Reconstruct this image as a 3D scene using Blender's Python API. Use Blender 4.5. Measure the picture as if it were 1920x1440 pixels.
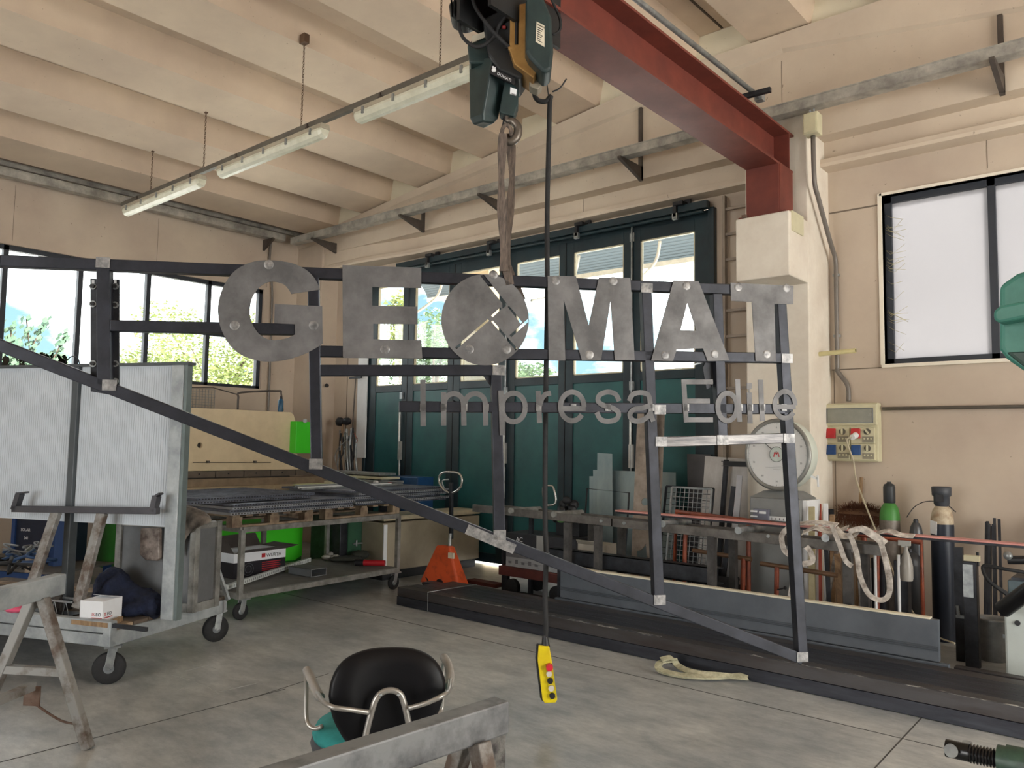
import bpy, bmesh, math, random
import numpy as np
from mathutils import Vector, Matrix
from mathutils.geometry import tessellate_polygon
random.seed(7)
SC = bpy.context.scene
for _o in list(bpy.data.objects): bpy.data.objects.remove(_o)
COL = SC.collection

# ------------------------------------------------------------------ camera
# world: X along the door wall (to the right), Y into the door wall, Z up; camera stands at x=0, y=0
FPX, YAW, PITCH, ROLL = 1486.5, -.7108, .0761, .01535
_f = np.array([math.sin(YAW)*math.cos(PITCH), math.cos(YAW)*math.cos(PITCH), math.sin(PITCH)])
_r = np.array([math.cos(YAW), -math.sin(YAW), 0]); _u = np.cross(_r, _f)
RM = np.array([math.cos(ROLL)*_r+math.sin(ROLL)*_u, -math.sin(ROLL)*_r+math.cos(ROLL)*_u, _f])
CAMP = np.array([0., 0., 1.6])
cd = bpy.data.cameras.new('camera'); cam = bpy.data.objects.new('camera', cd); COL.objects.link(cam)
cd.sensor_width = 36; cd.lens = 36*FPX/1920; cd.clip_start = .05; cd.clip_end = 300
m4 = Matrix.Identity(4)
for i in range(3):
    m4[i][0], m4[i][1], m4[i][2], m4[i][3] = RM[0][i], RM[1][i], -RM[2][i], CAMP[i]
cam.matrix_world = m4
SC.camera = cam

def ray(px, py): return RM.T @ np.array([(px-960)/FPX, -(py-720)/FPX, 1.])
def at(px, py, x=None, y=None, z=None, n=None, p=None, o=0):
    """the world point on the real plane x=.. / y=.. / z=.. (or normal n through p) seen at this pixel"""
    d = ray(px, py)
    if x is not None: k = (x-CAMP[0])/d[0]
    elif y is not None: k = (y-CAMP[1])/d[1]
    elif z is not None: k = (z-CAMP[2])/d[2]
    else: k = ((np.array(p)-CAMP)@n+o)/(d@n)
    return Vector(CAMP+d*k)

# ------------------------------------------------------------------ world, sun, exposure
w = bpy.data.worlds.new('sky'); SC.world = w; w.use_nodes = True
nt = w.node_tree; N = nt.nodes; L = nt.links; N.clear()
out = N.new('ShaderNodeOutputWorld'); bg = N.new('ShaderNodeBackground'); L.new(bg.outputs[0], out.inputs[0])
tc = N.new('ShaderNodeTexCoord'); sep = N.new('ShaderNodeSeparateXYZ'); L.new(tc.outputs['Generated'], sep.inputs[0])
grad = N.new('ShaderNodeValToRGB'); L.new(sep.outputs[2], grad.inputs[0])
grad.color_ramp.elements[0].position = 0; grad.color_ramp.elements[0].color = (.30, .48, .54, 1)
grad.color_ramp.elements[1].position = .6; grad.color_ramp.elements[1].color = (.15, .34, .50, 1)
cl = N.new('ShaderNodeTexNoise'); cl.inputs['Scale'].default_value = 3.2; cl.inputs['Detail'].default_value = 7; cl.inputs['Roughness'].default_value = .55
mp = N.new('ShaderNodeMapping'); mp.inputs['Scale'].default_value = (1, 1, 2.2); mp.inputs['Location'].default_value = (.35, .2, .1)
L.new(tc.outputs['Generated'], mp.inputs[0]); L.new(mp.outputs[0], cl.inputs['Vector'])
cr = N.new('ShaderNodeValToRGB'); L.new(cl.outputs[0], cr.inputs[0])
cr.color_ramp.elements[0].position = .43; cr.color_ramp.elements[1].position = .60
mx = N.new('ShaderNodeMixRGB'); L.new(cr.outputs[0], mx.inputs[0]); L.new(grad.outputs[0], mx.inputs[1]); mx.inputs[2].default_value = (3.4, 3.35, 3.25, 1)
L.new(mx.outputs[0], bg.inputs[0]); bg.inputs[1].default_value = 2.0
sd = bpy.data.lights.new('sun', 'SUN'); sun = bpy.data.objects.new('sun', sd); COL.objects.link(sun)
sd.energy = 34; sd.angle = math.radians(1.5); sd.color = (1, .97, .93)
sun.rotation_euler = Vector((.42, .36, .84)).to_track_quat('Z', 'Y').to_euler()
# daylight through the right-hand gateway, and an added fill lamp at the unseen rear opening
def daylight(name, loc, size, power, aim, color):
    ld = bpy.data.lights.new(name, 'AREA'); ld.shape = 'RECTANGLE'; ld.size, ld.size_y = size; ld.energy = power; ld.color = color
    o = bpy.data.objects.new(name, ld); COL.objects.link(o); o.location = loc
    o.rotation_euler = (-Vector(aim)).to_track_quat('Z', 'Y').to_euler(); return o
daylight('rear_fill_light', (-3.5, -6.3, 2.1), (5, 4), 130, (0, 1, .30), (1, .98, .95))
daylight('side_gateway_daylight', (5.9, 3.6, 2.1), (4.6, 4), 330, (-1, .02, -.35), (1, .96, .88))
SC.view_settings.view_transform = 'Standard'; SC.view_settings.look = 'None'
SC.view_settings.exposure = 0.12; SC.view_settings.gamma = 1; SC.view_settings.use_curve_mapping = False

# ------------------------------------------------------------------ materials
def srgb(*c):
    if len(c) == 1: c = c[0]
    return tuple(((v/255)/12.92 if v/255 <= .04045 else ((v/255+.055)/1.055)**2.4) for v in c)
MATS = {}
def mat(name, col, rough=.6, metal=0, var=.12, scale=6, bump=.0, col2=None, stretch=None, spec=.5, thr=None):
    """procedural paint / metal / concrete: two tones mixed by noise, roughness broken up, optional bump"""
    if name in MATS: return MATS[name]
    m = bpy.data.materials.new(name); m.use_nodes = True; MATS[name] = m
    nt = m.node_tree; N = nt.nodes; L = nt.links; b = N['Principled BSDF']
    c = srgb(col); c2 = srgb(col2) if col2 else tuple(v*(1-var*2) for v in c)
    tc = N.new('ShaderNodeTexCoord'); mp = N.new('ShaderNodeMapping'); L.new(tc.outputs['Object'], mp.inputs[0])
    if stretch: mp.inputs['Scale'].default_value = stretch
    n = N.new('ShaderNodeTexNoise'); n.inputs['Scale'].default_value = scale; n.inputs['Detail'].default_value = 6; n.inputs['Roughness'].default_value = .65
    L.new(mp.outputs[0], n.inputs['Vector'])
    r = N.new('ShaderNodeValToRGB'); L.new(n.outputs[0], r.inputs[0])
    a, z = thr if thr else (.35, .65)
    r.color_ramp.elements[0].position = a; r.color_ramp.elements[0].color = (*c2, 1)
    r.color_ramp.elements[1].position = z; r.color_ramp.elements[1].color = (*c, 1)
    L.new(r.outputs[0], b.inputs['Base Color'])
    b.inputs['Metallic'].default_value = metal; b.inputs['Specular IOR Level'].default_value = spec
    mr = N.new('ShaderNodeMapRange'); L.new(n.outputs[0], mr.inputs[0]); mr.inputs[3].default_value = min(1, rough+.1); mr.inputs[4].default_value = max(.05, rough-.1)
    L.new(mr.outputs[0], b.inputs['Roughness'])
    if bump:
        bp = N.new('ShaderNodeBump'); bp.inputs['Strength'].default_value = bump; bp.inputs['Distance'].default_value = .02
        L.new(n.outputs[0], bp.inputs['Height']); L.new(bp.outputs[0], b.inputs['Normal'])
    return m
def glass_mat(name, tint=(.97, .99, .99), gl=.12):
    m = bpy.data.materials.new(name); m.use_nodes = True; nt = m.node_tree; N = nt.nodes; L = nt.links; N.clear()
    o = N.new('ShaderNodeOutputMaterial'); t = N.new('ShaderNodeBsdfTransparent'); t.inputs[0].default_value = (*tint, 1)
    g = N.new('ShaderNodeBsdfGlossy'); g.inputs['Roughness'].default_value = .03
    fr = N.new('ShaderNodeFresnel'); fr.inputs[0].default_value = 1.25
    mx = N.new('ShaderNodeMixShader'); L.new(fr.outputs[0], mx.inputs[0]); L.new(t.outputs[0], mx.inputs[1]); L.new(g.outputs[0], mx.inputs[2]); L.new(mx.outputs[0], o.inputs[0])
    return m
def translucent_mat(name, col, clear=.0):
    m = bpy.data.materials.new(name); m.use_nodes = True; nt = m.node_tree; N = nt.nodes; L = nt.links; N.clear()
    o = N.new('ShaderNodeOutputMaterial'); t = N.new('ShaderNodeBsdfTranslucent'); t.inputs[0].default_value = (*srgb(col), 1)
    d = N.new('ShaderNodeBsdfDiffuse'); d.inputs[0].default_value = (*srgb(col), 1)
    n = N.new('ShaderNodeTexNoise'); n.inputs['Scale'].default_value = 1.4
    mr = N.new('ShaderNodeMapRange'); L.new(n.outputs[0], mr.inputs[0]); mr.inputs[3].default_value = .12; mr.inputs[4].default_value = .3
    mx = N.new('ShaderNodeMixShader'); L.new(mr.outputs[0], mx.inputs[0]); L.new(t.outputs[0], mx.inputs[1]); L.new(d.outputs[0], mx.inputs[2])
    if clear:
        tr = N.new('ShaderNodeBsdfTransparent'); m2 = N.new('ShaderNodeMixShader'); m2.inputs[0].default_value = clear
        L.new(mx.outputs[0], m2.inputs[1]); L.new(tr.outputs[0], m2.inputs[2]); L.new(m2.outputs[0], o.inputs[0])
    else: L.new(mx.outputs[0], o.inputs[0])
    return m

def floor_mat():
    m = bpy.data.materials.new('power_floated_concrete'); m.use_nodes = True; nt = m.node_tree; N = nt.nodes; L = nt.links; b = N['Principled BSDF']
    tc = N.new('ShaderNodeTexCoord')
    def noise(sc, det, stretch=(1, 1, 1), ro=.6, rot=0):
        mp = N.new('ShaderNodeMapping'); mp.inputs['Scale'].default_value = stretch; mp.inputs['Rotation'].default_value = (0, 0, rot); L.new(tc.outputs['Object'], mp.inputs[0])
        n = N.new('ShaderNodeTexNoise'); n.inputs['Scale'].default_value = sc; n.inputs['Detail'].default_value = det; n.inputs['Roughness'].default_value = ro; L.new(mp.outputs[0], n.inputs['Vector']); return n
    def ramp(src, p0, c0, p1, c1):
        r = N.new('ShaderNodeValToRGB'); L.new(src, r.inputs[0]); r.color_ramp.elements[0].position = p0; r.color_ramp.elements[0].color = (*c0, 1); r.color_ramp.elements[1].position = p1; r.color_ramp.elements[1].color = (*c1, 1); return r
    base = ramp(noise(.8, 8, ro=.7).outputs[0], .34, srgb(150, 156, 160), .66, srgb(202, 203, 200))
    sw = ramp(noise(3.2, 12, (1, 2.2, 1), .78, .5).outputs[0], .36, (.5, .52, .54), .66, (1.16, 1.15, 1.13))
    mu = N.new('ShaderNodeMixRGB'); mu.blend_type = 'MULTIPLY'; mu.inputs[0].default_value = .75; L.new(base.outputs[0], mu.inputs[1]); L.new(sw.outputs[0], mu.inputs[2])
    # faint white scratches
    mp = N.new('ShaderNodeMapping'); mp.inputs['Rotation'].default_value = (0, 0, .9); mp.inputs['Scale'].default_value = (1, 7, 1); L.new(tc.outputs['Object'], mp.inputs[0])
    ms = N.new('ShaderNodeTexNoise'); ms.inputs['Scale'].default_value = 9; ms.inputs['Detail'].default_value = 4; L.new(mp.outputs[0], ms.inputs['Vector'])
    sc = ramp(ms.outputs[0], .70, (0, 0, 0), .78, (.22, .22, .22))
    ad = N.new('ShaderNodeMixRGB'); ad.blend_type = 'ADD'; ad.inputs[0].default_value = .35; L.new(mu.outputs[0], ad.inputs[1]); L.new(sc.outputs[0], ad.inputs[2])
    L.new(ad.outputs[0], b.inputs['Base Color'])
    rr = N.new('ShaderNodeMapRange'); L.new(noise(2.5, 6).outputs[0], rr.inputs[0]); rr.inputs[3].default_value = .46; rr.inputs[4].default_value = .24; L.new(rr.outputs[0], b.inputs['Roughness'])
    b.inputs['Specular IOR Level'].default_value = .6
    bp = N.new('ShaderNodeBump'); bp.inputs['Strength'].default_value = .08; bp.inputs['Distance'].default_value = .01; L.new(sw.outputs[0], bp.inputs['Height']); L.new(bp.outputs[0], b.inputs['Normal'])
    return m
def wall_mat(name, c1, c2, c3):
    """painted concrete with large stains, fine grime specks"""
    m = bpy.data.materials.new(name); m.use_nodes = True; nt = m.node_tree; N = nt.nodes; L = nt.links; b = N['Principled BSDF']
    tc = N.new('ShaderNodeTexCoord')
    n1 = N.new('ShaderNodeTexNoise'); n1.inputs['Scale'].default_value = .9; n1.inputs['Detail'].default_value = 7; n1.inputs['Roughness'].default_value = .6; L.new(tc.outputs['Object'], n1.inputs['Vector'])
    r = N.new('ShaderNodeValToRGB'); L.new(n1.outputs[0], r.inputs[0]); r.color_ramp.elements[0].position = .3; r.color_ramp.elements[0].color = (*srgb(c2), 1)
    r.color_ramp.elements[1].position = .7; r.color_ramp.elements[1].color = (*srgb(c1), 1)
    n2 = N.new('ShaderNodeTexNoise'); n2.inputs['Scale'].default_value = 26; n2.inputs['Detail'].default_value = 2; L.new(tc.outputs['Object'], n2.inputs['Vector'])
    s = N.new('ShaderNodeValToRGB'); L.new(n2.outputs[0], s.inputs[0]); s.color_ramp.elements[0].position = .72; s.color_ramp.elements[0].color = (0, 0, 0, 1); s.color_ramp.elements[1].position = .78; s.color_ramp.elements[1].color = (.6, .6, .6, 1)
    mx = N.new('ShaderNodeMixRGB'); L.new(s.outputs[0], mx.inputs[0]); L.new(r.outputs[0], mx.inputs[1]); mx.inputs[2].default_value = (*srgb(c3), 1)
    L.new(mx.outputs[0], b.inputs['Base Color']); b.inputs['Roughness'].default_value = .8; b.inputs['Specular IOR Level'].default_value = .25
    bp = N.new('ShaderNodeBump'); bp.inputs['Strength'].default_value = .12; bp.inputs['Distance'].default_value = .01; L.new(n1.outputs[0], bp.inputs['Height']); L.new(bp.outputs[0], b.inputs['Normal'])
    return m
FLOOR = floor_mat()
WALL = wall_mat('painted_concrete_wall', (202, 188, 170), (178, 162, 148), (110, 96, 84))
CEIL = wall_mat('painted_concrete_ceiling', (222, 203, 180), (198, 179, 160), (150, 130, 110))
BEAMW = wall_mat('painted_concrete_beam', (214, 200, 181), (192, 176, 159), (120, 104, 90))
INFILL = wall_mat('whitewashed_infill', (236, 230, 208), (224, 214, 190), (160, 150, 130))
TUBE = mat('mill_scale_tube', (46, 48, 57), .42, .45, .2, 9, col2=(32, 34, 41), stretch=(1, 1, 1))
PLATE = mat('cut_steel_plate', (112, 111, 112), .55, .35, .2, 5, .05, col2=(84, 83, 84))
GRIND = mat('ground_bright_steel', (160, 158, 156), .42, .5, .1, 24, .15, col2=(96, 96, 98), thr=(.35, .7))
DARKST = mat('dark_steel', (58, 60, 66), .5, .5, .2, 8, col2=(38, 40, 44))
GALV = mat('galvanised_steel', (168, 172, 172), .4, .6, .1, 12, col2=(128, 132, 134))
TRAYM = mat('galvanised_tray', (196, 194, 186), .38, .4, .1, 4, col2=(136, 134, 130))
RED = mat('red_oxide_beam', (116, 54, 42), .6, 0, .1, 3, .03, col2=(98, 46, 38))
TEAL = mat('door_panel_green', (38, 96, 96), .42, 0, .08, 1.2, col2=(26, 74, 78))
DFRM = mat('door_frame_dark_green', (26, 50, 58), .45, 0, .1, 3, col2=(18, 36, 44))
WFRM = mat('window_frame_dark', (40, 46, 56), .5, 0, .1, 4)
BLACK = mat('black_plastic', (28, 28, 32), .5, 0, .15, 8)
RUBBER = mat('black_rubber', (34, 34, 36), .75, 0, .15, 20)
GREY = mat('grey_paint', (120, 124, 128), .5, 0, .1, 5)
WHITE = mat('white_paint', (228, 230, 232), .5, 0, .05, 5)
WOOD = mat('bare_wood', (170, 140, 105), .75, 0, .2, 5, .1, col2=(116, 92, 70), stretch=(1, 9, 1))
WORN = mat('worn_painted_steel', (150, 150, 146), .55, .3, .2, 7, .1, col2=(104, 102, 98))
GALVC = mat('pale_galvanised_frame', (182, 188, 190), .5, .3, .1, 5, .03, col2=(140, 146, 150))
RUST = mat('rusty_steel', (128, 108, 96), .75, .2, .2, 8, .15, col2=(88, 62, 48))
RUSTW = mat('worn_rusty_steel', (150, 149, 146), .6, .3, .2, 7, .12, col2=(98, 84, 74), thr=(.38, .56))
CREAM = mat('cream_plastic', (206, 200, 168), .5, 0, .06, 6)
BRKT = mat('bracket_steel', (92, 84, 78), .55, .4, .15, 9)
GLASS = glass_mat('clear_window_glass')
FROST = translucent_mat('frosted_glass', (158, 157, 158))
POLY = mat('white_polycarbonate', (206, 214, 222), .4, 0, .05, 3, col2=(190, 198, 206))
RPIPE = mat('red_brown_pipe', (150, 74, 46), .4, .1, .15, 9, col2=(110, 52, 36))
PINK = mat('red_primer_bar', (214, 150, 142), .5, 0, .08, 6, col2=(190, 126, 120))

# ------------------------------------------------------------------ mesh builder
def orth(d):
    d = Vector(d).normalized(); up = Vector((0, 0, 1)) if abs(d.z) < .95 else Vector((0, 1, 0))
    s = d.cross(up).normalized(); return d, s, s.cross(d).normalized()
class MB:
    def __init__(s): s.v = []; s.f = []; s.mi = []; s.sm = []; s.cur = 0; s.smooth = False
    def add(s, vs, fs, smooth=None):
        k = len(s.v); s.v += [Vector(v) for v in vs]
        for f in fs: s.f.append([k+i for i in f]); s.mi.append(s.cur); s.sm.append(s.smooth if smooth is None else smooth)
        return s
    def m(s, i): s.cur = i; return s
    def hexa(s, b, t):
        return s.add(list(b)+list(t), [(3, 2, 1, 0), (4, 5, 6, 7), (0, 1, 5, 4), (1, 2, 6, 5), (2, 3, 7, 6), (3, 0, 4, 7)])
    def box(s, x0, x1, y0, y1, z0, z1):
        return s.hexa([(x0, y0, z0), (x1, y0, z0), (x1, y1, z0), (x0, y1, z0)], [(x0, y0, z1), (x1, y0, z1), (x1, y1, z1), (x0, y1, z1)])
    def obox(s, c, ux, uy, uz, a, b, h):
        """box centred at c, half sizes a,b,h along given unit axes"""
        c = Vector(c); ux, uy, uz = Vector(ux)*a, Vector(uy)*b, Vector(uz)*h
        q = [c-ux-uy, c+ux-uy, c+ux+uy, c-ux+uy]
        return s.hexa([p-uz for p in q], [p+uz for p in q])
    def bar(s, p, q, w, h, side=None):
        """rectangular bar from p to q; w along side, h along the third axis"""
        p, q = Vector(p), Vector(q); d, sd, up = orth(q-p)
        if side is not None:
            sd = Vector(side); sd = (sd-d*sd.dot(d)).normalized(); up = sd.cross(d).normalized()
        return s.obox((p+q)/2, d, sd, up, (q-p).length/2, w/2, h/2)
    def cyl(s, p, q, r, r2=None, n=16, caps=True):
        p, q = Vector(p), Vector(q); d, a, b = orth(q-p); r2 = r if r2 is None else r2
        vs = []
        for c, R_ in ((p, r), (q, r2)):
            vs += [c+(a*math.cos(2*math.pi*i/n)+b*math.sin(2*math.pi*i/n))*R_ for i in range(n)]
        s.add(vs, [(i, (i+1) % n, n+(i+1) % n, n+i) for i in range(n)], True)
        if caps: s.add(vs[:n], [tuple(range(n))[::-1]], False); s.add(vs[n:], [tuple(range(n))], False)
        return s
    def lathe(s, base, prof, n=24, axis=(0, 0, 1)):
        """profile [(radius, height)...] spun about axis at base"""
        d, a, b = orth(axis); base = Vector(base); vs = []
        for r, h in prof: vs += [base+d*h+(a*math.cos(2*math.pi*i/n)+b*math.sin(2*math.pi*i/n))*r for i in range(n)]
        fs = []
        for k in range(len(prof)-1): fs += [(k*n+i, k*n+(i+1) % n, (k+1)*n+(i+1) % n, (k+1)*n+i) for i in range(n)]
        s.add(vs, fs, True); s.add(vs[:n], [tuple(range(n))[::-1]], False); s.add(vs[-n:], [tuple(range(n))], False); return s
    def tube(s, pts, r, n=8, closed=False):
        pts = [Vector(p) for p in pts]; m_ = len(pts); vs = []; a = None
        for i, p in enumerate(pts):
            if closed: d = (pts[(i+1) % m_]-pts[i-1])
            else: d = pts[min(i+1, m_-1)]-pts[max(i-1, 0)]
            d = d.normalized() if d.length > 1e-9 else Vector((0, 0, 1))
            if a is None: a = orth(d)[1]
            a = (a-d*a.dot(d)); a = a.normalized() if a.length > 1e-6 else orth(d)[1]
            b = d.cross(a); rr = r[i] if isinstance(r, (list, tuple)) else r
            vs += [p+(a*math.cos(2*math.pi*j/n)+b*math.sin(2*math.pi*j/n))*rr for j in range(n)]
        fs = []
        for i in range(m_ if closed else m_-1):
            k = (i+1) % m_; fs += [(i*n+j, i*n+(j+1) % n, k*n+(j+1) % n, k*n+j) for j in range(n)]
        if not closed: fs += [tuple(range(n))[::-1], tuple(range((m_-1)*n, m_*n))]
        return s.add(vs, fs, True)
    def prism(s, loops, ext):
        """closed planar outline (+holes) of 3-D points, extruded by vector ext"""
        if not isinstance(loops[0][0], (tuple, list, Vector)): loops = [loops]
        loops = [[Vector(p) for p in l] for l in loops]; ext = Vector(ext)
        flat = [p for l in loops for p in l]; n = len(flat)
        tr = tessellate_polygon(loops)
        s.add(flat+[p+ext for p in flat], [tuple(t) for t in tr]+[tuple(n+i for i in reversed(t)) for t in tr]+
              [(k+i, k+(i+1) % len(l), n+k+(i+1) % len(l), n+k+i) for l, k in zip(loops, np.cumsum([0]+[len(l) for l in loops[:-1]]).tolist()) for i in range(len(l))])
        return s
    def ribbon(s, pts, w, nrm, th):
        """flat strip of width w following pts in the plane with normal nrm, thickness th"""
        pts = [Vector(p) for p in pts]; nrm = Vector(nrm); vs = []
        for i, p in enumerate(pts):
            d = (pts[min(i+1, len(pts)-1)]-pts[max(i-1, 0)]).normalized(); sd = d.cross(nrm).normalized()
            ww = w[i] if isinstance(w, (list, tuple)) else w
            for a, b in ((-1, 0), (1, 0), (1, 1), (-1, 1)): vs.append(p+sd*a*ww/2+nrm*b*th)
        fs = [(0, 1, 2, 3), tuple(len(vs)-4+i for i in (3, 2, 1, 0))]
        for i in range(len(pts)-1):
            for j in range(4): fs.append((i*4+j, i*4+(j+1) % 4, i*4+4+(j+1) % 4, i*4+4+j))
        return s.add(vs, fs)
    def ball(s, c, rx, ry=None, rz=None, n=14, m_=9, jit=0):
        ry = rx if ry is None else ry; rz = rx if rz is None else rz; c = Vector(c); vs = [c+Vector((0, 0, -rz))]
        for i in range(1, m_):
            t = math.pi*i/m_
            for j in range(n):
                k = 1+random.uniform(-jit, jit)
                vs.append(c+Vector((rx*math.sin(t)*math.cos(2*math.pi*j/n)*k, ry*math.sin(t)*math.sin(2*math.pi*j/n)*k, -rz*math.cos(t)*k)))
        vs.append(c+Vector((0, 0, rz))); e = len(vs)-1
        fs = [(0, 1+(j+1) % n, 1+j) for j in range(n)]+[(e, 1+(m_-2)*n+j, 1+(m_-2)*n+(j+1) % n) for j in range(n)]
        for i in range(m_-2): fs += [(1+i*n+j, 1+i*n+(j+1) % n, 1+(i+1)*n+(j+1) % n, 1+(i+1)*n+j) for j in range(n)]
        return s.add(vs, fs, True)
    def build(s, name, mats, parent=None, bevel=0, seg=2, org=None):
        if not isinstance(mats, (list, tuple)): mats = [mats]
        if parent is not None:
            o0 = Vector((0, 0, 0)); q = parent
            while q is not None: o0 += q.location; q = q.parent
            loc = Vector((0, 0, 0))
        else:
            vv = s.v; o0 = Vector(((min(v.x for v in vv)+max(v.x for v in vv))/2, (min(v.y for v in vv)+max(v.y for v in vv))/2, min(v.z for v in vv))) if org is None else Vector(org); loc = o0.copy()
        me = bpy.data.meshes.new(name); me.from_pydata([v-o0 for v in s.v], [], s.f)
        for mt in mats: me.materials.append(mt)
        me.polygons.foreach_set('material_index', s.mi); me.polygons.foreach_set('use_smooth', s.sm); me.update()
        b = bmesh.new(); b.from_mesh(me); bmesh.ops.recalc_face_normals(b, faces=b.faces); b.to_mesh(me); b.free()
        o = bpy.data.objects.new(name, me); COL.objects.link(o); o.location = loc
        if parent is not None: o.parent = parent
        if bevel:
            md = o.modifiers.new('bevel', 'BEVEL'); md.width = bevel; md.segments = seg; md.limit_method = 'ANGLE'; md.angle_limit = .7
        return o
def tag(o, label=None, cat=None, group=None, kind=None):
    if label: o['label'] = label
    if cat: o['category'] = cat
    if group: o['group'] = group
    if kind: o['kind'] = kind
    return o
def thing(name, loc, label, cat, group=None):
    o = bpy.data.objects.new(name, None); COL.objects.link(o); o.location = Vector(loc); o.empty_display_size = .1
    return tag(o, label, cat, group)
def struct(name, mb, mats, parent=None, **k):
    o = mb.build(name, mats, parent, **k)
    if parent is None: o['kind'] = 'structure'
    return o
def sempty(name, loc):
    o = bpy.data.objects.new(name, None); COL.objects.link(o); o.location = Vector(loc); o['kind'] = 'structure'; return o
def copy_tree(o, parent=None):
    c = o.copy(); COL.objects.link(c); c.parent = parent
    for ch in list(o.children): copy_tree(ch, c)
    return c
def text_mb(txt, size, org, ux, uy, depth=.0006, spacing=1.0):
    """built-in font lettering turned into mesh: org = lower-left corner, ux/uy the writing directions"""
    cu = bpy.data.curves.new('lettering', 'FONT'); cu.body = txt; cu.size = size; cu.extrude = depth; cu.space_character = spacing; cu.resolution_u = 3
    ob = bpy.data.objects.new('lettering', cu); COL.objects.link(ob); bpy.context.view_layer.update()
    me = bpy.data.meshes.new_from_object(ob.evaluated_get(bpy.context.evaluated_depsgraph_get()))
    ux, uy = Vector(ux).normalized(), Vector(uy).normalized(); uz = ux.cross(uy); mb = MB(); org = Vector(org)
    mb.add([org+ux*v.co.x+uy*v.co.y+uz*v.co.z for v in me.vertices], [tuple(p.vertices) for p in me.polygons])
    bpy.data.objects.remove(ob); bpy.data.curves.remove(cu); bpy.data.meshes.remove(me); return mb
def smooth(pts, k=6):
    P = [Vector(p) for p in pts]; out = []
    for i in range(len(P)-1):
        a, b, c, d = P[max(i-1, 0)], P[i], P[i+1], P[min(i+2, len(P)-1)]
        for j in range(k):
            t = j/k; out.append(.5*((2*b)+(c-a)*t+(2*a-5*b+4*c-d)*t*t+(3*b-a-3*c+d)*t**3))
    return out+[P[-1]]

# ================================================================== THE SETTING
XL, YB, YR, XR = -11.3, 7.9, -6.5, 6.0
m_ = MB().box(XL-.3, XR+.3, YR-.3, 8.3, -.25, 0); struct('floor', m_, FLOOR)
JOINT = mat('floor_joint_dark', (78, 78, 76), .9)
# saw-cut joints in the floor slab
m_ = MB()
for p, q, wd in (((561, 1119), (1770, 1403), .008), ((0, 1429), (480, 1306), .007), ((480, 1306), (600, 1268), .006)):
    A, B = at(*p, z=.0008), at(*q, z=.0008); A, B = A+(A-B)*.15, B+(B-A)*.15; m_.bar(A, B, wd, .001, side=(B-A).cross(Vector((0, 0, 1))))
A, B = at(1735, 1338, z=.0008), at(1640, 1440, z=.0008); m_.bar(A, B, .008, .001, side=(B-A).cross(Vector((0, 0, 1))))
struct('trim_1', m_, JOINT)
# chalk marks left on the floor
CHALK = mat('chalk', (190, 192, 190), .9)
m_ = MB()
for p, q in (((322, 1265), (355, 1274)), ((366, 1279), (390, 1287)), ((390, 1287), (411, 1301)), ((348, 1258), (398, 1244)), ((384, 1249), (405, 1254)), ((411, 1297), (480, 1281)),
             ((33, 1332), (88, 1320)), ((33, 1332), (46, 1338)), ((330, 1296), (344, 1289)), ((278, 1317), (302, 1309)), ((1080, 1287), (1100, 1290))):
    A, B = at(*p, z=.001), at(*q, z=.001); m_.bar(A, B, .006, .001, side=(B-A).cross(Vector((0, 0, 1))))
tag(m_.build('chalk_mark', CHALK), 'thin white chalk layout marks on the grey floor left of the black chair', 'chalk marks', kind='stuff')

# roof: precast trapezoid ribs running towards the door wall, rising to a ridge
def zr(x): return 5.78-.116*max(0, abs(x+3)-1)
cent = [-2.4-1.26*k for k in range(-7, 8)]; cent.sort()
prof = [(XL-.3, zr(-11.2)+.29), (-11.22+.25, zr(-11.2)+.29), (-11.22+.33, zr(-10.89))]
for c in cent:
    if c-.34 < XL or c+.34 > XR: continue
    prof += [(c-.33, zr(c-.33)), (c-.27, zr(c)+.29), (c+.27, zr(c)+.29), (c+.33, zr(c+.33))]
prof.append((XR+.3, zr(XR+.3)))
m_ = MB(); k = len(prof)
for y in (YR-.3, 8.1): m_.v += [Vector((x, y, z)) for x, z in prof]+[Vector((x, y, 6.7)) for x, z in prof]
for i in range(k-1):
    for f in ((i, i+1, 2*k+i+1, 2*k+i), (k+i, k+i+1, 3*k+i+1, 3*k+i), (i, i+1, k+i+1, k+i), (2*k+i, 2*k+i+1, 3*k+i+1, 3*k+i)): m_.f.append(list(f)); m_.mi.append(0); m_.sm.append(False)
struct('ceiling', m_, CEIL)
# dark recesses at the crown of every void: narrow joint between roof tiles
m_ = MB()
for c in cent:
    if c-.34 < XL or c+.34 > XR: continue
    m_.box(c-.012, c+.012, YR, 7.6, zr(c)+.282, zr(c)+.2895)
struct('trim_2', m_, mat('roof_joint', (96, 82, 70), .9))
# whitewashed infill blocks closing each void on top of the gable beam
m_ = MB()
for c in cent:
    if c-.34 < XL or c+.34 > XR: continue
    z0 = zr(c)
    m_.prism([[(c-.36, 7.62, zr(c-.36)-.05), (c+.36, 7.62, zr(c+.36)-.05), (c+.34, 7.62, zr(c+.33)), (c+.27, 7.62, z0+.285), (c-.27, 7.62, z0+.285), (c-.34, 7.62, zr(c-.33))]], (0, .25, 0))
struct('trim_3', m_, INFILL)

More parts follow.
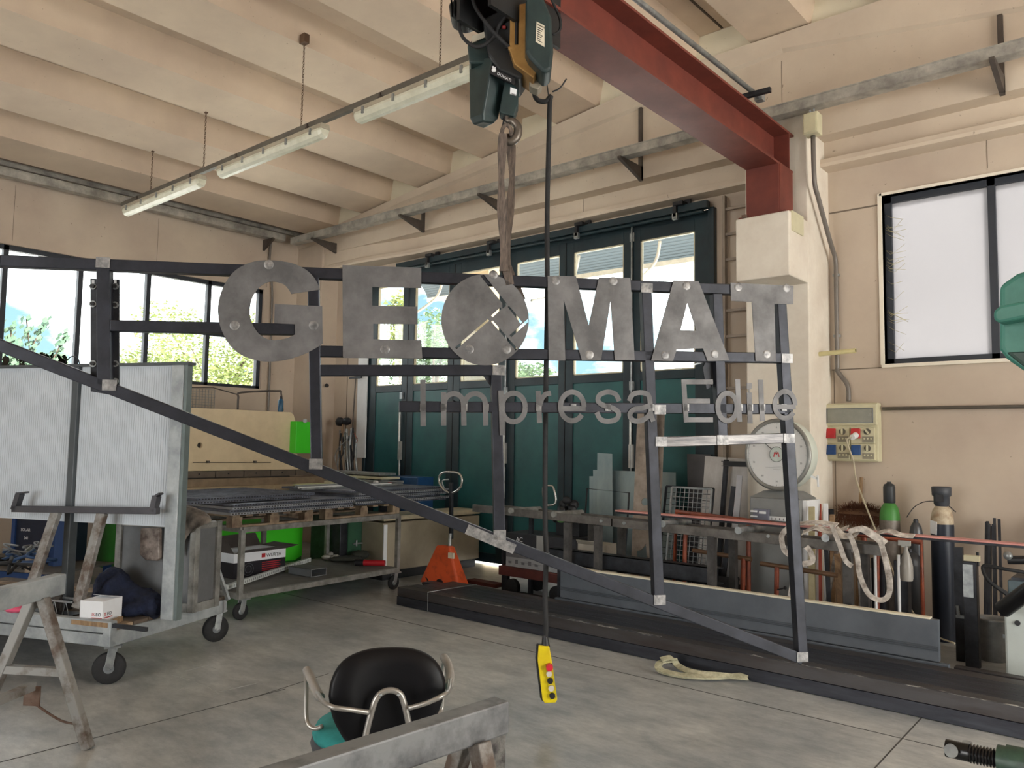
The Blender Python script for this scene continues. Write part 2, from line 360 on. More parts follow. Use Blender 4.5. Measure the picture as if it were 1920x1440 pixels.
# left wall with its window band
WY0, WY1, WZ0, WZ1 = .55, 6.97, 2.42, 4.03
m_ = MB()
m_.box(XL-.25, XL, YR-.3, 8.3, 0, WZ0).box(XL-.25, XL, YR-.3, 8.3, WZ1, 6.2).box(XL-.25, XL, YR-.3, WY0, WZ0, WZ1).box(XL-.25, XL, WY1, 8.3, WZ0, WZ1)
struct('wall_left', m_, WALL)
w1 = sempty('window_1', (XL-.1, (WY0+WY1)/2, WZ0))
m_ = MB()
m_.box(XL-.13, XL-.05, WY0, WY1, WZ0, WZ0+.05).box(XL-.13, XL-.05, WY0, WY1, WZ1-.06, WZ1)
for y in (WY0+.03, 1.47, 2.39, 3.31, 4.21, 5.13, 6.06, WY1-.035): m_.box(XL-.13, XL-.05, y-.03, y+.03, WZ0, WZ1)
m_.box(XL-.12, XL-.06, 5.13, WY1, 3.19, 3.24)
m_.build('window_frame', WFRM, w1)
MB().box(XL-.095, XL-.087, WY0, WY1, WZ0, WZ1).build('pane', GLASS, w1)
MB().box(XL-.2, XL+.02, WY0-.02, WY1+.02, WZ0-.05, WZ0-.001).build('window_sill', WALL, w1)

# door wall
DX0, DX1, DZ = -9.78, -3.9, 4.22
m_ = MB()
m_.box(XL-.25, DX0, YB, 8.05, 0, 6.2).box(DX0, DX1, YB, 8.05, DZ+.02, 6.2).box(DX1, -2.18, YB, 8.05, 0, 6.2)
m_.box(-2.18, XR+.3, YB, 8.05, 0, 2.40).box(-2.18, XR+.3, YB, 8.05, 4.02, 6.2).box(.5, XR+.3, YB, 8.05, 2.40, 4.02)
struct('wall_back', m_, WALL)
# rear wall with gateway opening added to let light in, right wall with gateway (behind the photographer)
m_ = MB().box(XL-.3, -6, YR-.3, YR, 0, 6.2).box(-1, XR+.3, YR-.3, YR, 0, 6.2).box(-6, -1, YR-.3, YR, 4.1, 6.2); struct('wall_rear', m_, WALL)
m_ = MB().box(XR, XR+.3, YR, 8.2, 4.2, 6.2).box(XR, XR+.3, YR, 1.2, 0, 4.2).box(XR, XR+.3, 6.0, 8.2, 0, 4.2); struct('wall_right', m_, WALL)

# gable beam over the door wall
st = [(XL, 7.62, 7.61), (-10.63, 7.615, 7.605), (-10.3, 7.61, 7.59), (-9.7, 7.615, 7.56), (-8.6, 7.8, 7.69), (-4, 7.8, 7.69), (-3, 7.8, 7.69), (-2, 7.8, 7.69), (XR, 7.8, 7.69)]
m_ = MB(); secs = []
for x, yl, lip in st:
    zt = zr(x)-.02; zc = 4.98+.6*max(0, min(1, (x+11.3)/8.3)) if x <= -3 else 5.58-.145*(x+3)
    zc = min(zc, zt-.12)
    secs.append([(x, 7.93, 4.35), (x, lip, 4.35), (x, lip-.01, 4.38), (x, lip, 4.425), (x, yl, 4.45), (x, yl, 4.63), (x, 7.6, 4.63), (x, 7.6, zc), (x, 7.56, zc+.03), (x, 7.54, zt), (x, 7.93, zt)])
n_ = len(secs[0])
m_.add([p for s_ in secs for p in s_], [(i*n_+j, i*n_+(j+1) % n_, (i+1)*n_+(j+1) % n_, (i+1)*n_+j) for i in range(len(secs)-1) for j in range(n_)])
m_.add(secs[0], [tuple(range(n_))]); m_.add(secs[-1], [tuple(range(n_))]); struct('trim_4', m_, BEAMW)
# pilasters and the corbel that carries the crane beam
m_ = MB().box(-3.3, -2.68, 7.34, 7.93, 0, 4.86).box(-3.19, -2.68, 6.88, 7.35, 3.42, 3.74)
m_.hexa([(-3.19, 7.2, 3.14), (-2.68, 7.2, 3.14), (-2.68, 7.35, 3.14), (-3.19, 7.35, 3.14)], [(-3.19, 6.88, 3.42), (-2.68, 6.88, 3.42), (-2.68, 7.35, 3.42), (-3.19, 7.35, 3.42)])
m_ = MB().box(-3.3, -2.68, 7.34, 7.93, 0, 4.86).box(-3.19, -2.68, 6.88, 7.35, 3.145, 3.735)
struct('trim_5', m_, mat('pilaster_whitewash', (228, 221, 208), .75, 0, .06, 2, .08, col2=(210, 200, 186)), bevel=.012)
m_ = MB().box(XL-.05, -10.62, 7.575, 7.95, 0, 4.82); struct('trim_6', m_, WALL, bevel=.01)
# wall-panel joints on the back wall
m_ = MB()
JM = mat('panel_joint', (120, 108, 96), .9)
for x0, x1, z0, z1 in ((-2.67, -2.2, 3.93, 3.945), (-2.67, -2.2, 2.37, 2.38), (-2.652, -2.647, 0, 2.37), (-10.3, -10.285, 0, 4.3), (-1.3, -1.295, 4.1, 5.3)):
    m_.box(x0, x1, YB-.003, YB+.001, z0, z1)
m_.box(-3.02, -3.016, 7.597, 7.601, 4.63, 5.5).box(-5.6, -5.596, 7.797, 7.801, 4.45, 4.63).box(-.93, -.926, 7.597, 7.601, 4.63, 5.2)
for y in (7.0, 3.35, 5.2): m_.box(XL-.001, XL+.002, y, y+.004, WZ1+.05, 4.8)
for y in (7.3,): m_.box(XL-.001, XL+.003, y, y+.008, 0, 2.2)
m_.box(XL-.001, XL+.003, 2, 7.6, 2.05, 2.06)
struct('trim_7', m_, JM)

# right-hand frosted window
w2 = sempty('window_2', (-.8, 8.0, 2.4))
m_ = MB()
m_.box(-2.18, .5, 7.98, 8.045, 2.40, 2.46).box(-2.18, .5, 7.98, 8.045, 3.96, 4.02)
for x in (-2.15, -1.29, -.4, .47): m_.box(x-.03, x+.03, 7.98, 8.06, 2.4, 4.02)
m_.build('window_frame', WFRM, w2)
MB().box(-2.15, .47, 8.02, 8.028, 2.42, 4.0).build('pane', FROST, w2)
m_ = MB().box(-2.2, .52, 7.86, 8.0, 2.37, 2.402).box(-2.215, -2.18, 7.885, 8.0, 2.4, 4.04).box(-2.2, .52, 7.885, 8.0, 4.02, 4.045)
m_.build('window_reveal', mat('pale_reveal', (236, 228, 212), .7, 0, .05, 4), w2)
m_ = MB()   # cobwebs in the corner of the reveal
random.seed(3)
for k in range(26):
    z = random.uniform(2.5, 3.9); m_.tube([(-2.17, 7.975, z), (-2.12+random.uniform(-.02, .03), 7.955, z-.04), (-2.06+random.uniform(0, .08), 7.975, z+random.uniform(-.12, .05))], .0016, 4)
m_.build('cobweb', mat('cobweb', (196, 186, 140), .9), w2)

# folding doors
d1 = sempty('door_1', (-6.85, 7.9, 0))
edges = [-9.75, -8.83, -7.87, -6.87, -5.91, -4.93, -3.95]
glz = [(-9.55, -8.95), (-8.70, -7.98), (-7.74, -7.02), (-6.73, -6.01), (-5.79, -5.06), (-4.83, -4.13)]
for i in range(6):
    a, b = edges[i]+.006, edges[i+1]-.006; g0, g1 = glz[i]; y0, y1 = 7.87, 7.93
    m_ = MB(); m_.box(a, g0, y0, y1, .04, 4.14).box(g1, b, y0, y1, .04, 4.14).box(g0, g1, y0, y1, 4.0, 4.14).box(g0, g1, y0, y1, 2.36, 2.46).box(g0, g1, y0, y1, .04, .16)
    lf = m_.build('door_leaf', DFRM, d1, bevel=.004)
    MB().box(g0+.002, g1-.002, 7.885, 7.915, .16, 2.36).build('door_panel', TEAL, lf)
    MB().box(g0, g1, 7.905, 7.911, 2.46, 4.0).build('pane', GLASS, lf)
    m_ = MB()
    for x0, x1, z0, z1 in ((g0, g0+.016, 2.46, 4), (g1-.016, g1, 2.46, 4), (g0, g1, 2.46, 2.475), (g0, g1, 3.985, 4)): m_.box(x0, x1, 7.88, 7.915, z0, z1)
    m_.build('glazing_bead', mat('cream_bead', (222, 214, 186), .6), lf)
m_ = MB()
for e in edges[1:-1]: m_.box(e-.005, e+.005, 7.865, 7.9, .04, 4.14)
m_.build('weather_seal', BLACK, d1)
m_ = MB().box(DX0-.02, DX0+.03, 7.85, 7.96, 0, 4.22).box(DX1-.05, DX1+.02, 7.83, 7.96, 0, 4.22).box(DX0, DX1, 7.9, 7.96, 4.14, 4.22); m_.build('door_frame', DFRM, d1, bevel=.004)
m_ = MB().box(-9.0, -3.92, 7.74, 7.82, 4.2, 4.28).cyl((-9.2, 7.76, 4.17), (-3.97, 7.76, 4.17), .02)
m_.build('sliding_track', DFRM, d1)
for x in (-8.25, -7.05, -5.6, -4.25):
    m_ = MB().box(x-.05, x+.07, 7.68, 7.88, 4.27, 4.31).box(x+.03, x+.1, 7.8, 7.84, 4.28, 4.37).box(x-.06, x-.02, 7.7, 7.74, 4.15, 4.3).m(1).box(x-.07, x-.01, 7.7, 7.74, 4.12, 4.19)
    m_.build('track_bracket', [BLACK, GALV], d1)
for i, x in enumerate((-8.93, -6.87, -4.93)):
    m_ = MB().cyl((x, 7.845, .1), (x, 7.845, 4.32 if i else 2.2), .011).m(1).box(x-.028, x+.028, 7.835, 7.87, 1.35, 1.62).cyl((x, 7.83, 1.62), (x, 7.83, 2.05), .016).m(0).box(x-.03, x+.03, 7.845, 7.87, 2.25, 2.35).box(x-.03, x+.03, 7.845, 7.87, 4.0, 4.1)
    m_.cyl((x+.02, 7.83, 1.3), (x+.02, 7.83, .9), .014)
    m_.build('cremone_bolt', [GALV, mat('bright_zinc', (196, 196, 192), .35, .5, .1, 12)], d1)
m_ = MB().box(-9.76, -9.72, 7.84, 7.9, 1.75, 1.98).box(-7.86, -7.83, 7.84, 7.88, 2.1, 2.2).box(-5.92, -5.89, 7.84, 7.88, 2.1, 2.2); m_.build('hinge', BLACK, d1)

# ------------------------------------------------------------------ outside
GROUND = mat('sunlit_yard', (194, 191, 186), .9, 0, .08, .6)
m_ = MB().box(-90, 60, 8.3, 90, -.3, -.05).box(-90, XL-.3, -60, 8.3, -.3, -.05).box(XL-.3, 60, -60, YR-.3, -.3, -.05).box(XR+.3, 60, YR-.3, 8.3, -.3, -.05)
struct('floor_yard', m_, GROUND)
cn = thing('awning', (-6.5, 8.9, 4.2), 'translucent white barrel awning outside above the green folding doors', 'awning')
ZC = mat('awning_arm', (226, 220, 206), .5); m_ = MB()
for k in range(24):
    t0, t1 = k/24, (k+1)/24
    P0 = (8.22+1.5*math.sin(t0*1.45), 4.12+.62*math.cos(t0*1.45)); P1 = (8.22+1.5*math.sin(t1*1.45), 4.12+.62*math.cos(t1*1.45))
    m_.hexa([(-10.4, P0[0], P0[1]), (-3.2, P0[0], P0[1]), (-3.2, P1[0], P1[1]), (-10.4, P1[0], P1[1])], [(-10.4, P0[0], P0[1]+.008), (-3.2, P0[0], P0[1]+.008), (-3.2, P1[0], P1[1]+.008), (-10.4, P1[0], P1[1]+.008)])
m_.build('awning_sheet', translucent_mat('awning_polycarbonate', (120, 126, 128), .0), cn)
m_ = MB().bar((-10.4, 9.72, 4.17), (-3.2, 9.72, 4.17), .05, .07); m_.build('front_rail', ZC, cn)
for x in (-9.6, -8.1, -6.75, -5.4, -4.3):
    m_ = MB().tube(smooth([(x, 8.22, 3.55), (x, 8.5, 3.62), (x, 8.9, 3.85), (x, 9.2, 4.1), (x, 9.3, 4.38)]), .022, 8); m_.build('arm', ZC, cn)
m_ = MB().box(-8.62, -7.85, 8.55, 9.0, -.05, 4.3); tag(m_.build('gate_pillar', mat('sunlit_render', (232, 212, 176), .8, 0, .06, 2)), 'cream rendered pillar outside, seen through the left door panes', 'pillar')

def leaf_mat(n, c, c2): return mat(n, c, .6, 0, .2, 3, col2=c2)
def tree(name, base, h, crown, nleaf, leafsize, lm, label, wood, group='trees outside the windows', seed=1, blobs=9):
    random.seed(seed); t = thing(name, base, label, 'tree', group); base = Vector(base)
    m_ = MB(); top = base+Vector((0, 0, h)); m_.tube([base, base+Vector((.1, .1, h*.4)), top-Vector((0, 0, crown[2]))], [.16, .12, .08], 8)
    bl = []
    for k in range(blobs):
        c = top+Vector((random.uniform(-1, 1)*crown[0], random.uniform(-1, 1)*crown[1], random.uniform(-1, .6)*crown[2])); bl.append(c)
        m_.tube([base+Vector((0, 0, h*.45)), (base+Vector((0, 0, h*.6))+c)/2, c], [.07, .04, .012], 5)
    m_.build('trunk', wood, t)
    m_ = MB()
    for k in range(nleaf):
        c = random.choice(bl); d = Vector((random.gauss(0, 1), random.gauss(0, 1), random.gauss(0, 1))).normalized()*random.uniform(.2, 1)**.6
        p = c+Vector((d.x*crown[0], d.y*crown[1], d.z*crown[2]))*.55
        n1 = Vector((random.gauss(0, 1), random.gauss(0, 1), random.gauss(0, 1))).normalized(); a = orth(n1)[1]*leafsize*random.uniform(.6, 1.3); b = n1.cross(a).normalized()*leafsize*.55
        m_.add([p-a, p+b, p+a, p-b], [(0, 1, 2, 3)])
    m_.build('foliage', lm, t); return t
LM1 = leaf_mat('spring_leaves', (150, 156, 88), (104, 124, 74)); LM2 = leaf_mat('green_leaves', (104, 128, 84), (76, 100, 70)); TW = mat('bark', (92, 80, 66), .9)
def tb(px, py, x):  # tree top position on a plane well outside the left wall
    return at(px, py, x=x)
p = tb(415, 660, -19); tree('leafy_tree', (p.x, p.y, -.05), p.z, (1.5, 1.7, 1.15), 10000, .055, LM1, 'yellow-green leafy tree outside the left window beside the corner', TW, seed=4, blobs=14)
p = tb(342, 700, -16); tree('leafy_tree', (p.x, p.y, -.05), p.z, (.5, .5, .55), 2200, .05, LM1, 'smaller yellow-green tree just left of the bushy one outside', TW, seed=9, blobs=6)
# sparse twig sapling at the far left
s1 = thing('sapling', tb(60, 700, -15), 'sparse sapling with upright leafy twigs outside the far left panes', 'tree', 'trees outside the windows')
b_ = tb(55, 760, -15); b_.z = -.05; random.seed(5); m_ = MB(); m2 = MB(); m_.tube([b_, tb(55, 720, -15)], .05, 6)
for tip in ((50, 598), (85, 603), (122, 628), (20, 612), (35, 640)):
    A, B = tb(55, 720, -15), tb(*tip, -15); pts = smooth([A, (A+B)/2+Vector((0, random.uniform(-.15, .15), -.1)), B]); m_.tube(pts, .012, 5)
    for q_ in pts[3:]:
        for k in range(7):
            a = Vector((random.gauss(0, .05), random.gauss(0, .05), random.gauss(0, .05))); d = orth(a+Vector((.01, 0, 0)))[1]*.05; e = Vector((0, .02, .05)); m2.add([q_+a-d, q_+a+e, q_+a+d, q_+a-e], [(0, 1, 2, 3)])
for px in range(10, 120, 9):
    for k in range(26):
        q_ = tb(px+random.uniform(-6, 6), 682+random.gauss(0, 9), -15); d = Vector((0, random.uniform(-.05, .05), .05)); e = Vector((0, .05, random.uniform(-.04, .04))); m2.add([q_-d, q_+e, q_+d, q_-e], [(0, 1, 2, 3)])
m_.build('twigs', TW, s1); m2.build('foliage', leaf_mat('pale_blue_green_leaves', (96, 120, 92), (70, 100, 84)), s1)
p = at(815, 655, y=19); tree('leafy_tree', (p.x, p.y, -.05), p.z, (1.3, 1.2, 1.5), 5200, .07, LM2, 'green tree seen through the second door leaf', TW, seed=12, blobs=9)
p = at(770, 600, y=16); tree('leafy_tree', (p.x-.2, p.y, -.05), p.z, (.5, .5, 1.2), 1200, .08, LM1, 'bright green narrow tree outside beside the cream pillar', TW, seed=13, blobs=6)
p = at(1005, 705, y=24); tree('leafy_tree', (p.x, p.y, -.05), p.z, (1.1, 1, .7), 1300, .09, LM2, 'pale distant tree behind the fourth door leaf', TW, seed=14, blobs=6)

# ================================================================== OVERHEAD
# cable trays
def tray(name, p, q, label, up=.09, dp=.13):
    t = thing(name, p, label, 'cable tray'); p, q = Vector(p), Vector(q); d = (q-p).normalized(); s_ = Vector((0, 0, 1)).cross(d)
    MB().bar(p, q, dp, .006, side=s_).build('tray_base', TRAYM, t)
    for k in (-1, 1): MB().bar(p+s_*k*dp/2+Vector((0, 0, up/2)), q+s_*k*dp/2+Vector((0, 0, up/2)), .006, up, side=s_).build('tray_wall', TRAYM, t)
    MB().bar(p+Vector((0, 0, up+.003)), q+Vector((0, 0, up+.003)), dp+.02, .012, side=s_).build('tray_lid', TRAYM, t)
    return t
tray('cable_tray', (-10.95, 7.25, 4.77), (2.2, 7.25, 4.77), 'long galvanised cable tray along the beam above the green doors')
tray('cable_tray', (-11.12, YR+.3, 4.83), (-11.12, 7.16, 4.83), 'galvanised cable tray along the top of the left wall')
tray('cable_tray', (-11.2, YR+.3, 4.99), (-11.2, 7.5, 4.99), 'upper conduit tray tight under the roof on the left wall', .05, .06)
for i, (x, top) in enumerate(((-10.3, 0), (-8.25, 5.05), (-6.75, 0), (-4.65, 5.45), (-3.02, 0), (-1.12, 5.3))):
    lab = ['tray bracket next to the wall corner', 'tray bracket with short riser left of the lifting sling', 'tray bracket behind the lifting sling', 'tray bracket with tall riser left of the red crane beam', 'tray bracket on the pilaster', 'tray bracket with long riser above the right window'][i]
    t = thing('tray_bracket', (x, 7.3, 4.6), lab, 'bracket', 'brackets under the long cable tray')
    yb_ = 7.34 if x == -3.02 else 7.6
    MB().prism([[(x-.02, yb_, 4.6), (x-.02, yb_, 4.76), (x-.02, 7.13, 4.76), (x-.02, 7.13, 4.735)]], (.04, 0, 0)).build('arm', BRKT, t)
    if top: MB().box(x-.02, x+.02, yb_-.04, yb_, 4.6, top).build('riser', BRKT, t)
for y in (6.9,):
    t = thing('tray_bracket', (XL, y, 4.7), 'tray bracket on the left wall near the corner', 'bracket', 'brackets under the long cable tray')
    MB().prism([[(XL, y, 4.66), (XL, y, 4.83), (-11.02, y, 4.83), (-11.02, y, 4.8)]], (0, .04, 0)).build('arm', BRKT, t)

# crane runway beam, its post and base plate
cb = thing('crane_beam', (-2.95, 6.9, 3.74), 'red-oxide steel I-beam crane runway resting on a stub post over the corbel', 'beam')
z0, z1, y0, y1, xa, xb = 4.2, 4.58, -2.5, 7.27, -3.1, -2.79
MB().box(xa, xb, y0, y1, z0, z0+.02).build('bottom_flange', RED, cb)
MB().box(xa, xb, y0, y1+.03, z1-.02, z1).build('top_flange', RED, cb)
MB().box(-2.953, -2.937, y0, y1, z0+.02, z1-.02).build('web', RED, cb)
MB().box(-2.937, xb+.0, 7.18, 7.195, z0+.02, z1-.02).build('stiffener', RED, cb)
m_ = MB().box(xa, xb, 6.92, 6.94, 3.75, z0).box(xa, xb, 7.24, 7.26, 3.75, z0).box(-2.96, -2.93, 6.94, 7.24, 3.75, z0).box(-2.8, -2.785, 6.94, 7.24, 3.75, z0).box(-3.105, -3.09, 6.94, 7.24, 3.75, z0); m_.build('stub_post', RED, cb)
MB().box(-3.17, -2.72, 6.9, 7.33, 3.735, 3.75).build('base_plate', RED, cb)
MB().box(-2.70, -2.668, 6.93, 7.2, 3.56, 3.74).build('clamp_plate', CREAM, cb)
MB().box(xa-.02, -3.08, 6.86, 6.9, 3.735, 3.76).build('shim', RUST, cb)
# festoon rail beside the beam
ft = thing('festoon_rail', (-2.75, 6.7, 4.7), 'grey round festoon rail on cross arms beside the red crane beam', 'rail')
A = at(1425, 183, z=4.72); B = at(1195, 0, z=4.72); d = (B-A).normalized()
MB().tube([A, B+d*3], .022, 10).build('pipe', GALV, ft)
for px, py, qx, qy in ((1355, 192, 1445, 168), (1112, 18, 1165, -5)):
    P_, Q_ = at(px, py, z=4.67), at(qx, qy, z=4.67); MB().bar(P_, Q_, .04, .04).build('cross_arm', DARKST, ft)
MB().box(A.x-.04, A.x+.03, A.y-.03, A.y+.04, A.z-.03, A.z+.035).build('end_clamp', GALV, ft)

# light rail, chains and fluorescent fittings
RY = 4.3
lr = thing('light_rail', (-7, RY, 4.62), 'grey metal light rail hanging on chains below the ribbed ceiling', 'rail')
A, B = at(230, 384, y=RY), at(880, 103, y=RY); B = A+(B-A)*1.35; B.z = A.z
m_ = MB().bar(A, B, .045, .05, side=(0, 1, 0)); m_.build('channel', mat('rail_grey', (112, 108, 100), .5, .3), lr)
for px, py0 in ((283, 275), (382, 205), (565, 78), (825, 0)):
    P_ = at(px, {283: 352, 382: 310, 565: 235, 825: 122}[px], y=RY); P_.z = A.z+.03; top = zr(P_.x)+.02 if px != 825 else zr(P_.x)+.27
    m_ = MB(); z = P_.z; k = 0
    while z < top:
        a = Vector((.008, 0, 0)) if k % 2 else Vector((0, .008, 0)); c = Vector((P_.x, RY, z+.012))
        m_.tube([c-a+Vector((0, 0, -.008)), c+Vector((0, 0, -.016)), c+a+Vector((0, 0, -.008)), c+a+Vector((0, 0, .008)), c+Vector((0, 0, .016)), c-a+Vector((0, 0, .008))], .003, 4, True); z += .026; k += 1
    m_.box(P_.x-.015, P_.x+.015, RY-.015, RY+.015, top-.03, top+.02)
    if px == 565: m_.box(P_.x-.04, P_.x+.04, RY-.03, RY+.03, top-.05, top+.04)
    m_.build('chain', mat('rusty_chain', (110, 86, 66), .7, .3), lr)
DIFF = mat('acrylic_diffuser', (224, 224, 206), .3, 0, .04, 8, col2=(206, 206, 186)); HOUS = mat('lamp_housing', (190, 182, 162), .5)
def lampfit(x0, x1, label):
    t = thing('fluorescent_lamp', ((x0+x1)/2, RY-.02, 4.45), label, 'light fitting', 'fluorescent light fittings on the rail'); c = RY-.03; zt = 4.545
    m_ = MB()
    m_.hexa([(x0, c-.06, zt-.05), (x1, c-.06, zt-.05), (x1, c+.06, zt-.05), (x0, c+.06, zt-.05)], [(x0, c-.045, zt), (x1, c-.045, zt), (x1, c+.045, zt), (x0, c+.045, zt)]); m_.build('housing', HOUS, t, bevel=.008)
    m_ = MB(); sec = [(-.058, -.052), (-.062, -.075), (-.048, -.115), (-.02, -.135), (.02, -.135), (.048, -.115), (.062, -.075), (.058, -.052)]; n = len(sec); vs = []
    for x, k in ((x0+.005, .75), (x0+.04, 1), (x1-.04, 1), (x1-.005, .75)): vs += [Vector((x, c+a*k, zt+(-.052+(b+.052)*k))) for a, b in sec]
    m_.add(vs, [(i*n+j, i*n+(j+1) % n, (i+1)*n+(j+1) % n, (i+1)*n+j) for i in range(3) for j in range(n)]+[tuple(range(n)), tuple(range(3*n, 4*n))]); m_.build('diffuser', DIFF, t)
    for k in range(5): x = x0+(x1-x0)*(.08+.21*k); MB().box(x-.012, x+.012, c-.072, c-.058, zt-.09, zt-.03).build('clip', GALV, t)
    for x in (x0+.3, x1-.3): MB().box(x-.01, x+.01, c-.005, c+.04, zt, 4.62).box(x-.025, x+.025, c+.0, c+.055, 4.575, 4.592).build('hanger', BRKT, t)
    return t
a1 = at(240, 402, y=RY); a2 = at(384, 345, y=RY); b1 = at(418, 330, y=RY); b2 = at(615, 248, y=RY); c1 = at(675, 228, y=RY)
lampfit(a1.x, a2.x, 'twin fluorescent fitting at the far left end of the rail')
lampfit(b1.x, b2.x, 'twin fluorescent fitting in the middle of the rail')
lampfit(c1.x, c1.x+1.9, 'twin fluorescent fitting partly behind the green hoist')
m_ = MB().tube(smooth([(b2.x-.1, RY, 4.55), (b2.x-.16, RY+.03, 4.62), (b2.x+.05, RY+.02, 4.64)]), .006, 6); m_.m(0)
tag(m_.build('lamp_cord', BLACK), 'short black cord looping from the middle lamp up to the rail', 'cable')

# ------------------------------------------------------------------ hoist (hangs under the crane beam)
HX, HY = -2.94, 3.36
HG = mat('hoist_green', (44, 62, 62), .42, .1, .1, 5, col2=(32, 46, 48)); HD = mat('hoist_dark', (34, 36, 38), .5, .2, .1, 6); BRASS = mat('brass_gearbox', (176, 140, 84), .4, .4, .15, 6, col2=(140, 104, 58))
ho = thing('chain_hoist', (HX, HY, 3.4), 'dark green electric chain hoist with brass band under the red crane beam', 'hoist')
hn = np.array([math.sin(YAW), math.cos(YAW), 0])    # the hoist's long side faces this way
def hp(px, py, o=0.0): return at(px, py, n=hn, p=(HX, HY, 3.5), o=o)
hN = Vector(hn)
# the chain bag, tapered
def hull(front, back_o, front_o, name, mt, bev=.012, shrink=1.0):
    f_ = [hp(x, y, front_o) for x, y in front]; c = sum(f_, Vector())/len(f_); b_ = [c+(q-c)*shrink+hN*(back_o-front_o) for q in f_]; n = len(f_)
    return MB().add(f_+b_, [tuple(range(n)), tuple(range(n, 2*n))]+[(i, (i+1) % n, n+(i+1) % n, n+i) for i in range(n)]).build(name, mt, ho, bevel=bev, seg=3)
def hq(px, py, o): return hp(px, py, o)
# chain bag: front-left face and right face meet in a vertical ridge
t_l, t_r, t_m = hq(878, 122, .02), hq(945, 120, .10), hq(932, 108, -.10)
bag = MB(); top = [hq(878, 118, .08), hq(925, 103, -.08), hq(954, 140, .05), hq(915, 140, .2)]; bot = [hq(880, 222, .07), hq(905, 213, -.03), hq(935, 222, .05), hq(908, 240, .15)]
low = [hq(886, 234, .07), hq(906, 228, -.01), hq(926, 232, .05), hq(907, 241, .13)]
bag.add(top+bot+low, [(0, 1, 2, 3), (0, 1, 5, 4), (1, 2, 6, 5), (2, 3, 7, 6), (3, 0, 4, 7), (4, 5, 9, 8), (5, 6, 10, 9), (6, 7, 11, 10), (7, 4, 8, 11), (8, 9, 10, 11)])
bag.build('chain_bag', HG, ho, bevel=.012, seg=3)
hull([(884, 75), (912, 46), (960, 30), (1000, 60), (990, 130), (935, 120), (880, 118), (876, 84)], .18, -.02, 'gearbox_cover', HG)
hull([(905, 35), (960, 8), (1000, 6), (1000, 110), (975, 148), (935, 130), (915, 100)], .16, -.1, 'motor_body', HD)
hull([(957, 10), (988, 5), (992, 100), (1012, 128), (1000, 146), (964, 120), (955, 92)], .06, -.15, 'brass_band', BRASS, .006)
hull([(986, -5), (1018, -8), (1034, 30), (1038, 95), (1034, 130), (1020, 137), (992, 108), (985, 94)], -.05, -.24, 'control_box', HG, .018)
hull([(840, 5), (862, -8), (905, -6), (905, 28), (870, 40), (846, 30)], .22, .06, 'trolley_motor', HD, .02)
m_ = MB()
for k in range(7): A = hp(846+k*6, -4, .05); B = hp(848+k*6, 32, .05); m_.bar(A, B, .004, .012)
m_.build('cooling_fins', HD, ho)
hull([(876, 35), (892, 30), (893, 44), (878, 46)], .1, .03, 'terminal_box', BLACK, .004)
m_ = MB()
for x in (HX-.12, HX+.12):
    m_.box(x-.012, x+.012, HY-.32, HY+.3, 3.98, 4.3)
m_.box(HX-.13, HX+.13, HY-.1, HY+.1, 3.85, 4.0)
m_.build('trolley_side_plate', HD, ho)
for y in (HY-.2, HY+.2):
    for s_ in (-1, 1): MB().cyl((HX+s_*.105, y, 4.262), (HX+s_*.035, y, 4.262), .042).build('trolley_wheel', DARKST, ho)
m_ = MB(); U = Vector(RM[0]).normalized()
q0 = [hp(921, 122, -.085), hp(966, 147, -.085), hp(964, 158, -.085), hp(918, 137, -.085)]
MB().prism([q0], hN*.012).build('name_plate', BLACK, ho)
ux = (q0[1]-q0[0]).normalized(); uy = (q0[0]-q0[3]).normalized()
text_mb('DONATI', .024, q0[3]+ux*.045-hN*.002+uy*.014, ux, uy).build('lettering', WHITE, ho)
MB().ball(q0[3]+ux*.022+uy*.028-hN*.002, .013, .013, .013).ball(q0[3]+ux*.014+uy*.042-hN*.002, .006).ball(q0[3]+ux*.026+uy*.045-hN*.002, .005).build('emblem', WHITE, ho)
for pl in ([(1006, 40), (1021, 48), (1021, 88), (1004, 78)],):
    q1 = [hp(x, y, -.2425) for x, y in pl]; MB().prism([q1], hN*.01).build('data_plate', mat('label_paper', (216, 208, 188), .5), ho)
    m_ = MB()
    ux = (q1[1]-q1[0]).normalized(); uy = (q1[0]-q1[3]).normalized()
    for k in range(7): m_.bar(q1[0]+ux*.008-uy*(.03+.012*k)-hN*.001, q1[0]+ux*(.042-.006*(k % 3))-uy*(.03+.012*k)-hN*.001, .002, .003)
    m_.build('plate_print', BLACK, ho); text_mb('DONATI', .012, q1[0]+ux*.004-uy*.018-hN*.001, ux, uy).build('lettering', BLACK, ho)
q1 = [hp(885, 67, -.035), hp(912, 58, -.035), hp(911, 69, -.035), hp(884, 80, -.035)]; MB().prism([q1], hN*.01).build('data_plate', MATS['label_paper'], ho)
MB().ball(hp(945, 51, -.12), .012, .012, .012).build('indicator_cap', mat('dull_red', (120, 30, 30), .5), ho)
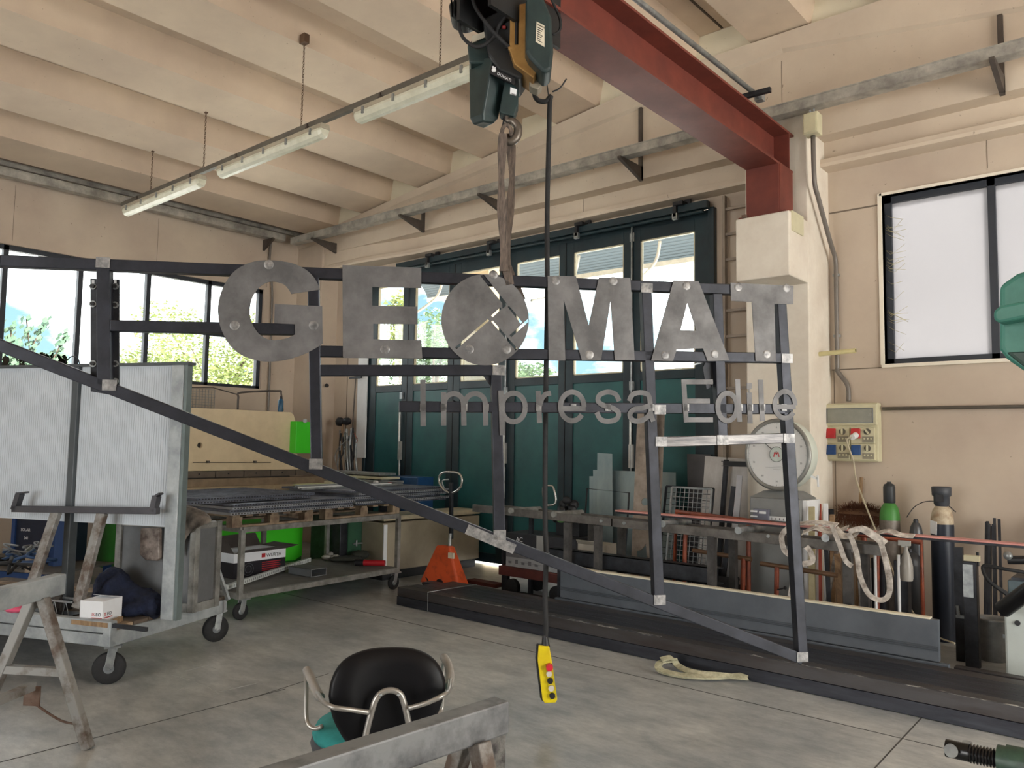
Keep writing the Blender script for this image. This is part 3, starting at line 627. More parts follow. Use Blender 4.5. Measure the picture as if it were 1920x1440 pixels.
# hook block and hook
hull([(946, 152), (966, 160), (972, 168), (972, 195), (964, 218), (940, 212), (936, 208)], .07, -.03, 'hook_block', HG, .008)
hull([(957, 163), (969, 168), (968, 180), (956, 176)], -.03, -.034, 'load_plate', WHITE, 0)
text_mb('1000', .018, hp(957.5, 177, -.036), hp(969, 182, -.036)-hp(957.5, 177, -.036), (0, 0, 1)).build('lettering', BLACK, ho)
hk = smooth([hp(950, 216), hp(952, 226), hp(962, 228), hp(971, 240), hp(968, 258), hp(956, 266), hp(945, 260), hp(941, 250)], 5)
MB().tube(hk, [.012+.014*math.sin(math.pi*i/(len(hk)-1)) for i in range(len(hk))], 10).build('hook', mat('hook_steel', (112, 104, 96), .4, .6), ho)
MB().tube([hp(946, 220), hp(943, 235), hp(941, 250)], .006, 6).build('hook_latch', DARKST, ho)
MB().tube([hp(961, 155, .02), hp(959, 138, .02)], .011, 6).tube([hp(951, 155, .02), hp(950, 138, .02)], .009, 6).build('load_chain', DARKST, ho)
hull([(990, 140), (1003, 132), (1018, 140), (1016, 160), (1008, 168), (994, 162)], .02, -.07, 'plug_socket', mat('cast_alloy', (150, 142, 126), .5, .3), .006)
MB().cyl(hp(953, 92, -.14), hp(960, 90, -.14), .014).build('cable_gland', BRASS, ho)
MB().tube(smooth([hp(862, 38, -.05), hp(862, 55, -.06), hp(872, 75, -.07), hp(895, 88, -.09), hp(922, 74, -.1), hp(938, 45, -.11), hp(958, 22, -.12), hp(972, 14, -.1)]), .011, 8).build('motor_cable', RUBBER, ho)
MB().tube(smooth([hp(885, -8, -.1), hp(892, 15, -.12), hp(915, 48, -.14), hp(940, 75, -.15), hp(957, 91, -.14)]), .011, 8).build('feed_cable', RUBBER, ho)
MB().tube(smooth([hp(1032, -6, -.05), hp(1040, 12, -.05), hp(1050, 35, -.05), hp(1050, 55, -.05), hp(1040, 64, -.05), hp(1037, 63, -.05)]), .008, 8).build('power_cable', RUBBER, ho)

# pendant control and its cable
PX, PYc = -2.94, 3.62
pc = thing('pendant_control', (PX, PYc, .35), 'yellow pendant control with red stop button hanging on a black cable', 'control')
def pp(px, py, o=0.0): return at(px, py, n=hn, p=(PX, PYc, 2), o=o)
cab = smooth([pp(1003, 168), pp(1003, 180), pp(1010, 189), pp(1024, 190), pp(1033, 180), pp(1031, 192), pp(1029, 260), pp(1026, 400), pp(1026, 560), pp(1023, 760), pp(1022, 960), pp(1024, 1040), pp(1022, 1120), pp(1024, 1170), pp(1023, 1195)], 4)
MB().tube(cab, .0155, 8).build('cable', RUBBER, pc)
MB().tube(smooth([pp(1036, 172), pp(1050, 165), pp(1062, 148)]), .005, 6).tube([pp(1030, 190), pp(1023, 140)], .004, 6).build('strain_wire', BLACK, pc)
MB().cyl(pp(1022, 1191), pp(1023, 1213), .015, .026).build('cable_boot', BLACK, pc)
YEL = mat('yellow_plastic', (228, 208, 20), .4, 0, .06, 6, col2=(204, 178, 16))
R0 = Vector(RM[0]); 
o0, o1 = -.03, .035
oc = [(1010, 1211), (1030, 1212), (1035, 1240), (1042, 1290), (1045, 1312), (1042, 1318), (1021, 1319), (1017, 1312), (1012, 1270), (1008, 1238)]
fr_ = [pp(x, y, o0) for x, y in oc]; bk_ = [q+hN*.035 for q in fr_]
n = len(fr_); MB().add(fr_+bk_, [tuple(range(n)), tuple(range(n, 2*n))]+[(i, (i+1) % n, n+(i+1) % n, n+i) for i in range(n)]).build('shell', YEL, pc, bevel=.006, seg=3)
fr2 = [q+hN*.034-R0*.012 for q in fr_]; bk2 = [q+hN*.03 for q in fr2]
MB().add(fr2+bk2, [tuple(range(n)), tuple(range(n, 2*n))]+[(i, (i+1) % n, n+(i+1) % n, n+i) for i in range(n)]).build('back_shell', BLACK, pc, bevel=.006)
MB().prism([[pp(1022, 1245, o0-.004), pp(1036, 1244, o0-.004), pp(1044, 1309, o0-.004), pp(1031, 1313, o0-.004)]], hN*.012).build('button_bed', mat('yellow_bed', (206, 186, 14), .5), pc, bevel=.003)
for i, (x, y) in enumerate(((1030, 1250), (1029.5, 1263), (1031.5, 1276), (1033.5, 1290), (1035.5, 1304))):
    c = pp(x, y, o0-.004); mt = [mat('red_button', (214, 40, 60), .4), mat('pale_button', (206, 200, 188), .5), BLACK, MATS.get('pale_button') or mat('pale_button', (206, 200, 188), .5), BLACK][i]
    MB().cyl(c, c-hN*(.03 if i == 0 else .014), .021 if i == 0 else .017, .019 if i == 0 else .016).build('stop_button' if i == 0 else 'push_button', mt, pc, bevel=.002)

# lifting sling from hook to sign
sl = MB(); SLM = mat('worn_textile_sling', (112, 98, 88), .85, 0, .2, 12, .2, col2=(70, 62, 58), stretch=(6, 6, 1))
for xs, o in (([943, 940, 942, 945], -.03), ([956, 960, 953, 951], .03)):
    pts = smooth([hp(xs[0], 250, o), hp(xs[1], 330, o), hp(xs[2], 420, o), hp(xs[3], 508, o)], 5); sl.ribbon(pts, [.045+.012*math.sin(i*.9) for i in range(len(pts))], hN, .008)
sl.tube(smooth([hp(941, 252), hp(943, 240, -.03), hp(950, 234, -.035), hp(957, 241, -.03), hp(959, 254)], 5), .012, 8)
_sa = math.radians(50); _sn = np.array([-math.sin(_sa), math.cos(_sa), 0])
for k in range(4): sl.ribbon(smooth([hp(943+k*4, 500, .0+.004*k)]+[at(x_+k*5, y_, n=_sn, p=(-2.94, 3.362, 2.6), o=.085+.006*k) for x_, y_ in ((948, 520), (957, 540), (966, 562))], 4), .03, hN, .004)
sl.ribbon([at(x_, y_, n=_sn, p=(-2.94, 3.362, 2.6), o=.004) for x_, y_ in ((950, 505), (953, 520), (956, 534))], .05, Vector(_sn)*-1, .004)
tag(sl.build('lifting_sling', SLM), 'worn brown textile lifting sling from the hoist hook to the sign frame', 'sling')

# ------------------------------------------------------------------ the GEOMAT sign frame
SA = math.radians(50); SU = Vector((math.cos(SA), math.sin(SA), 0)); SN = np.array([-math.sin(SA), math.cos(SA), 0]); SNV = Vector(SN); SP = (-2.94, 3.362, 2.6)
def sp(px, py, o=0.0): return at(px, py, n=SN, p=SP, o=o)
sg = thing('sign_frame', sp(980, 760, .03), 'welded steel sign frame with cut letters GEOMAT Impresa Edile hanging from the hoist', 'sign')
TH = .006
def member(p, q, w=.06, name='frame_tube', mt=TUBE, o=.008, ext=0.0, dep=None):
    A, B = sp(*p, o), sp(*q, o); dep = dep or w; d = (B-A).normalized(); A -= d*ext; B += d*ext; c = SNV*dep/2
    return MB().bar(A+c, B+c, w, dep, side=d.cross(SNV)).build(name, mt, sg, bevel=.004)
D0, D1 = sp(0, 648, .008), sp(1500, 1236, .008)
member((0, 488), (1476, 546), ext=.0); 
A_ = sp(0, 488, .008); d_ = (sp(400, 502, .008)-A_).normalized(); MB().bar(A_+SNV*.03, A_-d_*.55+SNV*.03, .06, .06, side=d_.cross(SNV)).build('frame_tube', TUBE, sg, bevel=.004)
member((0, 648), (1503, 1236), .062, ext=.012)
A_ = D0; d_ = (D1-D0).normalized(); MB().bar(A_+SNV*.03, A_-d_*.55+SNV*.03, .06, .06, side=d_.cross(SNV)).build('frame_tube', TUBE, sg, bevel=.004)
member((192.5, 498), (194, 722), .066); member((206, 610), (553, 617)); member((587, 512), (593, 872)); member((600, 658), (1478, 671)); member((600, 694), (925, 694))
member((931, 700), (937, 1003)); member((748, 762), (1482, 767)); member((1213, 545), (1237, 1132)); member((1346, 550), (1356, 822)); member((1235, 829), (1482, 821), mt=mat('bright_drawn_steel', (112, 109, 107), .3, .6, .3, 5, .05, col2=(58, 57, 60), stretch=(.6, .6, 6))); member((1466, 560), (1507, 1236))
for p in ((193, 492), (205, 722), (592, 870), (935, 694), (937, 1003), (1213, 540), (1237, 1125), (1238, 768), (1240, 828), (1480, 822), (1476, 672), (1505, 1232), (1355, 825)):   # ground weld seams
    c = sp(*p, .005); MB().obox(c, SU, (0, 0, 1), SN, .035, .028, .002).build('weld_patch', GRIND, sg)
c = sp(985, 1018, .005); d_ = (D1-D0).normalized(); MB().bar(sp(875, 992, .005), sp(965, 1030, .005), .055, .004, side=d_.cross(SNV)).build('weld_patch', GRIND, sg)
pl = MB().prism([[sp(x, y, .07) for x, y in [(169, 522), (223, 524), (223, 726), (205, 740), (170, 734)]]], SNV*.012).build('mounting_plate', DARKST, sg)
for pxs in ([(169, 522), (180, 522)], [(210, 522), (222, 524)]):
    cx = (pxs[0][0]+pxs[1][0])/2
    for y in (537, 572, 682, 715) if cx > 190 else (537, 570, 682):
        c = sp(cx, y, .07); MB().cyl(c, c-SNV*.006, .018, n=14).m(1).cyl(c-SNV*.006, c-SNV*.016, .011, n=6).build('bolt', [GALV, BLACK], pl)
    MB().prism([[sp(cx-2.5, 525, .069), sp(cx+2.5, 525, .069), sp(cx+2.5, 532, .069), sp(cx-2.5, 532, .069)]], SNV*.002).build('slot', WHITE, pl)
for pxs in ([(895, 688), (935, 700), (935, 730), (925, 730)],):
    MB().prism([[sp(x, y, .03) for x, y in pxs]], SNV*.02).build('gusset_plate', DARKST, sg); c = sp(926, 722, .03); MB().cyl(c, c-SNV*.015, .014, n=8).build('bolt', GALV, sg)
MB().prism([[sp(1318, 690, .05), sp(1324, 676, .05), sp(1336, 676, .05), sp(1336, 725, .05), sp(1325, 730, .05)]], SNV*.012).build('gusset_plate', DARKST, sg)
MB().prism([[sp(1270, 693, .07), sp(1330, 673, .07), sp(1332, 677, .07)]], SNV*.03).build('gusset_plate', GALV, sg)
def letter(loops, name='letter'):
    return MB().prism([[sp(x, y) for x, y in l] for l in loops], SNV*TH).build(name, PLATE, sg)
def c2(pts, k=4): return [(p.x, p.y) for p in smooth([(x, y, 0) for x, y in pts], k)]
G = c2([(600, 543), (592, 525), (577, 508), (555, 496), (530, 490), (500, 488), (470, 492), (440, 508), (420, 535), (410, 565), (409, 590), (414, 615), (428, 643), (450, 664), (478, 675), (505, 678), (535, 675), (565, 666), (590, 654), (605, 644)])+[(604, 574), (515, 570), (514, 606), (553, 608)]+c2([(553, 627), (538, 634), (515, 638), (497, 634), (482, 622), (471, 602), (468, 583), (472, 560), (483, 542), (497, 531), (512, 528), (530, 532), (540, 541), (546, 551)])
letter([G])
letter([[(642, 497), (790, 502), (790, 540), (698, 538), (698, 573), (783, 575), (783, 608), (700, 607), (700, 636), (790, 638), (792, 672), (643, 671)]])
disc = [(909.5+82*math.cos(t*math.pi/32), 599.5+85.5*math.sin(t*math.pi/32)) for t in range(64)]
hs = [[(575, 118), (628, 106), (950, 512), (878, 568), (875, 492)], [(860, 543), (865, 572), (745, 685), (727, 658)], [(682, 705), (698, 730), (262, 1112), (235, 1092)], [(728, 742), (752, 727), (1080, 1105), (1058, 1132)], [(948, 542), (968, 528), (1148, 745), (1125, 770)], [(1226, 702), (1230, 745), (1000, 950), (975, 925)]]
letter([disc]+[[(820+x/7.2, 500+y/7.2) for x, y in h] for h in hs])
letter([[(1027, 517), (1080, 518), (1104, 611), (1123, 520), (1182, 521), (1190, 675), (1153, 675), (1145, 563), (1127, 675), (1091, 675), (1057, 562), (1060, 676), (1029, 676)]])
letter([[(1263, 526), (1310, 527), (1368, 676), (1327, 677), (1318, 653), (1269, 655), (1262, 677), (1221, 676)], [(1289, 567), (1276, 619), (1306, 620)]])
letter([[(1370, 530), (1488, 536), (1487, 570), (1452, 570), (1455, 678), (1417, 677), (1410, 566), (1371, 564)]])
for x, y in ((504, 496), (440, 610), (880, 655), (950, 655), (925, 515), (1042, 526), (1150, 527), (1105, 665), (1287, 536), (1247, 666), (1340, 664), (1384, 538), (1475, 540), (1438, 664), (722, 655), (588, 610)):
    c = sp(x, y, -.0005); MB().lathe(c, [(.026, -.0), (.024, .001), (.012, .0012)], 14, -SNV).build('weld_patch', GRIND, sg)
def E_(cx, cy, rx, ry, a0, a1, n=16): return [(cx+rx*math.cos(math.radians(a0+(a1-a0)*i/n)), cy-ry*math.sin(math.radians(a0+(a1-a0)*i/n))) for i in range(n+1)]
LET = [('I', [[(793, 712), (793.5, 799)]]),
 ('m', [[(832, 735), (832, 798)], E_(851, 757, 18, 19, 180, 0)+[(870, 798)], E_(891, 757, 19, 19, 180, 0)+[(911, 798)]]),
 ('p', [[(939, 732), (942, 816)], E_(963, 764, 22, 27, 0, 360, 28)]),
 ('r', [[(1009, 733), (1012, 793)], [(1012, 760), (1016, 747), (1023, 739), (1033, 737)]]),
 ('e', [E_(1073, 762, 22, 27, -2, 325, 26), [(1052, 766), (1098, 766)]]),
 ('s', [c2([(1161, 752), (1154, 739), (1139, 735), (1124, 741), (1122, 753), (1134, 761), (1149, 765), (1160, 774), (1156, 786), (1140, 790), (1126, 786), (1119, 773)], 3)]),
 ('a', [c2([(1180, 752), (1186, 740), (1200, 736), (1215, 740), (1219, 754), (1220, 775), (1225, 790)], 3), c2([(1219, 760), (1205, 765), (1188, 768), (1181, 778), (1187, 788), (1201, 789), (1214, 782), (1220, 772)], 3)]),
 ('E', [[(1282, 712), (1287, 792)], [(1278, 716), (1337, 716)], [(1282, 752), (1331, 752)], [(1284, 787), (1337, 787)]]),
 ('d', [E_(1364, 763, 18, 26, 0, 360, 26), [(1383, 711), (1387, 791)]]),
 ('i', [[(1405, 736), (1407, 794)], [(1405, 718), (1405, 729)], [(1405, 729), (1405, 736)]]),
 ('l', [[(1426, 712), (1430, 790)]]),
 ('e', [E_(1472, 759, 19, 25, -2, 325, 26), [(1455, 763), (1492, 763)]])]
for ch, strokes in LET:
    m_ = MB()
    for si, s_ in enumerate(strokes):
        wpx = 10 if ch not in 'Ilid' else 10.5
        if ch == 'i' and si == 2: wpx = 2
        W_ = .029*wpx/10; m_.ribbon([sp(x, y, -.0004*si) for x, y in s_], W_, SNV, TH)
    m_.build('letter', PLATE, sg)
    x, y = strokes[0][len(strokes[0])//2]
for x in (793, 832, 871, 911, 941, 1010, 1075, 1140, 1222, 1287, 1387, 1407, 1430, 1470):
    c = sp(x, 764, .003); MB().obox(c, SU, (0, 0, 1), SN, .016, .02, .003).build('weld_patch', GRIND, sg)

# ================================================================== WALL FITTINGS
CON = mat('grey_conduit', (118, 112, 106), .4, .2, .08, 6)
def conduit(pts, r, label, name='conduit', clips=()):
    t = thing(name, pts[-1], label, 'conduit'); MB().tube(pts, r, 10).build('pipe', CON, t)
    for c in clips: MB().box(c[0]-.03, c[0]+.03, c[1]-.01, c[1]+.03, c[2]-.012, c[2]+.012).build('clip', GALV, t)
    return t
jb = at(1523, 232, y=7.25)
t = thing('junction_box', jb, 'cream junction box under the cable tray beside the pilaster', 'junction box')
MB().box(-2.665, -2.53, 7.2, 7.33, 4.52, 4.72).build('housing', CREAM, t, bevel=.006)
MB().box(-2.655, -2.54, 7.19, 7.2, 4.53, 4.71).build('cover', CREAM, t, bevel=.004)
MB().tube([(-2.61, 7.26, 4.72), (-2.62, 7.25, 4.8)], .008).tube([(-2.58, 7.26, 4.72), (-2.58, 7.25, 4.8)], .008).build('cable_tail', GALV, t)
conduit(smooth([(-2.6, 7.28, 4.52), (-2.6, 7.3, 4.1), (-2.6, 7.4, 3.95), (-2.6, 7.7, 3.6), (-2.6, 7.84, 3.45), (-2.6, 7.85, 3.2), (-2.6, 7.85, 2.45), (-2.6, 7.85, 2.36), (-2.52, 7.85, 2.24), (-2.5, 7.85, 2.16), (-2.5, 7.85, 2.06)], 5), .022, 'grey conduit dropping from the junction box to the socket board', clips=((-2.6, 7.85, 3.3), (-2.6, 7.85, 2.7)))
conduit([(-2.2, 7.86, 1.985), (XR, 7.86, 1.985)], .017, 'thin grey conduit running right from the socket board', clips=((-1.6, 7.87, 1.985), (-1.2, 7.87, 1.985)))
conduit(smooth([(-11.22, 7.0, 4.85), (-11.24, 7.0, 4.5), (-11.24, 7.02, 4.3), (-11.24, 7.06, 4.1), (-11.24, 7.08, 3.6), (-11.24, 7.08, 1.4)], 4), .018, 'grey conduit down the left wall right of the window')
# socket board
bx0, bx1, by = -2.71, -2.22, 7.78
t = thing('socket_board', (-2.46, 7.88, 1.49), 'cream industrial socket board with red and blue outlets on the right wall', 'socket board')
MB().box(bx0, bx1, by+.01, 7.895, 1.49, 2.04).build('housing', CREAM, t, bevel=.01)
MB().box(bx0+.005, bx1-.005, by-.02, by+.012, 1.83, 2.03).build('breaker_cover', CREAM, t, bevel=.008)
MB().box(bx0+.04, bx1-.04, by-.028, by-.019, 1.855, 1.985).build('breaker_window', mat('smoked_window', (140, 140, 128), .25, 0, .1, 9), t, bevel=.003)
m_ = MB()
for z in (1.852, 1.985): m_.box(bx0+.035, bx1-.035, by-.03, by-.018, z, z+.006)
for x in (bx0+.033, bx1-.04): m_.box(x, x+.006, by-.03, by-.018, 1.852, 1.991)
m_.build('window_trim', GREY, t)
RB = mat('red_socket', (190, 44, 48), .4); BB = mat('blue_socket', (34, 74, 128), .4)
for i in range(2):
    for j in range(2):
        x0 = bx0+.022+i*.225; z0 = 1.505+(1-j)*.155
        f = MB().box(x0, x0+.215, by-.008, by+.012, z0, z0+.15).build('socket_module', CREAM, t, bevel=.004)
        MB().hexa([(x0+.008, by-.05, z0+.045), (x0+.09, by-.035, z0+.045), (x0+.09, by-.006, z0+.045), (x0+.008, by-.006, z0+.045)], [(x0+.008, by-.03, z0+.14), (x0+.09, by-.02, z0+.14), (x0+.09, by-.006, z0+.14), (x0+.008, by-.006, z0+.14)]).build('socket_flap', RB if j == 0 else BB, f, bevel=.006)
        MB().cyl((x0+.15, by-.008, z0+.11), (x0+.15, by-.016, z0+.11), .03).m(1).obox((x0+.15, by-.022, z0+.11), (1, 0, 0) if (i, j) != (1, 0) else (.8, 0, .6), (0, 1, 0), (0, 0, 1) if (i, j) != (1, 0) else (-.6, 0, .8), .007, .01, .027).build('rotary_switch', [mat('switch_well', (90, 86, 74), .5), CREAM], f)
        MB().box(x0+.105, x0+.205, by-.014, by-.006, z0+.01, z0+.065).m(1).cyl((x0+.125, by-.014, z0+.045), (x0+.125, by-.018, z0+.045), .008).cyl((x0+.155, by-.014, z0+.045), (x0+.155, by-.018, z0+.045), .008).cyl((x0+.185, by-.014, z0+.045), (x0+.185, by-.018, z0+.045), .008).build('fuse_cover', [mat('fuse_grey', (142, 136, 118), .5), CREAM], f)
m_ = MB().cyl((bx0+.3, by-.03, 1.735), (bx0+.29, by-.1, 1.715), .03, .026); m_.build('plug', WHITE, t)
m_ = MB().tube(smooth([(bx0+.285, by-.1, 1.715), (bx0+.25, by-.13, 1.68), (bx0+.29, by-.08, 1.5), (bx0+.31, by-.05, 1.3), at(1640, 990, y=7.42), at(1662, 1040, y=7.2), at(1690, 1110, y=7.0), at(1720, 1160, y=6.85), at(1750, 1190, y=6.75), at(1790, 1206, y=6.62)], 6), .007, 6)
tag(m_.build('extension_cable', mat('pale_cable', (196, 186, 160), .5)), 'pale cable hanging from the socket board down to the floor', 'cable')
# cream plastic stub pipe on the pilaster
A = at(1536, 664, x=-2.68); tag(MB().cyl(A, A+Vector((.34, -.02, .01)), .022, n=18).m(1).cyl(A+Vector((.335, -.02, .01)), A+Vector((.342, -.02, .01)), .017).build('pipe_stub', [mat('yellowed_pipe', (226, 216, 162), .4), mat('pipe_bore', (120, 112, 80), .8)]), 'yellowed plastic pipe stub sticking out of the pilaster', 'pipe')
# ladder beside the door
t = thing('ladder', (-3.55, 7.78, 0), 'tall grey ladder standing on the wall between green doors and pilaster', 'ladder')
LAD = mat('ladder_grey', (150, 138, 126), .5, .3, .1, 8)
for x, y in ((-3.74, 7.8), (-3.335, 7.8)): MB().box(x-.016, x+.016, y-.03, y+.03, 0, 4.3).build('rail', LAD, t)
for k in range(15): z = .3+k*.275; MB().bar((-3.73, 7.8, z), (-3.345, 7.8, z), .028, .028).build('rung', LAD, t)

# ================================================================== FLOOR: STEEL PILE BY THE DOORS
random.seed(21)
PILE = mat('black_tube_steel', (66, 68, 76), .42, .5, .2, 5, .04, col2=(40, 42, 50), stretch=(.4, 3, 3)); PILER = mat('rust_bloomed_tube', (78, 76, 77), .42, .5, .2, 3, .05, col2=(58, 50, 48), stretch=(.5, 3, 3), thr=(.3, .6))
k = 0
for j in range(2):
    for i in range(5):
        y = 5.33+i*.125; z = .004+j*.088; xa_ = (-6.05, -6.05, -5.98, -6.1, -5.9)[i]+(.0 if j == 0 else random.uniform(0, .05))
        wh = ['front', 'second', 'third', 'fourth', 'rearmost'][i]+(' box tube in the bottom layer of the floor pile' if j == 0 else ' box tube in the top layer of the floor pile')
        m_ = MB().box(xa_, 1.6, y, y+.12, z, z+.084)
        m_.m(1).box(xa_-.0015, xa_+.001, y+.008, y+.112, z+.008, z+.076)
        tag(m_.build('box_tube', [PILER if (i*3+j) % 4 == 1 else PILE, BLACK], bevel=.004), 'long dark steel '+wh, 'steel tube', 'long box tubes stacked on the floor')
tag(MB().tube([(-5.6, 5.325, .0), (-5.6, 5.322, .184), (-5.58, 5.6, .186), (-5.55, 5.95, .186)], .004, 5).build('binding_wire', GALV), 'thin binding wire around the left end of the floor pile', 'wire')
# door panels (grey, cream top edge) lying on edge behind the pile
PG = mat('anthracite_panel', (92, 98, 106), .45, .1, .06, 3, col2=(78, 84, 92)); PE = mat('cream_edge', (236, 228, 204), .5)
for nm, x0, x1, y, z0_, z1_, lab in (('insulated_panel', -4.55, -1.36, 6.02, .185, .46, 'grey grooved panel with cream top edge, standing behind the tube pile'), ('insulated_panel', -4.6, -1.3, 6.0, .004, .18, 'lower grey grooved panel under the cream-edged one')):
    t = thing(nm, (-3, y, z0_), lab, 'panel', 'grey panels behind the tube pile')
    MB().box(x0, x1, y, y+.05, z0_, z1_).build('sheet', PG, t, bevel=.003)
    if z1_ > .3: MB().box(x0, x1-.05, y-.004, y+.055, z1_, z1_+.012).build('top_edge', PE, t); zs = (z0_+.07, z0_+.082, z0_+.094)
    else: zs = (z0_+.1,)
    m_ = MB()
    for z in zs: m_.box(x0, x1, y-.006, y, z, z+.006)
    m_.build('groove_rib', mat('rib_shade', (66, 72, 80), .5), t)
SCR = mat('scraped_scale_glint', (196, 194, 188), .4, .4, .1, 11, .1, col2=(62, 64, 70), thr=(.5, .6), stretch=(1, 3, 3))  # reflected highlight on scraped mill scale, put into the colour as bright streaks
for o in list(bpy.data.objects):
    if o.get('label') == 'long dark steel front box tube in the top layer of the floor pile': MB().box(-5.3, -3.1, 5.333, 5.375, .1755, .1775).build('scraped_glint', SCR, o); MB().box(-2.6, 1.0, 5.333, 5.36, .1755, .1772).build('scraped_glint', SCR, o)
# second low layer: dark profiles to the right behind
for k in range(4):
    y = 6.12+k*.09; tag(MB().box(-1.2-.05*k, 1.6, y, y+.08, .004, .075+.01*(k % 2)).build('box_tube', PILER if k % 2 else PILE, bevel=.004), ['dark flat profile just behind the tube pile at right', 'second dark profile behind the pile at right', 'third dark profile behind the pile at right', 'rear dark profile in front of the bucket'][k], 'steel tube', 'low profiles at the right behind the pile')
for k, (x0, x1, y, z) in enumerate(((-5.7, -4.0, 6.2, .05), (-5.6, -4.62, 6.32, .05), (-5.6, -4.65, 6.44, .05))):
    tag(MB().box(x0, x1, y, y+.1, 0, z).build('flat_bar', PILER, bevel=.003), ['nearest', 'middle', 'rear'][k]+' low dark bar on the floor right of the pallet truck', 'steel bar', 'low bars beside the pallet truck')
# dark I-beam lengths behind the panel
t = thing('steel_channel', (-4.0, 6.42, .3), 'dark steel channel lying behind the cream-edged panel', 'steel channel')
MB().box(-4.9, -3.1, 6.3, 6.31, .44, .58).build('web', DARKST, t); MB().box(-4.9, -3.1, 6.3, 6.42, .572, .58).box(-4.9, -3.1, 6.3, 6.42, .44, .448).build('flange', DARKST, t); MB().box(-4.8, -4.72, 6.3, 6.4, 0, .44).box(-3.3, -3.22, 6.3, 6.4, 0, .44).build('support', DARKST, t)
# webbing sling on the floor
SLC = mat('cream_webbing', (196, 192, 164), .85, 0, .15, 20, .2, col2=(150, 148, 122))
m_ = MB(); P_ = [at(x, y, z=zz) for x, y, zz in ((1268, 1240, .05), (1240, 1243, .06), (1236, 1256, .03), (1262, 1265, .015), (1300, 1270, .02), (1350, 1271, .02), (1404, 1266, .03))]
m_.ribbon(smooth(P_, 5), .05, (0, -.3, 1), .012)
m_.ribbon(smooth([at(1240, 1238, z=.08), at(1262, 1234, z=.09), at(1270, 1248, z=.03), at(1300, 1262, z=.03), at(1360, 1268, z=.035), at(1402, 1272, z=.02)], 5), .045, (0, -.5, .8), .012)
tag(m_.build('webbing_sling', SLC), 'cream webbing sling lying folded on the floor in front of the pile', 'sling')

# ================================================================== ROLLER BENCH WITH PINK BAR
t = thing('roller_bench', (-3.6, 6.45, 0), 'steel roller bench of long rails and rollers along the door wall', 'bench')
RB_ = mat('bench_rail', (112, 108, 104), .5, .4, .12, 9, col2=(80, 77, 74)); RBL = mat('bench_leg', (84, 82, 80), .6, .3, .12, 9, col2=(58, 56, 56)); bz = .93
for y, x0, x1 in ((6.2, -5.85, -1.75), (6.6, -6.2, -1.9)):
    m_ = MB()
    if y < 6.5: m_.bar((x0, y, bz-.01), (-4.1, y, bz-.03), .04, .075, side=(0, 1, 0)).bar((-4.08, y, bz-.03), (x1, y, bz-.06), .04, .075, side=(0, 1, 0))
    else: m_.bar((x0+.4, y, bz-.03), (x1, y, bz-.08), .04, .07, side=(0, 1, 0))
    m_.build('rail', RB_, t, bevel=.003)
for x in (-5.3, -4.75, -3.55, -2.85, -2.15): MB().cyl((x, 6.16, bz+.0), (x, 6.64, bz-.01), .03, n=18).build('roller', WORN if x < -4.5 else GALV, t)
for x in (-4.6, -4.25, -3.1, -2.0):
    for y in (6.2, 6.6): MB().box(x-.03, x+.03, y-.03, y+.03, 0, bz-.07).build('leg', RBL, t)
for x in (-5.75,): MB().box(x-.02, x+.02, 6.58, 6.62, 0, bz-.1).box(x+.35, x+.39, 6.58, 6.62, 0, bz-.1).build('leg', DARKST, t)
for x in (-4.2, -3.95, -3.6, -2.6, -1.95): MB().cyl((x, 6.18, bz-.025), (x, 6.165, bz-.025), .014, n=10).build('bolt', GALV, t)
tag(MB().bar((-4.15, 6.38, bz+.065), (.1, 6.42, bz+.04), .11, .012, side=(0, 1, 0)).m(1).bar((-4.15, 6.38, bz+.05), (.1, 6.42, bz+.025), .09, .018, side=(0, 1, 0)).build('flat_bar', [PINK, DARKST], bevel=.002), 'long pink-primed flat bar lying on the roller bench', 'steel bar')
for px, py in ((1192, 1000), (1320, 990), (1430, 1000)): pass
# webbing over the bench end
random.seed(11)
WB = mat('dirty_white_webbing', (226, 220, 212), .85, 0, .2, 14, .2, col2=(140, 130, 122))
m_ = MB()
def strip(pts, yy, w_=.045, nr=(0, -1, .2)): m_.ribbon(smooth([at(x, y, y=yy) for x, y in pts], 5), w_, nr, .006)
strip([(1478, 990), (1466, 1005), (1470, 1030), (1480, 1040)], 6.12, .04); strip([(1505, 1058), (1524, 1052), (1520, 1035), (1512, 1025)], 6.12, .04)
strip([(1590, 1000), (1597, 1010), (1607, 1040), (1613, 1080), (1630, 1115), (1655, 1125), (1668, 1108), (1662, 1060), (1650, 1015), (1630, 1000), (1610, 992), (1592, 998)], 6.1, .036)
strip([(1560, 985), (1574, 1020), (1585, 1050), (1598, 1062)], 6.12, .035); strip([(1650, 1010), (1660, 1045), (1668, 1080), (1670, 1108)], 6.08, .035)
strip([(1565, 992), (1580, 1005), (1600, 1003), (1615, 992), (1640, 1006), (1660, 1020)], 6.15, .07, (0, -.5, .8)); strip([(1640, 1002), (1665, 996), (1690, 1004), (1714, 1006)], 6.3, .07, (0, -.3, 1))
strip([(1505, 1000), (1530, 990), (1560, 998), (1590, 990)], 6.25, .09, (0, -.3, 1)); strip([(1495, 983), (1530, 980), (1570, 985)], 6.35, .08, (0, -.3, 1))
strip([(1485, 1090), (1478, 1130), (1476, 1180)], 6.15, .02)
tag(m_.build('webbing_strap', WB), 'tangle of dirty white lifting straps draped over the bench end', 'sling')
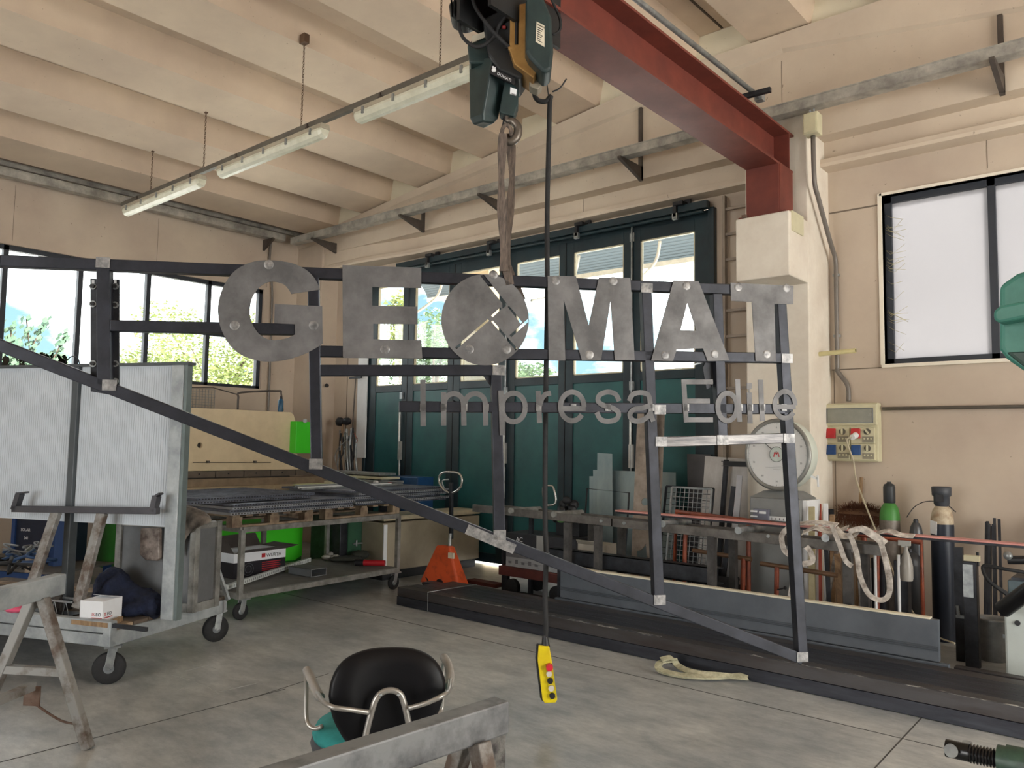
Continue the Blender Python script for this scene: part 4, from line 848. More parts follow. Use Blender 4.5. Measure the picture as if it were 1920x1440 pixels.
# spray bottle
bp_ = at(1696, 1065, y=6.25)
t = thing('spray_bottle', (bp_.x, 6.3, .68), 'grey spray bottle hanging at the bench end in front of the cylinders', 'bottle')
MB().lathe((bp_.x, 6.3, .66), [(.04, 0), (.045, .02), (.045, .1), (.036, .15), (.014, .22), (.013, .25)], 14).build('bottle', mat('translucent_grey', (150, 146, 140), .4), t)
MB().box(bp_.x-.05, bp_.x+.03, 6.285, 6.315, .91, .945).box(bp_.x-.03, bp_.x+.012, 6.288, 6.312, .9, .93).build('trigger_head', mat('light_grey_plastic', (170, 170, 164), .5), t)
tag(MB().cyl((bp_.x, 6.2, .93), (bp_.x, 6.6, .93), .004).build('hook_rod', GALV), 'thin rod from which the spray bottle hangs', 'rod') if False else None

# ================================================================== SHEETS AND SCRAP LEANING BY THE DOORS
GS = mat('galvanised_sheet', (158, 172, 174), .3, .6, .06, 3, col2=(130, 148, 152), stretch=(1, 1, .3))
def lean(name, x0, x1, y0, y1, z1_, mt, label, cat, group=None, th=.004, z0_=.0, cut=None, x0t=None, x1t=None):
    """sheet leaning: foot at y0, head at y1"""
    x0t = x0 if x0t is None else x0t; x1t = x1 if x1t is None else x1t
    l = [(x0, y0, z0_), (x1, y0, z0_), (x1t, y1, z1_), (x0t, y1, z1_)]
    d = (Vector(l[3])-Vector(l[0])).normalized(); nn = Vector((0, -d.z, d.y))*-1
    loops = [l]
    for c in (cut or []): loops.append([Vector(l[0])+Vector((u, 0, 0))+d*v for u, v in c])
    return tag(MB().prism(loops, nn*th).build(name, mt), label, cat, group)
def leanpx(name, pxs, y0, y1, h, mt, label, cat, group=None, th=.004, holes=()):
    n_ = np.array([0, h, -(y1-y0)])/math.hypot(h, y1-y0); f = lambda p: at(p[0], p[1], n=n_, p=(0, y0, 0))
    lo = [f(p) for p in pxs]; k = min(v.z for v in lo); 
    return tag(MB().prism([lo]+[[f(p) for p in hl] for hl in holes], Vector(n_)*th).build(name, mt), label, cat, group)
g = 'galvanised sheets leaning on the doors'
leanpx('steel_sheet', [(1105, 1108), (1240, 1130), (1240, 893), (1105, 893)], 7.42, 7.56, 1.4, GS, 'shortest galvanised sheet at the left of the leaning stack', 'sheet metal', g)
leanpx('steel_sheet', [(1112, 1113), (1268, 1142), (1267, 886), (1112, 881)], 7.36, 7.5, 1.4, GS, 'widest galvanised sheet in the leaning stack', 'sheet metal', g)
leanpx('steel_sheet', [(1117, 1118), (1150, 1125), (1148, 851), (1120, 849)], 7.30, 7.44, 1.6, GS, 'narrow tall galvanised sheet in front of the leaning stack', 'sheet metal', g)
t = thing('bar_frame', (-4.7, 6.95, 0), 'black round-bar frame in front of the galvanised sheets', 'frame'); MB().tube([(-5.0, 6.95, 0), (-4.98, 7.05, 1.14), (-4.45, 7.05, 1.12), (-4.47, 6.95, 0)], .01, 8).build('bar', DARKST, t)
TP = mat('cut_plate_warm', (160, 148, 136), .5, .4, .12, 6, col2=(120, 108, 98))
def circ(cx, cz, r, n=16): return [(cx+r*math.cos(2*math.pi*i/n), cz+r*math.sin(2*math.pi*i/n)) for i in range(n)]
def pc_(cx, cy, rx, ry, n=14): return [(cx+rx*math.cos(2*math.pi*k/n), cy+ry*math.sin(2*math.pi*k/n)) for k in range(n)]
leanpx('cut_plate', [(1180, 1125), (1221, 1131), (1232, 760), (1196, 757)], 6.84, 7.1, 2.2, TP, 'tall laser-cut steel plate with round and square holes behind the sign post', 'steel plate', None, .008,
       [pc_(1209, 941, 6.5, 7), [(1197, 1071), (1208, 1073), (1208, 1085), (1197, 1083)], [(1194, 1033), (1203, 1031), (1211, 1020), (1213, 1046), (1194, 1049)]])
leanpx('cut_plate', [(1214, 1128), (1232, 1131), (1246, 775), (1226, 772)], 6.92, 7.2, 2.2, TP, 'second tall steel plate right behind the laser-cut one', 'steel plate', None, .008)
leanpx('steel_sheet', [(1292, 1100), (1330, 1105), (1332, 852), (1288, 851)], 7.66, 7.76, 1.4, mat('dark_grey_sheet', (84, 82, 84), .6, .1, .1, 4), 'dark grey sheet leaning beside the white boards', 'sheet metal')
WS = mat('scuffed_white_board', (206, 204, 202), .55, 0, .1, 5, .02, col2=(176, 172, 168), stretch=(1, 1, .5))
leanpx('white_board', [(1304, 1140), (1350, 1146), (1362, 858), (1322, 855)], 7.38, 7.56, 1.5, WS, 'scuffed white board leaning left behind the red-brown pipes', 'board', 'scuffed white boards', .02)
leanpx('white_board', [(1352, 1150), (1412, 1160), (1415, 862), (1364, 858)], 7.36, 7.5, 1.5, WS, 'second scuffed white board, nearer the dial scale', 'board', 'scuffed white boards', .02)
tag(MB().bar(Vector((at(1345, 1140, y=7.3).x, 7.26, 0)), at(1362, 862, y=7.4), .04, .04).build('steel_post', DARKST, bevel=.002), 'dark square post between the two white boards', 'steel bar')
leanpx('flat_bar', [(1358, 1140), (1371, 1142), (1392, 892), (1382, 890)], 6.9, 7.12, 1.4, mat('pale_grey_bar', (178, 180, 186), .45, .3, .06, 6), 'pale grey flat bar leaning in front of the white boards', 'steel bar', 'leaning bars', .012)
leanpx('flat_bar', [(1344, 1140), (1354, 1141), (1379, 912), (1371, 911)], 7.0, 7.2, 1.3, DARKST, 'dark flat bar leaning just left of the pale one', 'steel bar', 'leaning bars', .012)
tag(MB().box(-3.52, -3.1, 7.28, 7.32, 1.42, 1.47).box(-3.52, -3.1, 7.24, 7.3, 1.42, 1.426).box(-3.52, -3.1, 7.24, 7.3, 1.464, 1.47).build('steel_channel', BLACK), 'short black channel lying across the tops of the white boards', 'steel channel')
lean('steel_plate', -3.55, -3.18, 6.68, 6.9, .42, DARKST, 'dark square offcut plate behind the cream-edged panel', 'steel plate', 'dark offcut plates')
lean('steel_plate', -3.2, -3.02, 6.72, 6.92, .36, DARKST, 'narrower dark offcut plate beside the square one', 'steel plate', 'dark offcut plates')
# wire mesh panel
def mesh_panel(x0, x1, y0, y1, z1_, st_, label, mt=DARKST, lean_x=0):
    t = thing('mesh_panel', ((x0+x1)/2, y0, 0), label, 'wire mesh', 'wire mesh panels'); m_ = MB(); W, H = x1-x0, z1_
    def P(u, v): return (x0+u+lean_x*v/H, y0+(y1-y0)*v/H, v)
    n = int(W/st_)
    for i in range(n+1): m_.bar(P(i*W/n, 0), P(i*W/n, H), .005, .005)
    n = int(H/st_)
    for i in range(n+1): m_.bar(P(0, i*H/n), P(W, i*H/n), .005, .005)
    m_.build('wire_grid', mt, t); m_ = MB()
    for a, b in (((0, 0), (0, H)), ((W, 0), (W, H)), ((0, H), (W, H)), ((0, 0), (W, 0))): m_.bar(P(*a), P(*b), .018, .018)
    m_.build('mesh_border', mt, t); return t
mesh_panel(-3.98, -3.55, 6.9, 7.1, 1.2, .045, 'fine wire mesh panel leaning beside the red-brown pipe frame', GALV)
mesh_panel(-4.1, -3.58, 6.95, 7.2, 1.2, .06, 'coarser dark mesh panel behind the fine one', DARKST)
# pipe frames
def pipeframe(pts, r, label, extra=()):
    t = thing('pipe_rack', pts[0], label, 'pipe frame', 'red-brown pipe frames'); MB().tube(pts, r, 12).build('pipe', RPIPE, t)
    for a, b, rr in extra: MB().cyl(a, b, rr, n=12).build('pipe', RPIPE, t)
    return t
pipeframe([(-3.73, 6.66, 0), (-3.7, 6.68, 1.0), (-1.62, 6.72, .9), (-1.62, 6.72, 0)], .021, 'long red-brown pipe frame behind the roller bench', [((-3.6, 6.62, 0), (-3.58, 6.64, .98), .02), ((-3.0, 6.68, 0), (-3.0, 6.7, .95), .02), ((-2.05, 6.7, 0), (-2.04, 6.72, .92), .024), ((-1.95, 6.7, 0), (-1.94, 6.72, .92), .02)])
t = thing('clamp_bar', (-3.1, 6.5, 0), 'brown sash clamp with black knob standing left of the scale cabinet', 'clamp', 'sash clamps')
MB().cyl((-3.52, 6.66, .66), (-2.95, 6.64, .64), .02, n=12).build('pipe', mat('brown_pipe_dark', (112, 84, 62), .45, .3), t); MB().cyl((-3.05, 6.64, 0), (-3.02, 6.64, .64), .022, n=12).build('pipe', RPIPE, t); MB().ball((-3.13, 6.62, .48), .016).cyl((-3.13, 6.62, .48), (-3.06, 6.63, .47), .006).build('knob', BLACK, t)
t = thing('clamp_bar', (-2.75, 6.5, 0), 'brown sash clamp in front of the scale cabinet', 'clamp', 'sash clamps')
MB().cyl((-2.85, 6.6, .62), (-2.2, 6.56, .6), .02, n=12).build('pipe', MATS['brown_pipe_dark'], t); MB().cyl((-2.72, 6.58, 0), (-2.7, 6.58, .61), .02, n=12).build('pipe', RPIPE, t); MB().ball((-2.62, 6.55, .45), .014).cyl((-2.62, 6.55, .45), (-2.7, 6.57, .42), .006).build('knob', BLACK, t)

# dial scale with its cabinet
t = thing('dial_scale', (-2.82, 7.1, 0), 'large round dial weighing scale on a grey cabinet beside the pilaster', 'scale')
SGR = mat('scale_cabinet_grey', (126, 128, 128), .5, 0, .08, 3)
MB().box(-3.08, -2.62, 6.9, 7.3, 0, 1.16).build('cabinet', SGR, t, bevel=.012)
MB().hexa([(-3.08, 6.9, 1.16), (-2.62, 6.9, 1.16), (-2.62, 7.3, 1.16), (-3.08, 7.3, 1.16)], [(-2.98, 6.98, 1.22), (-2.7, 6.98, 1.22), (-2.7, 7.2, 1.22), (-2.98, 7.2, 1.22)]).build('cabinet_top', SGR, t)
MB().box(-2.625, -2.585, 6.96, 7.28, 0, 1.15).build('side_plate', WHITE, t)
dc = at(1457, 852, y=6.95); ax = Vector((-.12, -1, .03)).normalized(); dc = Vector((dc.x, 6.95, dc.z)); RD = .315
MB().lathe(dc-ax*.2, [(RD*.55, -.04), (RD*.85, .0), (RD*.99, .06), (RD, .19)], 48, ax).build('dial_drum', mat('pale_enamel', (216, 224, 214), .35, 0, .05, 3), t)
MB().lathe(dc-ax*.02, [(RD, 0), (RD+.008, .02), (RD-.005, .035), (RD-.03, .02)], 48, ax).build('bezel', mat('bezel_steel', (150, 150, 146), .35, .5, .1, 9), t)
df = MB().lathe(dc-ax*.005, [(RD-.012, 0), (RD-.012, .006)], 48, ax).build('dial_face', mat('dial_white', (222, 224, 224), .3, 0, .02, 3), t)
ux = ax.cross(Vector((0, 0, 1))).normalized()*-1; 
if ux.x < 0: ux = -ux
uz = -ax.cross(ux) if (-ax.cross(ux)).z > 0 else ax.cross(ux); fo = dc+ax*.003
m_ = MB()
for k in range(120):
    a = 2*math.pi*k/120; d = ux*math.cos(a)+uz*math.sin(a); m_.bar(fo+d*(RD-.035-(.012 if k % 10 == 0 else 0)), fo+d*(RD-.028), .0012, .0016)
ring = [fo+(ux*math.cos(2*math.pi*k/64)+uz*math.sin(2*math.pi*k/64))*(RD-.028) for k in range(64)]; m_.tube(ring, .001, 4, True)
m_.build('scale_marks', GREY, df)
MB().lathe(dc+ax*.004, [(.066, 0), (.066, .006)], 32, ax).build('hub', mat('hub_pale', (204, 216, 210), .4), df); MB().tube([dc+ax*.01+(ux*math.cos(2*math.pi*k/48)+uz*math.sin(2*math.pi*k/48))*.067 for k in range(48)], .0018, 5, True).build('hub_ring', DARKST, df)
q = dc+ax*.012; REDM = mat('red_print', (196, 40, 48), .5)
m_ = MB()
def seg2(a, b, w_=.007): m_.bar(q+ux*a[0]+uz*a[1], q+ux*b[0]+uz*b[1], w_, .001, side=(b[0]-a[0])*uz-(b[1]-a[1])*ux)
seg2((-.027, -.022), (-.016, .02)); seg2((-.016, .02), (0, -.001)); seg2((0, -.001), (.016, .02)); seg2((.016, .02), (.027, -.022)); seg2((-.03, -.022), (-.018, -.022), .003); seg2((.03, -.022), (.018, -.022), .003); m_.m(1); seg2((0, .008), (0, .03), .004)
m_.build('emblem', [REDM, BLACK], df)
m_ = MB(); m_.bar(dc+ax*.008+ux*-.046+uz*.042, dc+ax*.008-ux*.19+uz*.16, .006, .003); m_.build('pointer', BLACK, df)
m_ = MB()
for k in range(10):
    a = math.pi/2-2*math.pi*k/10; c = dc+ax*.002+ux*math.cos(a)*(RD-.075)+uz*math.sin(a)*(RD-.075); tm = text_mb(str(k*10 if k else 0), .022, c-ux*.012-uz*.008, ux, uz, .0003); m_.add(tm.v, tm.f)
m_.build('numerals', GREY, df)
m_ = MB(); 
for z, w_ in ((-.105, .04), (-.118, .11), (-.135, .035)): m_.bar(dc+ax*.003+uz*z-ux*w_, dc+ax*.003+uz*z+ux*w_, .003, .0015)
m_.build('maker_print', GREY, df)
MB().bar((-2.62, 7.05, 1.38), (-2.52, 7.05, 1.34), .02, .02).bar((-2.52, 7.05, 1.37), (-2.515, 7.05, 1.27), .012, .02).build('lock_lever', WHITE, t)
MB().box(-3.03, -2.89, 6.86, 6.9, .93, 1.06).box(-3.03, -2.97, 6.85, 6.87, 1.0, 1.02).build('poise_block', mat('poise', (120, 122, 136), .4, .3), t, bevel=.003)
MB().box(-3.05, -2.99, 6.85, 6.875, 1.03, 1.045).box(-3.05, -2.99, 6.85, 6.875, .985, 1.0).box(-2.97, -2.91, 6.85, 6.87, 1.02, 1.04).build('poise_dial', WHITE, t)
m_ = MB().box(-2.89, -2.63, 6.885, 6.9, .965, 1.0).m(1)
for k in range(7): m_.box(-2.87+k*.035, -2.866+k*.035, 6.883, 6.886, .97, .99)
m_.build('beam_ruler', [WHITE, BLACK], t)

# leaning bars and boards right of the scale
cols = [(212, 204, 190), (178, 70, 50), (206, 196, 176), (150, 118, 84), (70, 74, 80), (160, 150, 140)]
for k, (px, pt, pb, y, w_, mt, lab) in enumerate(((1522, 950, 1180, 6.8, .05, mat('book_edge', (186, 176, 140), .7), 'short cream-capped board at the scale cabinet'), (1537, 945, 1190, 7.15, .025, mat('red_bar', (178, 74, 52), .5), 'thin red bar right of the scale'),
        (1548, 944, 1195, 7.1, .04, WHITE, 'white plank leaning right of the scale'), (1560, 965, 1195, 7.15, .04, WOOD, 'bare wooden lath right of the white plank'), (1558, 955, 1185, 7.45, .05, DARKST, 'dark pipe in the corner behind the laths'),
        (1575, 990, 1200, 7.0, .03, RUSTW, 'speckled bar leaning under the straps'))):
    A = at(px, pt, y=y+.15); tag(MB().bar((A.x+(-.05 if k == 5 else .12)-.02, y-.15, 0), A, w_, .02, side=(1, 0, 0)).build('leaning_bar' if k else 'leaning_board', mt, bevel=.002), lab, 'leaning bar', 'bars and laths right of the scale')
for k in range(5):
    x = -2.42+k*.09; tag(MB().bar((x+.1, 6.75, 0), (x, 6.95, .75-.03*k), .035+.01*(k % 2), .015, side=(1, .2, 0)).build('leaning_bar', [DARKST, WOOD, GREY, RUSTW, WHITE][k]), ['dark short bar', 'wooden lath', 'grey strip', 'rust-speckled strip', 'white strip'][k]+' standing under the bench straps', 'leaning bar', 'bars and laths right of the scale')
for k, x in enumerate((-1.95, -1.78)):
    tag(MB().box(x-.05, x+.05, 6.75, 6.85, 0, .74).build('steel_post', DARKST, bevel=.004), ['dark post left of the tall grey cylinder base', 'second dark post beside it under the bench'][k], 'steel bar')
t = thing('white_rack', (-1.75, 6.6, 0), 'narrow white metal rack frame standing under the bench end', 'rack')
MB().tube([(-1.93, 6.62, 0), (-1.93, 6.62, .8)], .012, 6).tube([(-1.76, 6.62, 0), (-1.76, 6.62, .8)], .012, 6).box(-1.94, -1.75, 6.56, 6.68, .03, .05).build('frame', WHITE, t)
# broom upside down in the corner
t = thing('broom', (-2.35, 7.75, 0), 'upturned broom with brown bristles leaning in the corner', 'broom')
MB().cyl((-2.42, 7.7, 0), (-2.4, 7.86, 1.34), .016, n=10).build('handle', WOOD, t)
MB().box(-2.56, -2.2, 7.72, 7.8, 1.0, 1.05).build('head', mat('broom_head', (120, 84, 56), .7), t)
random.seed(2); m_ = MB()
for k in range(900):
    x = random.uniform(-2.56, -2.2); z = 1.0+random.uniform(0, .04); e = Vector((x+random.gauss(0, .03), 7.72+random.uniform(-.04, .06), z+.07+random.uniform(-.05, .03)-1.2*(abs(x+2.38))**2)); m_.bar((x, 7.76, z), e, .002, .002)
for k in range(500):
    x = random.uniform(-2.58, -2.16); m_.bar((x, 7.75, 1.02), (x+random.gauss(0, .03), 7.72, .88+random.uniform(0, .06)), .002, .002)
tag(m_.build('bristles', mat('brown_bristle', (104, 64, 44), .9), t), kind='stuff')

# gas cylinders
def cylinder(x, y, h, r, prof, mats_, label, cap):
    t = thing('gas_cylinder', (x, y, 0), label, 'gas cylinder', 'gas cylinders against the wall')
    MB().lathe((x, y, 0), [(r*.9, 0), (r, .02), (r, h*.86)], 28).build('body', mats_[0], t)
    MB().lathe((x, y, 0), [(r, h*.86), (r*.96, h*.91), (r*.8, h*.96), (r*.5, h*.995), (r*.32, h)], 28).build('shoulder', mats_[1], t)
    if cap == 'tulip':
        m_ = MB().lathe((x, y, h-.01), [(.05, 0), (.062, .02), (.062, .08), (.075, .09), (.078, .16), (.07, .165), (.068, .1), (.04, .06)], 20); m_.build('valve_guard', mat('guard_grey', (64, 68, 76), .5), t)
        MB().box(x-.03, x+.03, y-.078, y-.058, h+.03, h+.09).build('guard_opening', BLACK, t); MB().cyl((x, y, h-.01), (x, y, h+.1), .02).build('valve', BRASS, t)
    elif cap == 'closed': MB().lathe((x, y, h-.01), [(.045, 0), (.05, .01), (.05, .14), (.042, .165), (.02, .175), (.018, .19)], 20).build('valve_cap', mat('cap_dark', (44, 48, 52), .5), t)
    elif cap == 'round': MB().lathe((x, y, h-.01), [(.02, 0), (.02, .03), (.014, .04)], 14).build('valve', DARKST, t)
    return t
CYG = mat('bare_cylinder_grey', (134, 126, 118), .5, .3, .15, 8, .05, col2=(104, 96, 90), stretch=(2, 2, 1)); CYN = mat('navy_cylinder', (40, 46, 58), .4, .1, .1, 4); CGR = mat('green_shoulder', (70, 140, 60), .5); CWH = mat('chipped_cream_shoulder', (196, 184, 160), .6, 0, .3, 14, col2=(150, 128, 104))
cylinder(-2.09, 7.62, 1.14, .085, 0, (CYG, CGR), 'bare grey gas cylinder with green shoulder and black cap', 'closed')
cylinder(-1.86, 7.55, .98, .055, 0, (mat('slate_cylinder', (86, 88, 92), .35, .3), MATS['slate_cylinder']), 'slim slate cylinder behind the grey-green one', 'round')
cylinder(-1.665, 7.6, 1.14, .09, 0, (CYN, CWH), 'navy gas cylinder with chipped cream shoulder and open guard', 'tulip')
cylinder(-1.87, 7.38, .74, .095, 0, (mat('charcoal_cylinder', (46, 48, 52), .45, .1), MATS['charcoal_cylinder']), 'shorter charcoal cylinder under the pink bar', 'round')
m_ = MB()
for (x, y, z, sg_) in ((-2.005, 7.555, .98, 0), (-1.69, 7.505, .95, 0)): m_.box(x-.0, x+.03, y-.01, y, z-.12, z)
A = at(1692, 995, y=7.5); 
MB0 = MB().prism([[(-1.745, 7.53, .9), (-1.69, 7.506, .89), (-1.685, 7.506, 1.0), (-1.742, 7.53, 1.01)]], (0, .008, 0)); o_ = [o for o in bpy.data.objects if o.name.startswith('gas_cylinder')][2]; MB0.build('paper_label', WHITE, o_)
tag(MB().tube(smooth([at(1700, 970, y=7.55), at(1715, 950, y=7.6), at(1738, 940, y=7.62), at(1770, 943, y=7.62), at(1792, 960, y=7.7)], 6), .004, 5).build('chain_wire', DARKST), 'dark wire looped around the cylinder necks on the wall', 'wire')

# rod bundles in the corner right
def bundle(x, y, n, h, sp_, label, seed):
    random.seed(seed); t = thing('rod_bundle', (x, y, 0), label, 'rod bundle', 'dark rod bundles on the right wall')
    for k in range(n):
        a = random.uniform(-1, 1); MB().bar((x+a*sp_*1.4+.03, y-.25+random.uniform(-.03, .03), 0), (x+a*sp_, y+random.uniform(-.02, .02), h+random.uniform(-.05, .04)), .02, .02).build('rod', DARKST, t)
bundle(-1.31, 7.8, 9, 1.02, .065, 'bundle of dark flat rods right of the navy cylinder', 1); bundle(-.95, 7.8, 14, 1.06, .06, 'bundle of thin black rods behind the bucket', 2)
t = thing('bollard_post', (-1.3, 6.82, 0), 'dark square post with grey plate and cream cap before the rods', 'post')
MB().box(-1.355, -1.265, 6.78, 6.86, 0, .78).build('column', DARKST, t, bevel=.004); MB().box(-1.352, -1.285, 6.765, 6.782, .52, .76).build('grey_plate', GALV, t); MB().box(-1.34, -1.24, 6.74, 6.8, .79, .83).build('cap', CREAM, t); MB().cyl((-1.262, 6.82, .75), (-1.262, 6.82, .85), .01).build('pin', DARKST, t)
t = thing('galvanised_leg', (-1.47, 6.9, 0), 'slim dark strut with chrome clamp left of the square post', 'strut'); MB().box(-1.45, -1.39, 6.95, 7.0, 0, .86).build('column', DARKST, t); MB().box(-1.44, -1.37, 6.92, 6.95, .33, .35).cyl((-1.42, 6.93, .33), (-1.43, 6.93, .42), .012).build('clamp', GALV, t)
bk = thing('bucket', (-1.13, 6.86, 0), 'grey metal bucket beside the right-hand machine', 'bucket')
bkx = at(1861, 1200, y=7.19).x; MB().lathe((bkx, 7.19, 0), [(.1, 0), (.105, .02), (.118, .3), (.124, .315), (.118, .32), (.11, .3), (.098, .03)], 28).build('pail', mat('dull_zinc', (150, 152, 152), .5, .3, .15, 7, .05, col2=(118, 120, 122)), bk); MB().box(bkx+.09, bkx+.125, 7.06, 7.1, .2, .23).build('ear', GALV, bk)

# grey-green machine at the right edge
mc = thing('grinding_machine', (-.8, 6.75, 0), 'pale grey machine with slanting black cylinder at the right edge', 'machine')
MGW = mat('machine_pale', (196, 204, 200), .45, 0, .05, 4)
MB().box(-1.06, -.3, 6.55, 7.0, .03, .56).build('base_cabinet', MGW, mc, bevel=.015); MB().box(-1.05, -.31, 6.56, 6.99, 0, .03).build('plinth', DARKST, mc); MB().cyl((-.98, 6.549, .42), (-.98, 6.54, .42), .018).build('plug_hole', BLACK, mc)
MB().box(-1.04, -.4, 6.6, 7.0, .58, .7).build('vice_block', mat('slate_green', (84, 100, 106), .5), mc, bevel=.006); MB().box(-1.02, -.5, 6.62, 6.9, .7, .72).box(-.9, -.7, 6.7, 6.74, .72, .78).build('jaw', DARKST, mc)
A, B = at(1880, 1143, y=6.35), at(1960, 1085, y=6.2); MB().cyl(A, B+(B-A)*.6, .055, n=24).build('drum', mat('gloss_black', (24, 24, 26), .3), mc, bevel=.004)
MB().cyl(at(1890, 1050, y=6.6), at(1960, 1050, y=6.6), .03).m(1).ball(at(1890, 1042, y=6.58), .03).build('arm', [BLACK, GALV], mc)
m_ = MB()
for dy in (0, .03): m_.tube(smooth([at(1930, 1074, y=6.5+dy), at(1890, 1068, y=6.45), at(1850, 1060+dy*60, y=6.45), at(1843, 1068, y=6.45), at(1855, 1090, y=6.45), at(1888, 1112+dy*100, y=6.5)], 5), .012, 7)
m_.build('hydraulic_hose', RUBBER, mc)

# ================================================================== PALLET TRUCK, CARTON, STOOL
pt = thing('pallet_truck', (-6.3, 6.35, 0), 'orange pallet truck with chrome loop handle by the green doors', 'pallet truck')
ORG = mat('worn_orange', (206, 84, 40), .5, 0, .25, 9, .05, col2=(120, 52, 34), thr=(.2, .5)); TRK = mat('dirty_dark_red', (92, 40, 34), .6, 0, .2, 8)
bx, byy = -6.35, 6.3
MB().hexa([(bx-.28, byy-.14, .05), (bx+.26, byy-.06, .05), (bx+.26, byy+.12, .05), (bx-.28, byy+.12, .05)], [(bx-.1, byy-.06, .47), (bx+.08, byy-.03, .47), (bx+.08, byy+.05, .47), (bx-.1, byy+.05, .47)]).build('pump_housing', ORG, pt, bevel=.02)
c = at(845, 1042, y=byy-.1); MB().obox((c.x+.0, byy-.09, c.z-.0), (1, .12, 0), (0, 1, 0), (0, 0, 1), .035, .012, .03).build('label', mat('label_cream', (216, 204, 180), .5), pt)
MB().cyl((bx+.05, byy, .47), (bx+.03, byy+.03, .6), .02).build('pump_rod', GALV, pt)
h0, h1 = at(846, 1010, y=byy+.1), at(846, 905, y=byy+.1); MB().bar(h0, h1, .045, .03).build('tiller', DARKST, pt, bevel=.004)
lp = [at(x, y, y=byy+.1) for x, y in ((845, 925), (832, 918), (824, 905), (824, 893), (831, 886), (845, 885), (859, 887), (866, 896), (865, 910), (857, 920))]; MB().tube(smooth(lp+[lp[0]], 4)[:-1], .013, 8, True).build('handle_loop', mat('chrome', (200, 198, 192), .25, .8), pt); MB().tube(smooth([at(833, 916, y=byy+.08), at(829, 902, y=byy+.06), at(841, 899, y=byy+.06)], 4), .008).build('release_lever', GALV, pt)
for y, ln in ((byy-.1, 1.35), (byy+.22, .55)): MB().box(bx+.1, bx+ln, y, y+.14, .045, .085).build('fork', TRK, pt, bevel=.004)
MB().cyl((bx-.2, byy-.12, .06), (bx-.2, byy-.05, .06), .055).cyl((bx-.0, byy-.1, .06), (bx-.0, byy-.03, .06), .055).build('steer_wheel', BLACK, pt)
dl = thing('transport_dolly', (-5.1, 6.6, 0), 'dark red low dolly on small wheels under the printed carton', 'dolly')
MB().box(-5.75, -4.6, 6.5, 6.95, .2, .3).build('deck', TRK, dl, bevel=.006); [MB().cyl((x, y, .09), (x, y+.05, .09), .09, n=20).build('wheel', RUBBER, dl) for x in (-4.95, -5.55) for y in (6.48, 6.9)]
MB().box(-5.66, -5.62, 6.5, 6.54, .0, .2).box(-4.65, -4.61, 6.5, 6.54, 0, .2).build('stay', DARKST, dl)
ct = thing('printed_carton', (-5.15, 6.75, .3), 'long black and grey printed tool carton on the red dolly', 'carton')
x0, x1, y0_, z0_, z1_ = -5.66, -4.74, 6.52, .302, .66
MB().box(x0, x1, y0_, 6.9, z0_, z1_).build('box', mat('carton_black', (38, 38, 44), .55), ct, bevel=.004)
MB().box(x0+.002, x1-.002, y0_-.003, y0_, z0_+.002, z0_+.2).build('grey_print', mat('carton_grey', (166, 168, 170), .5), ct)
MB().box(x0+.002, x0+.5, y0_-.005, y0_-.002, z0_+.1, z0_+.15).build('dark_band', mat('band_grey', (112, 112, 116), .5), ct)
text_mb('TRE', .06, (x0+.03, y0_-.006, z0_+.16), (1, 0, 0), (0, 0, 1)).build('lettering', BLACK, ct); text_mb('AC', .07, (x0+.14, y0_-.006, z0_+.27), (1, 0, 0), (0, 0, 1)).build('lettering', WHITE, ct)
MB().box(x0+.42, x0+.55, y0_-.006, y0_-.001, z0_+.12, z1_).build('packing_tape', mat('tape', (150, 150, 148), .35), ct)
m_ = MB().cyl((x1-.1, y0_-.001, z0_+.22), (x1-.1, y0_-.007, z0_+.22), .035, n=16).box(x1-.13, x1-.06, y0_-.007, y0_-.001, z0_+.07, z0_+.12); m_.build('sticker', WHITE, ct)
m_ = MB()
for k in range(5): m_.box(x0+.04+k*.09, x0+.08+k*.09, y0_-.006, y0_-.002, z0_+.035, z0_+.038+.02*(k % 2+1))
m_.bar((x0+.2, y0_-.005, z0_+.06), (x0+.75, y0_-.005, z0_+.05), .004, .002); m_.build('line_drawing', MATS['band_grey'], ct)
cb2 = thing('small_carton', (-4.6, 6.7, .3), 'worn beige open carton at the right end of the printed one', 'carton')
MB().box(-4.735, -4.47, 6.55, 6.85, .302, .62).build('box', mat('carton_beige', (190, 182, 168), .7, 0, .1, 6), cb2); MB().prism([[(-4.735, 6.545, .62), (-4.47, 6.545, .62), (-4.48, 6.5, .66), (-4.72, 6.5, .66)]], (0, 0, .004)).build('flap', MATS['carton_beige'], cb2); MB().box(-4.68, -4.58, 6.545, 6.55, .5, .56).build('print_patch', DARKST, cb2)
# petrol tool with chrome handle on top of the cartons
tl = thing('petrol_cutter', (-4.9, 6.75, .67), 'dark petrol cutting tool with chrome loop handle on the cartons', 'power tool')
random.seed(31); m_ = MB()
A = at(1060, 975, y=6.75)
for k in range(9): m_.ball((A.x+random.uniform(-.12, .16), 6.8+random.uniform(-.05, .05), .72+random.uniform(0, .3)), random.uniform(.04, .07), jit=.15)
m_.box(A.x-.1, A.x+.2, 6.72, 6.9, .662, .8); m_.build('engine_body', BLACK, tl, bevel=.01)
MB().tube(smooth([at(x, y, y=6.7) for x, y in ((1022, 950), (1018, 915), (1030, 911), (1038, 915), (1042, 943), (1026, 948))], 4), .012, 8).build('loop_handle', MATS['chrome'], tl); MB().ball((A.x-.02, 6.7, .82), .05, .04, .03).build('fuel_cap', mat('pale_green', (140, 190, 120), .5), tl)
m_ = MB().ball(at(1063, 938, y=6.75), .05, .05, .04, jit=.1).ball(at(1055, 945, y=6.75), .04); m_.build('hose_coil', RUBBER, tl)

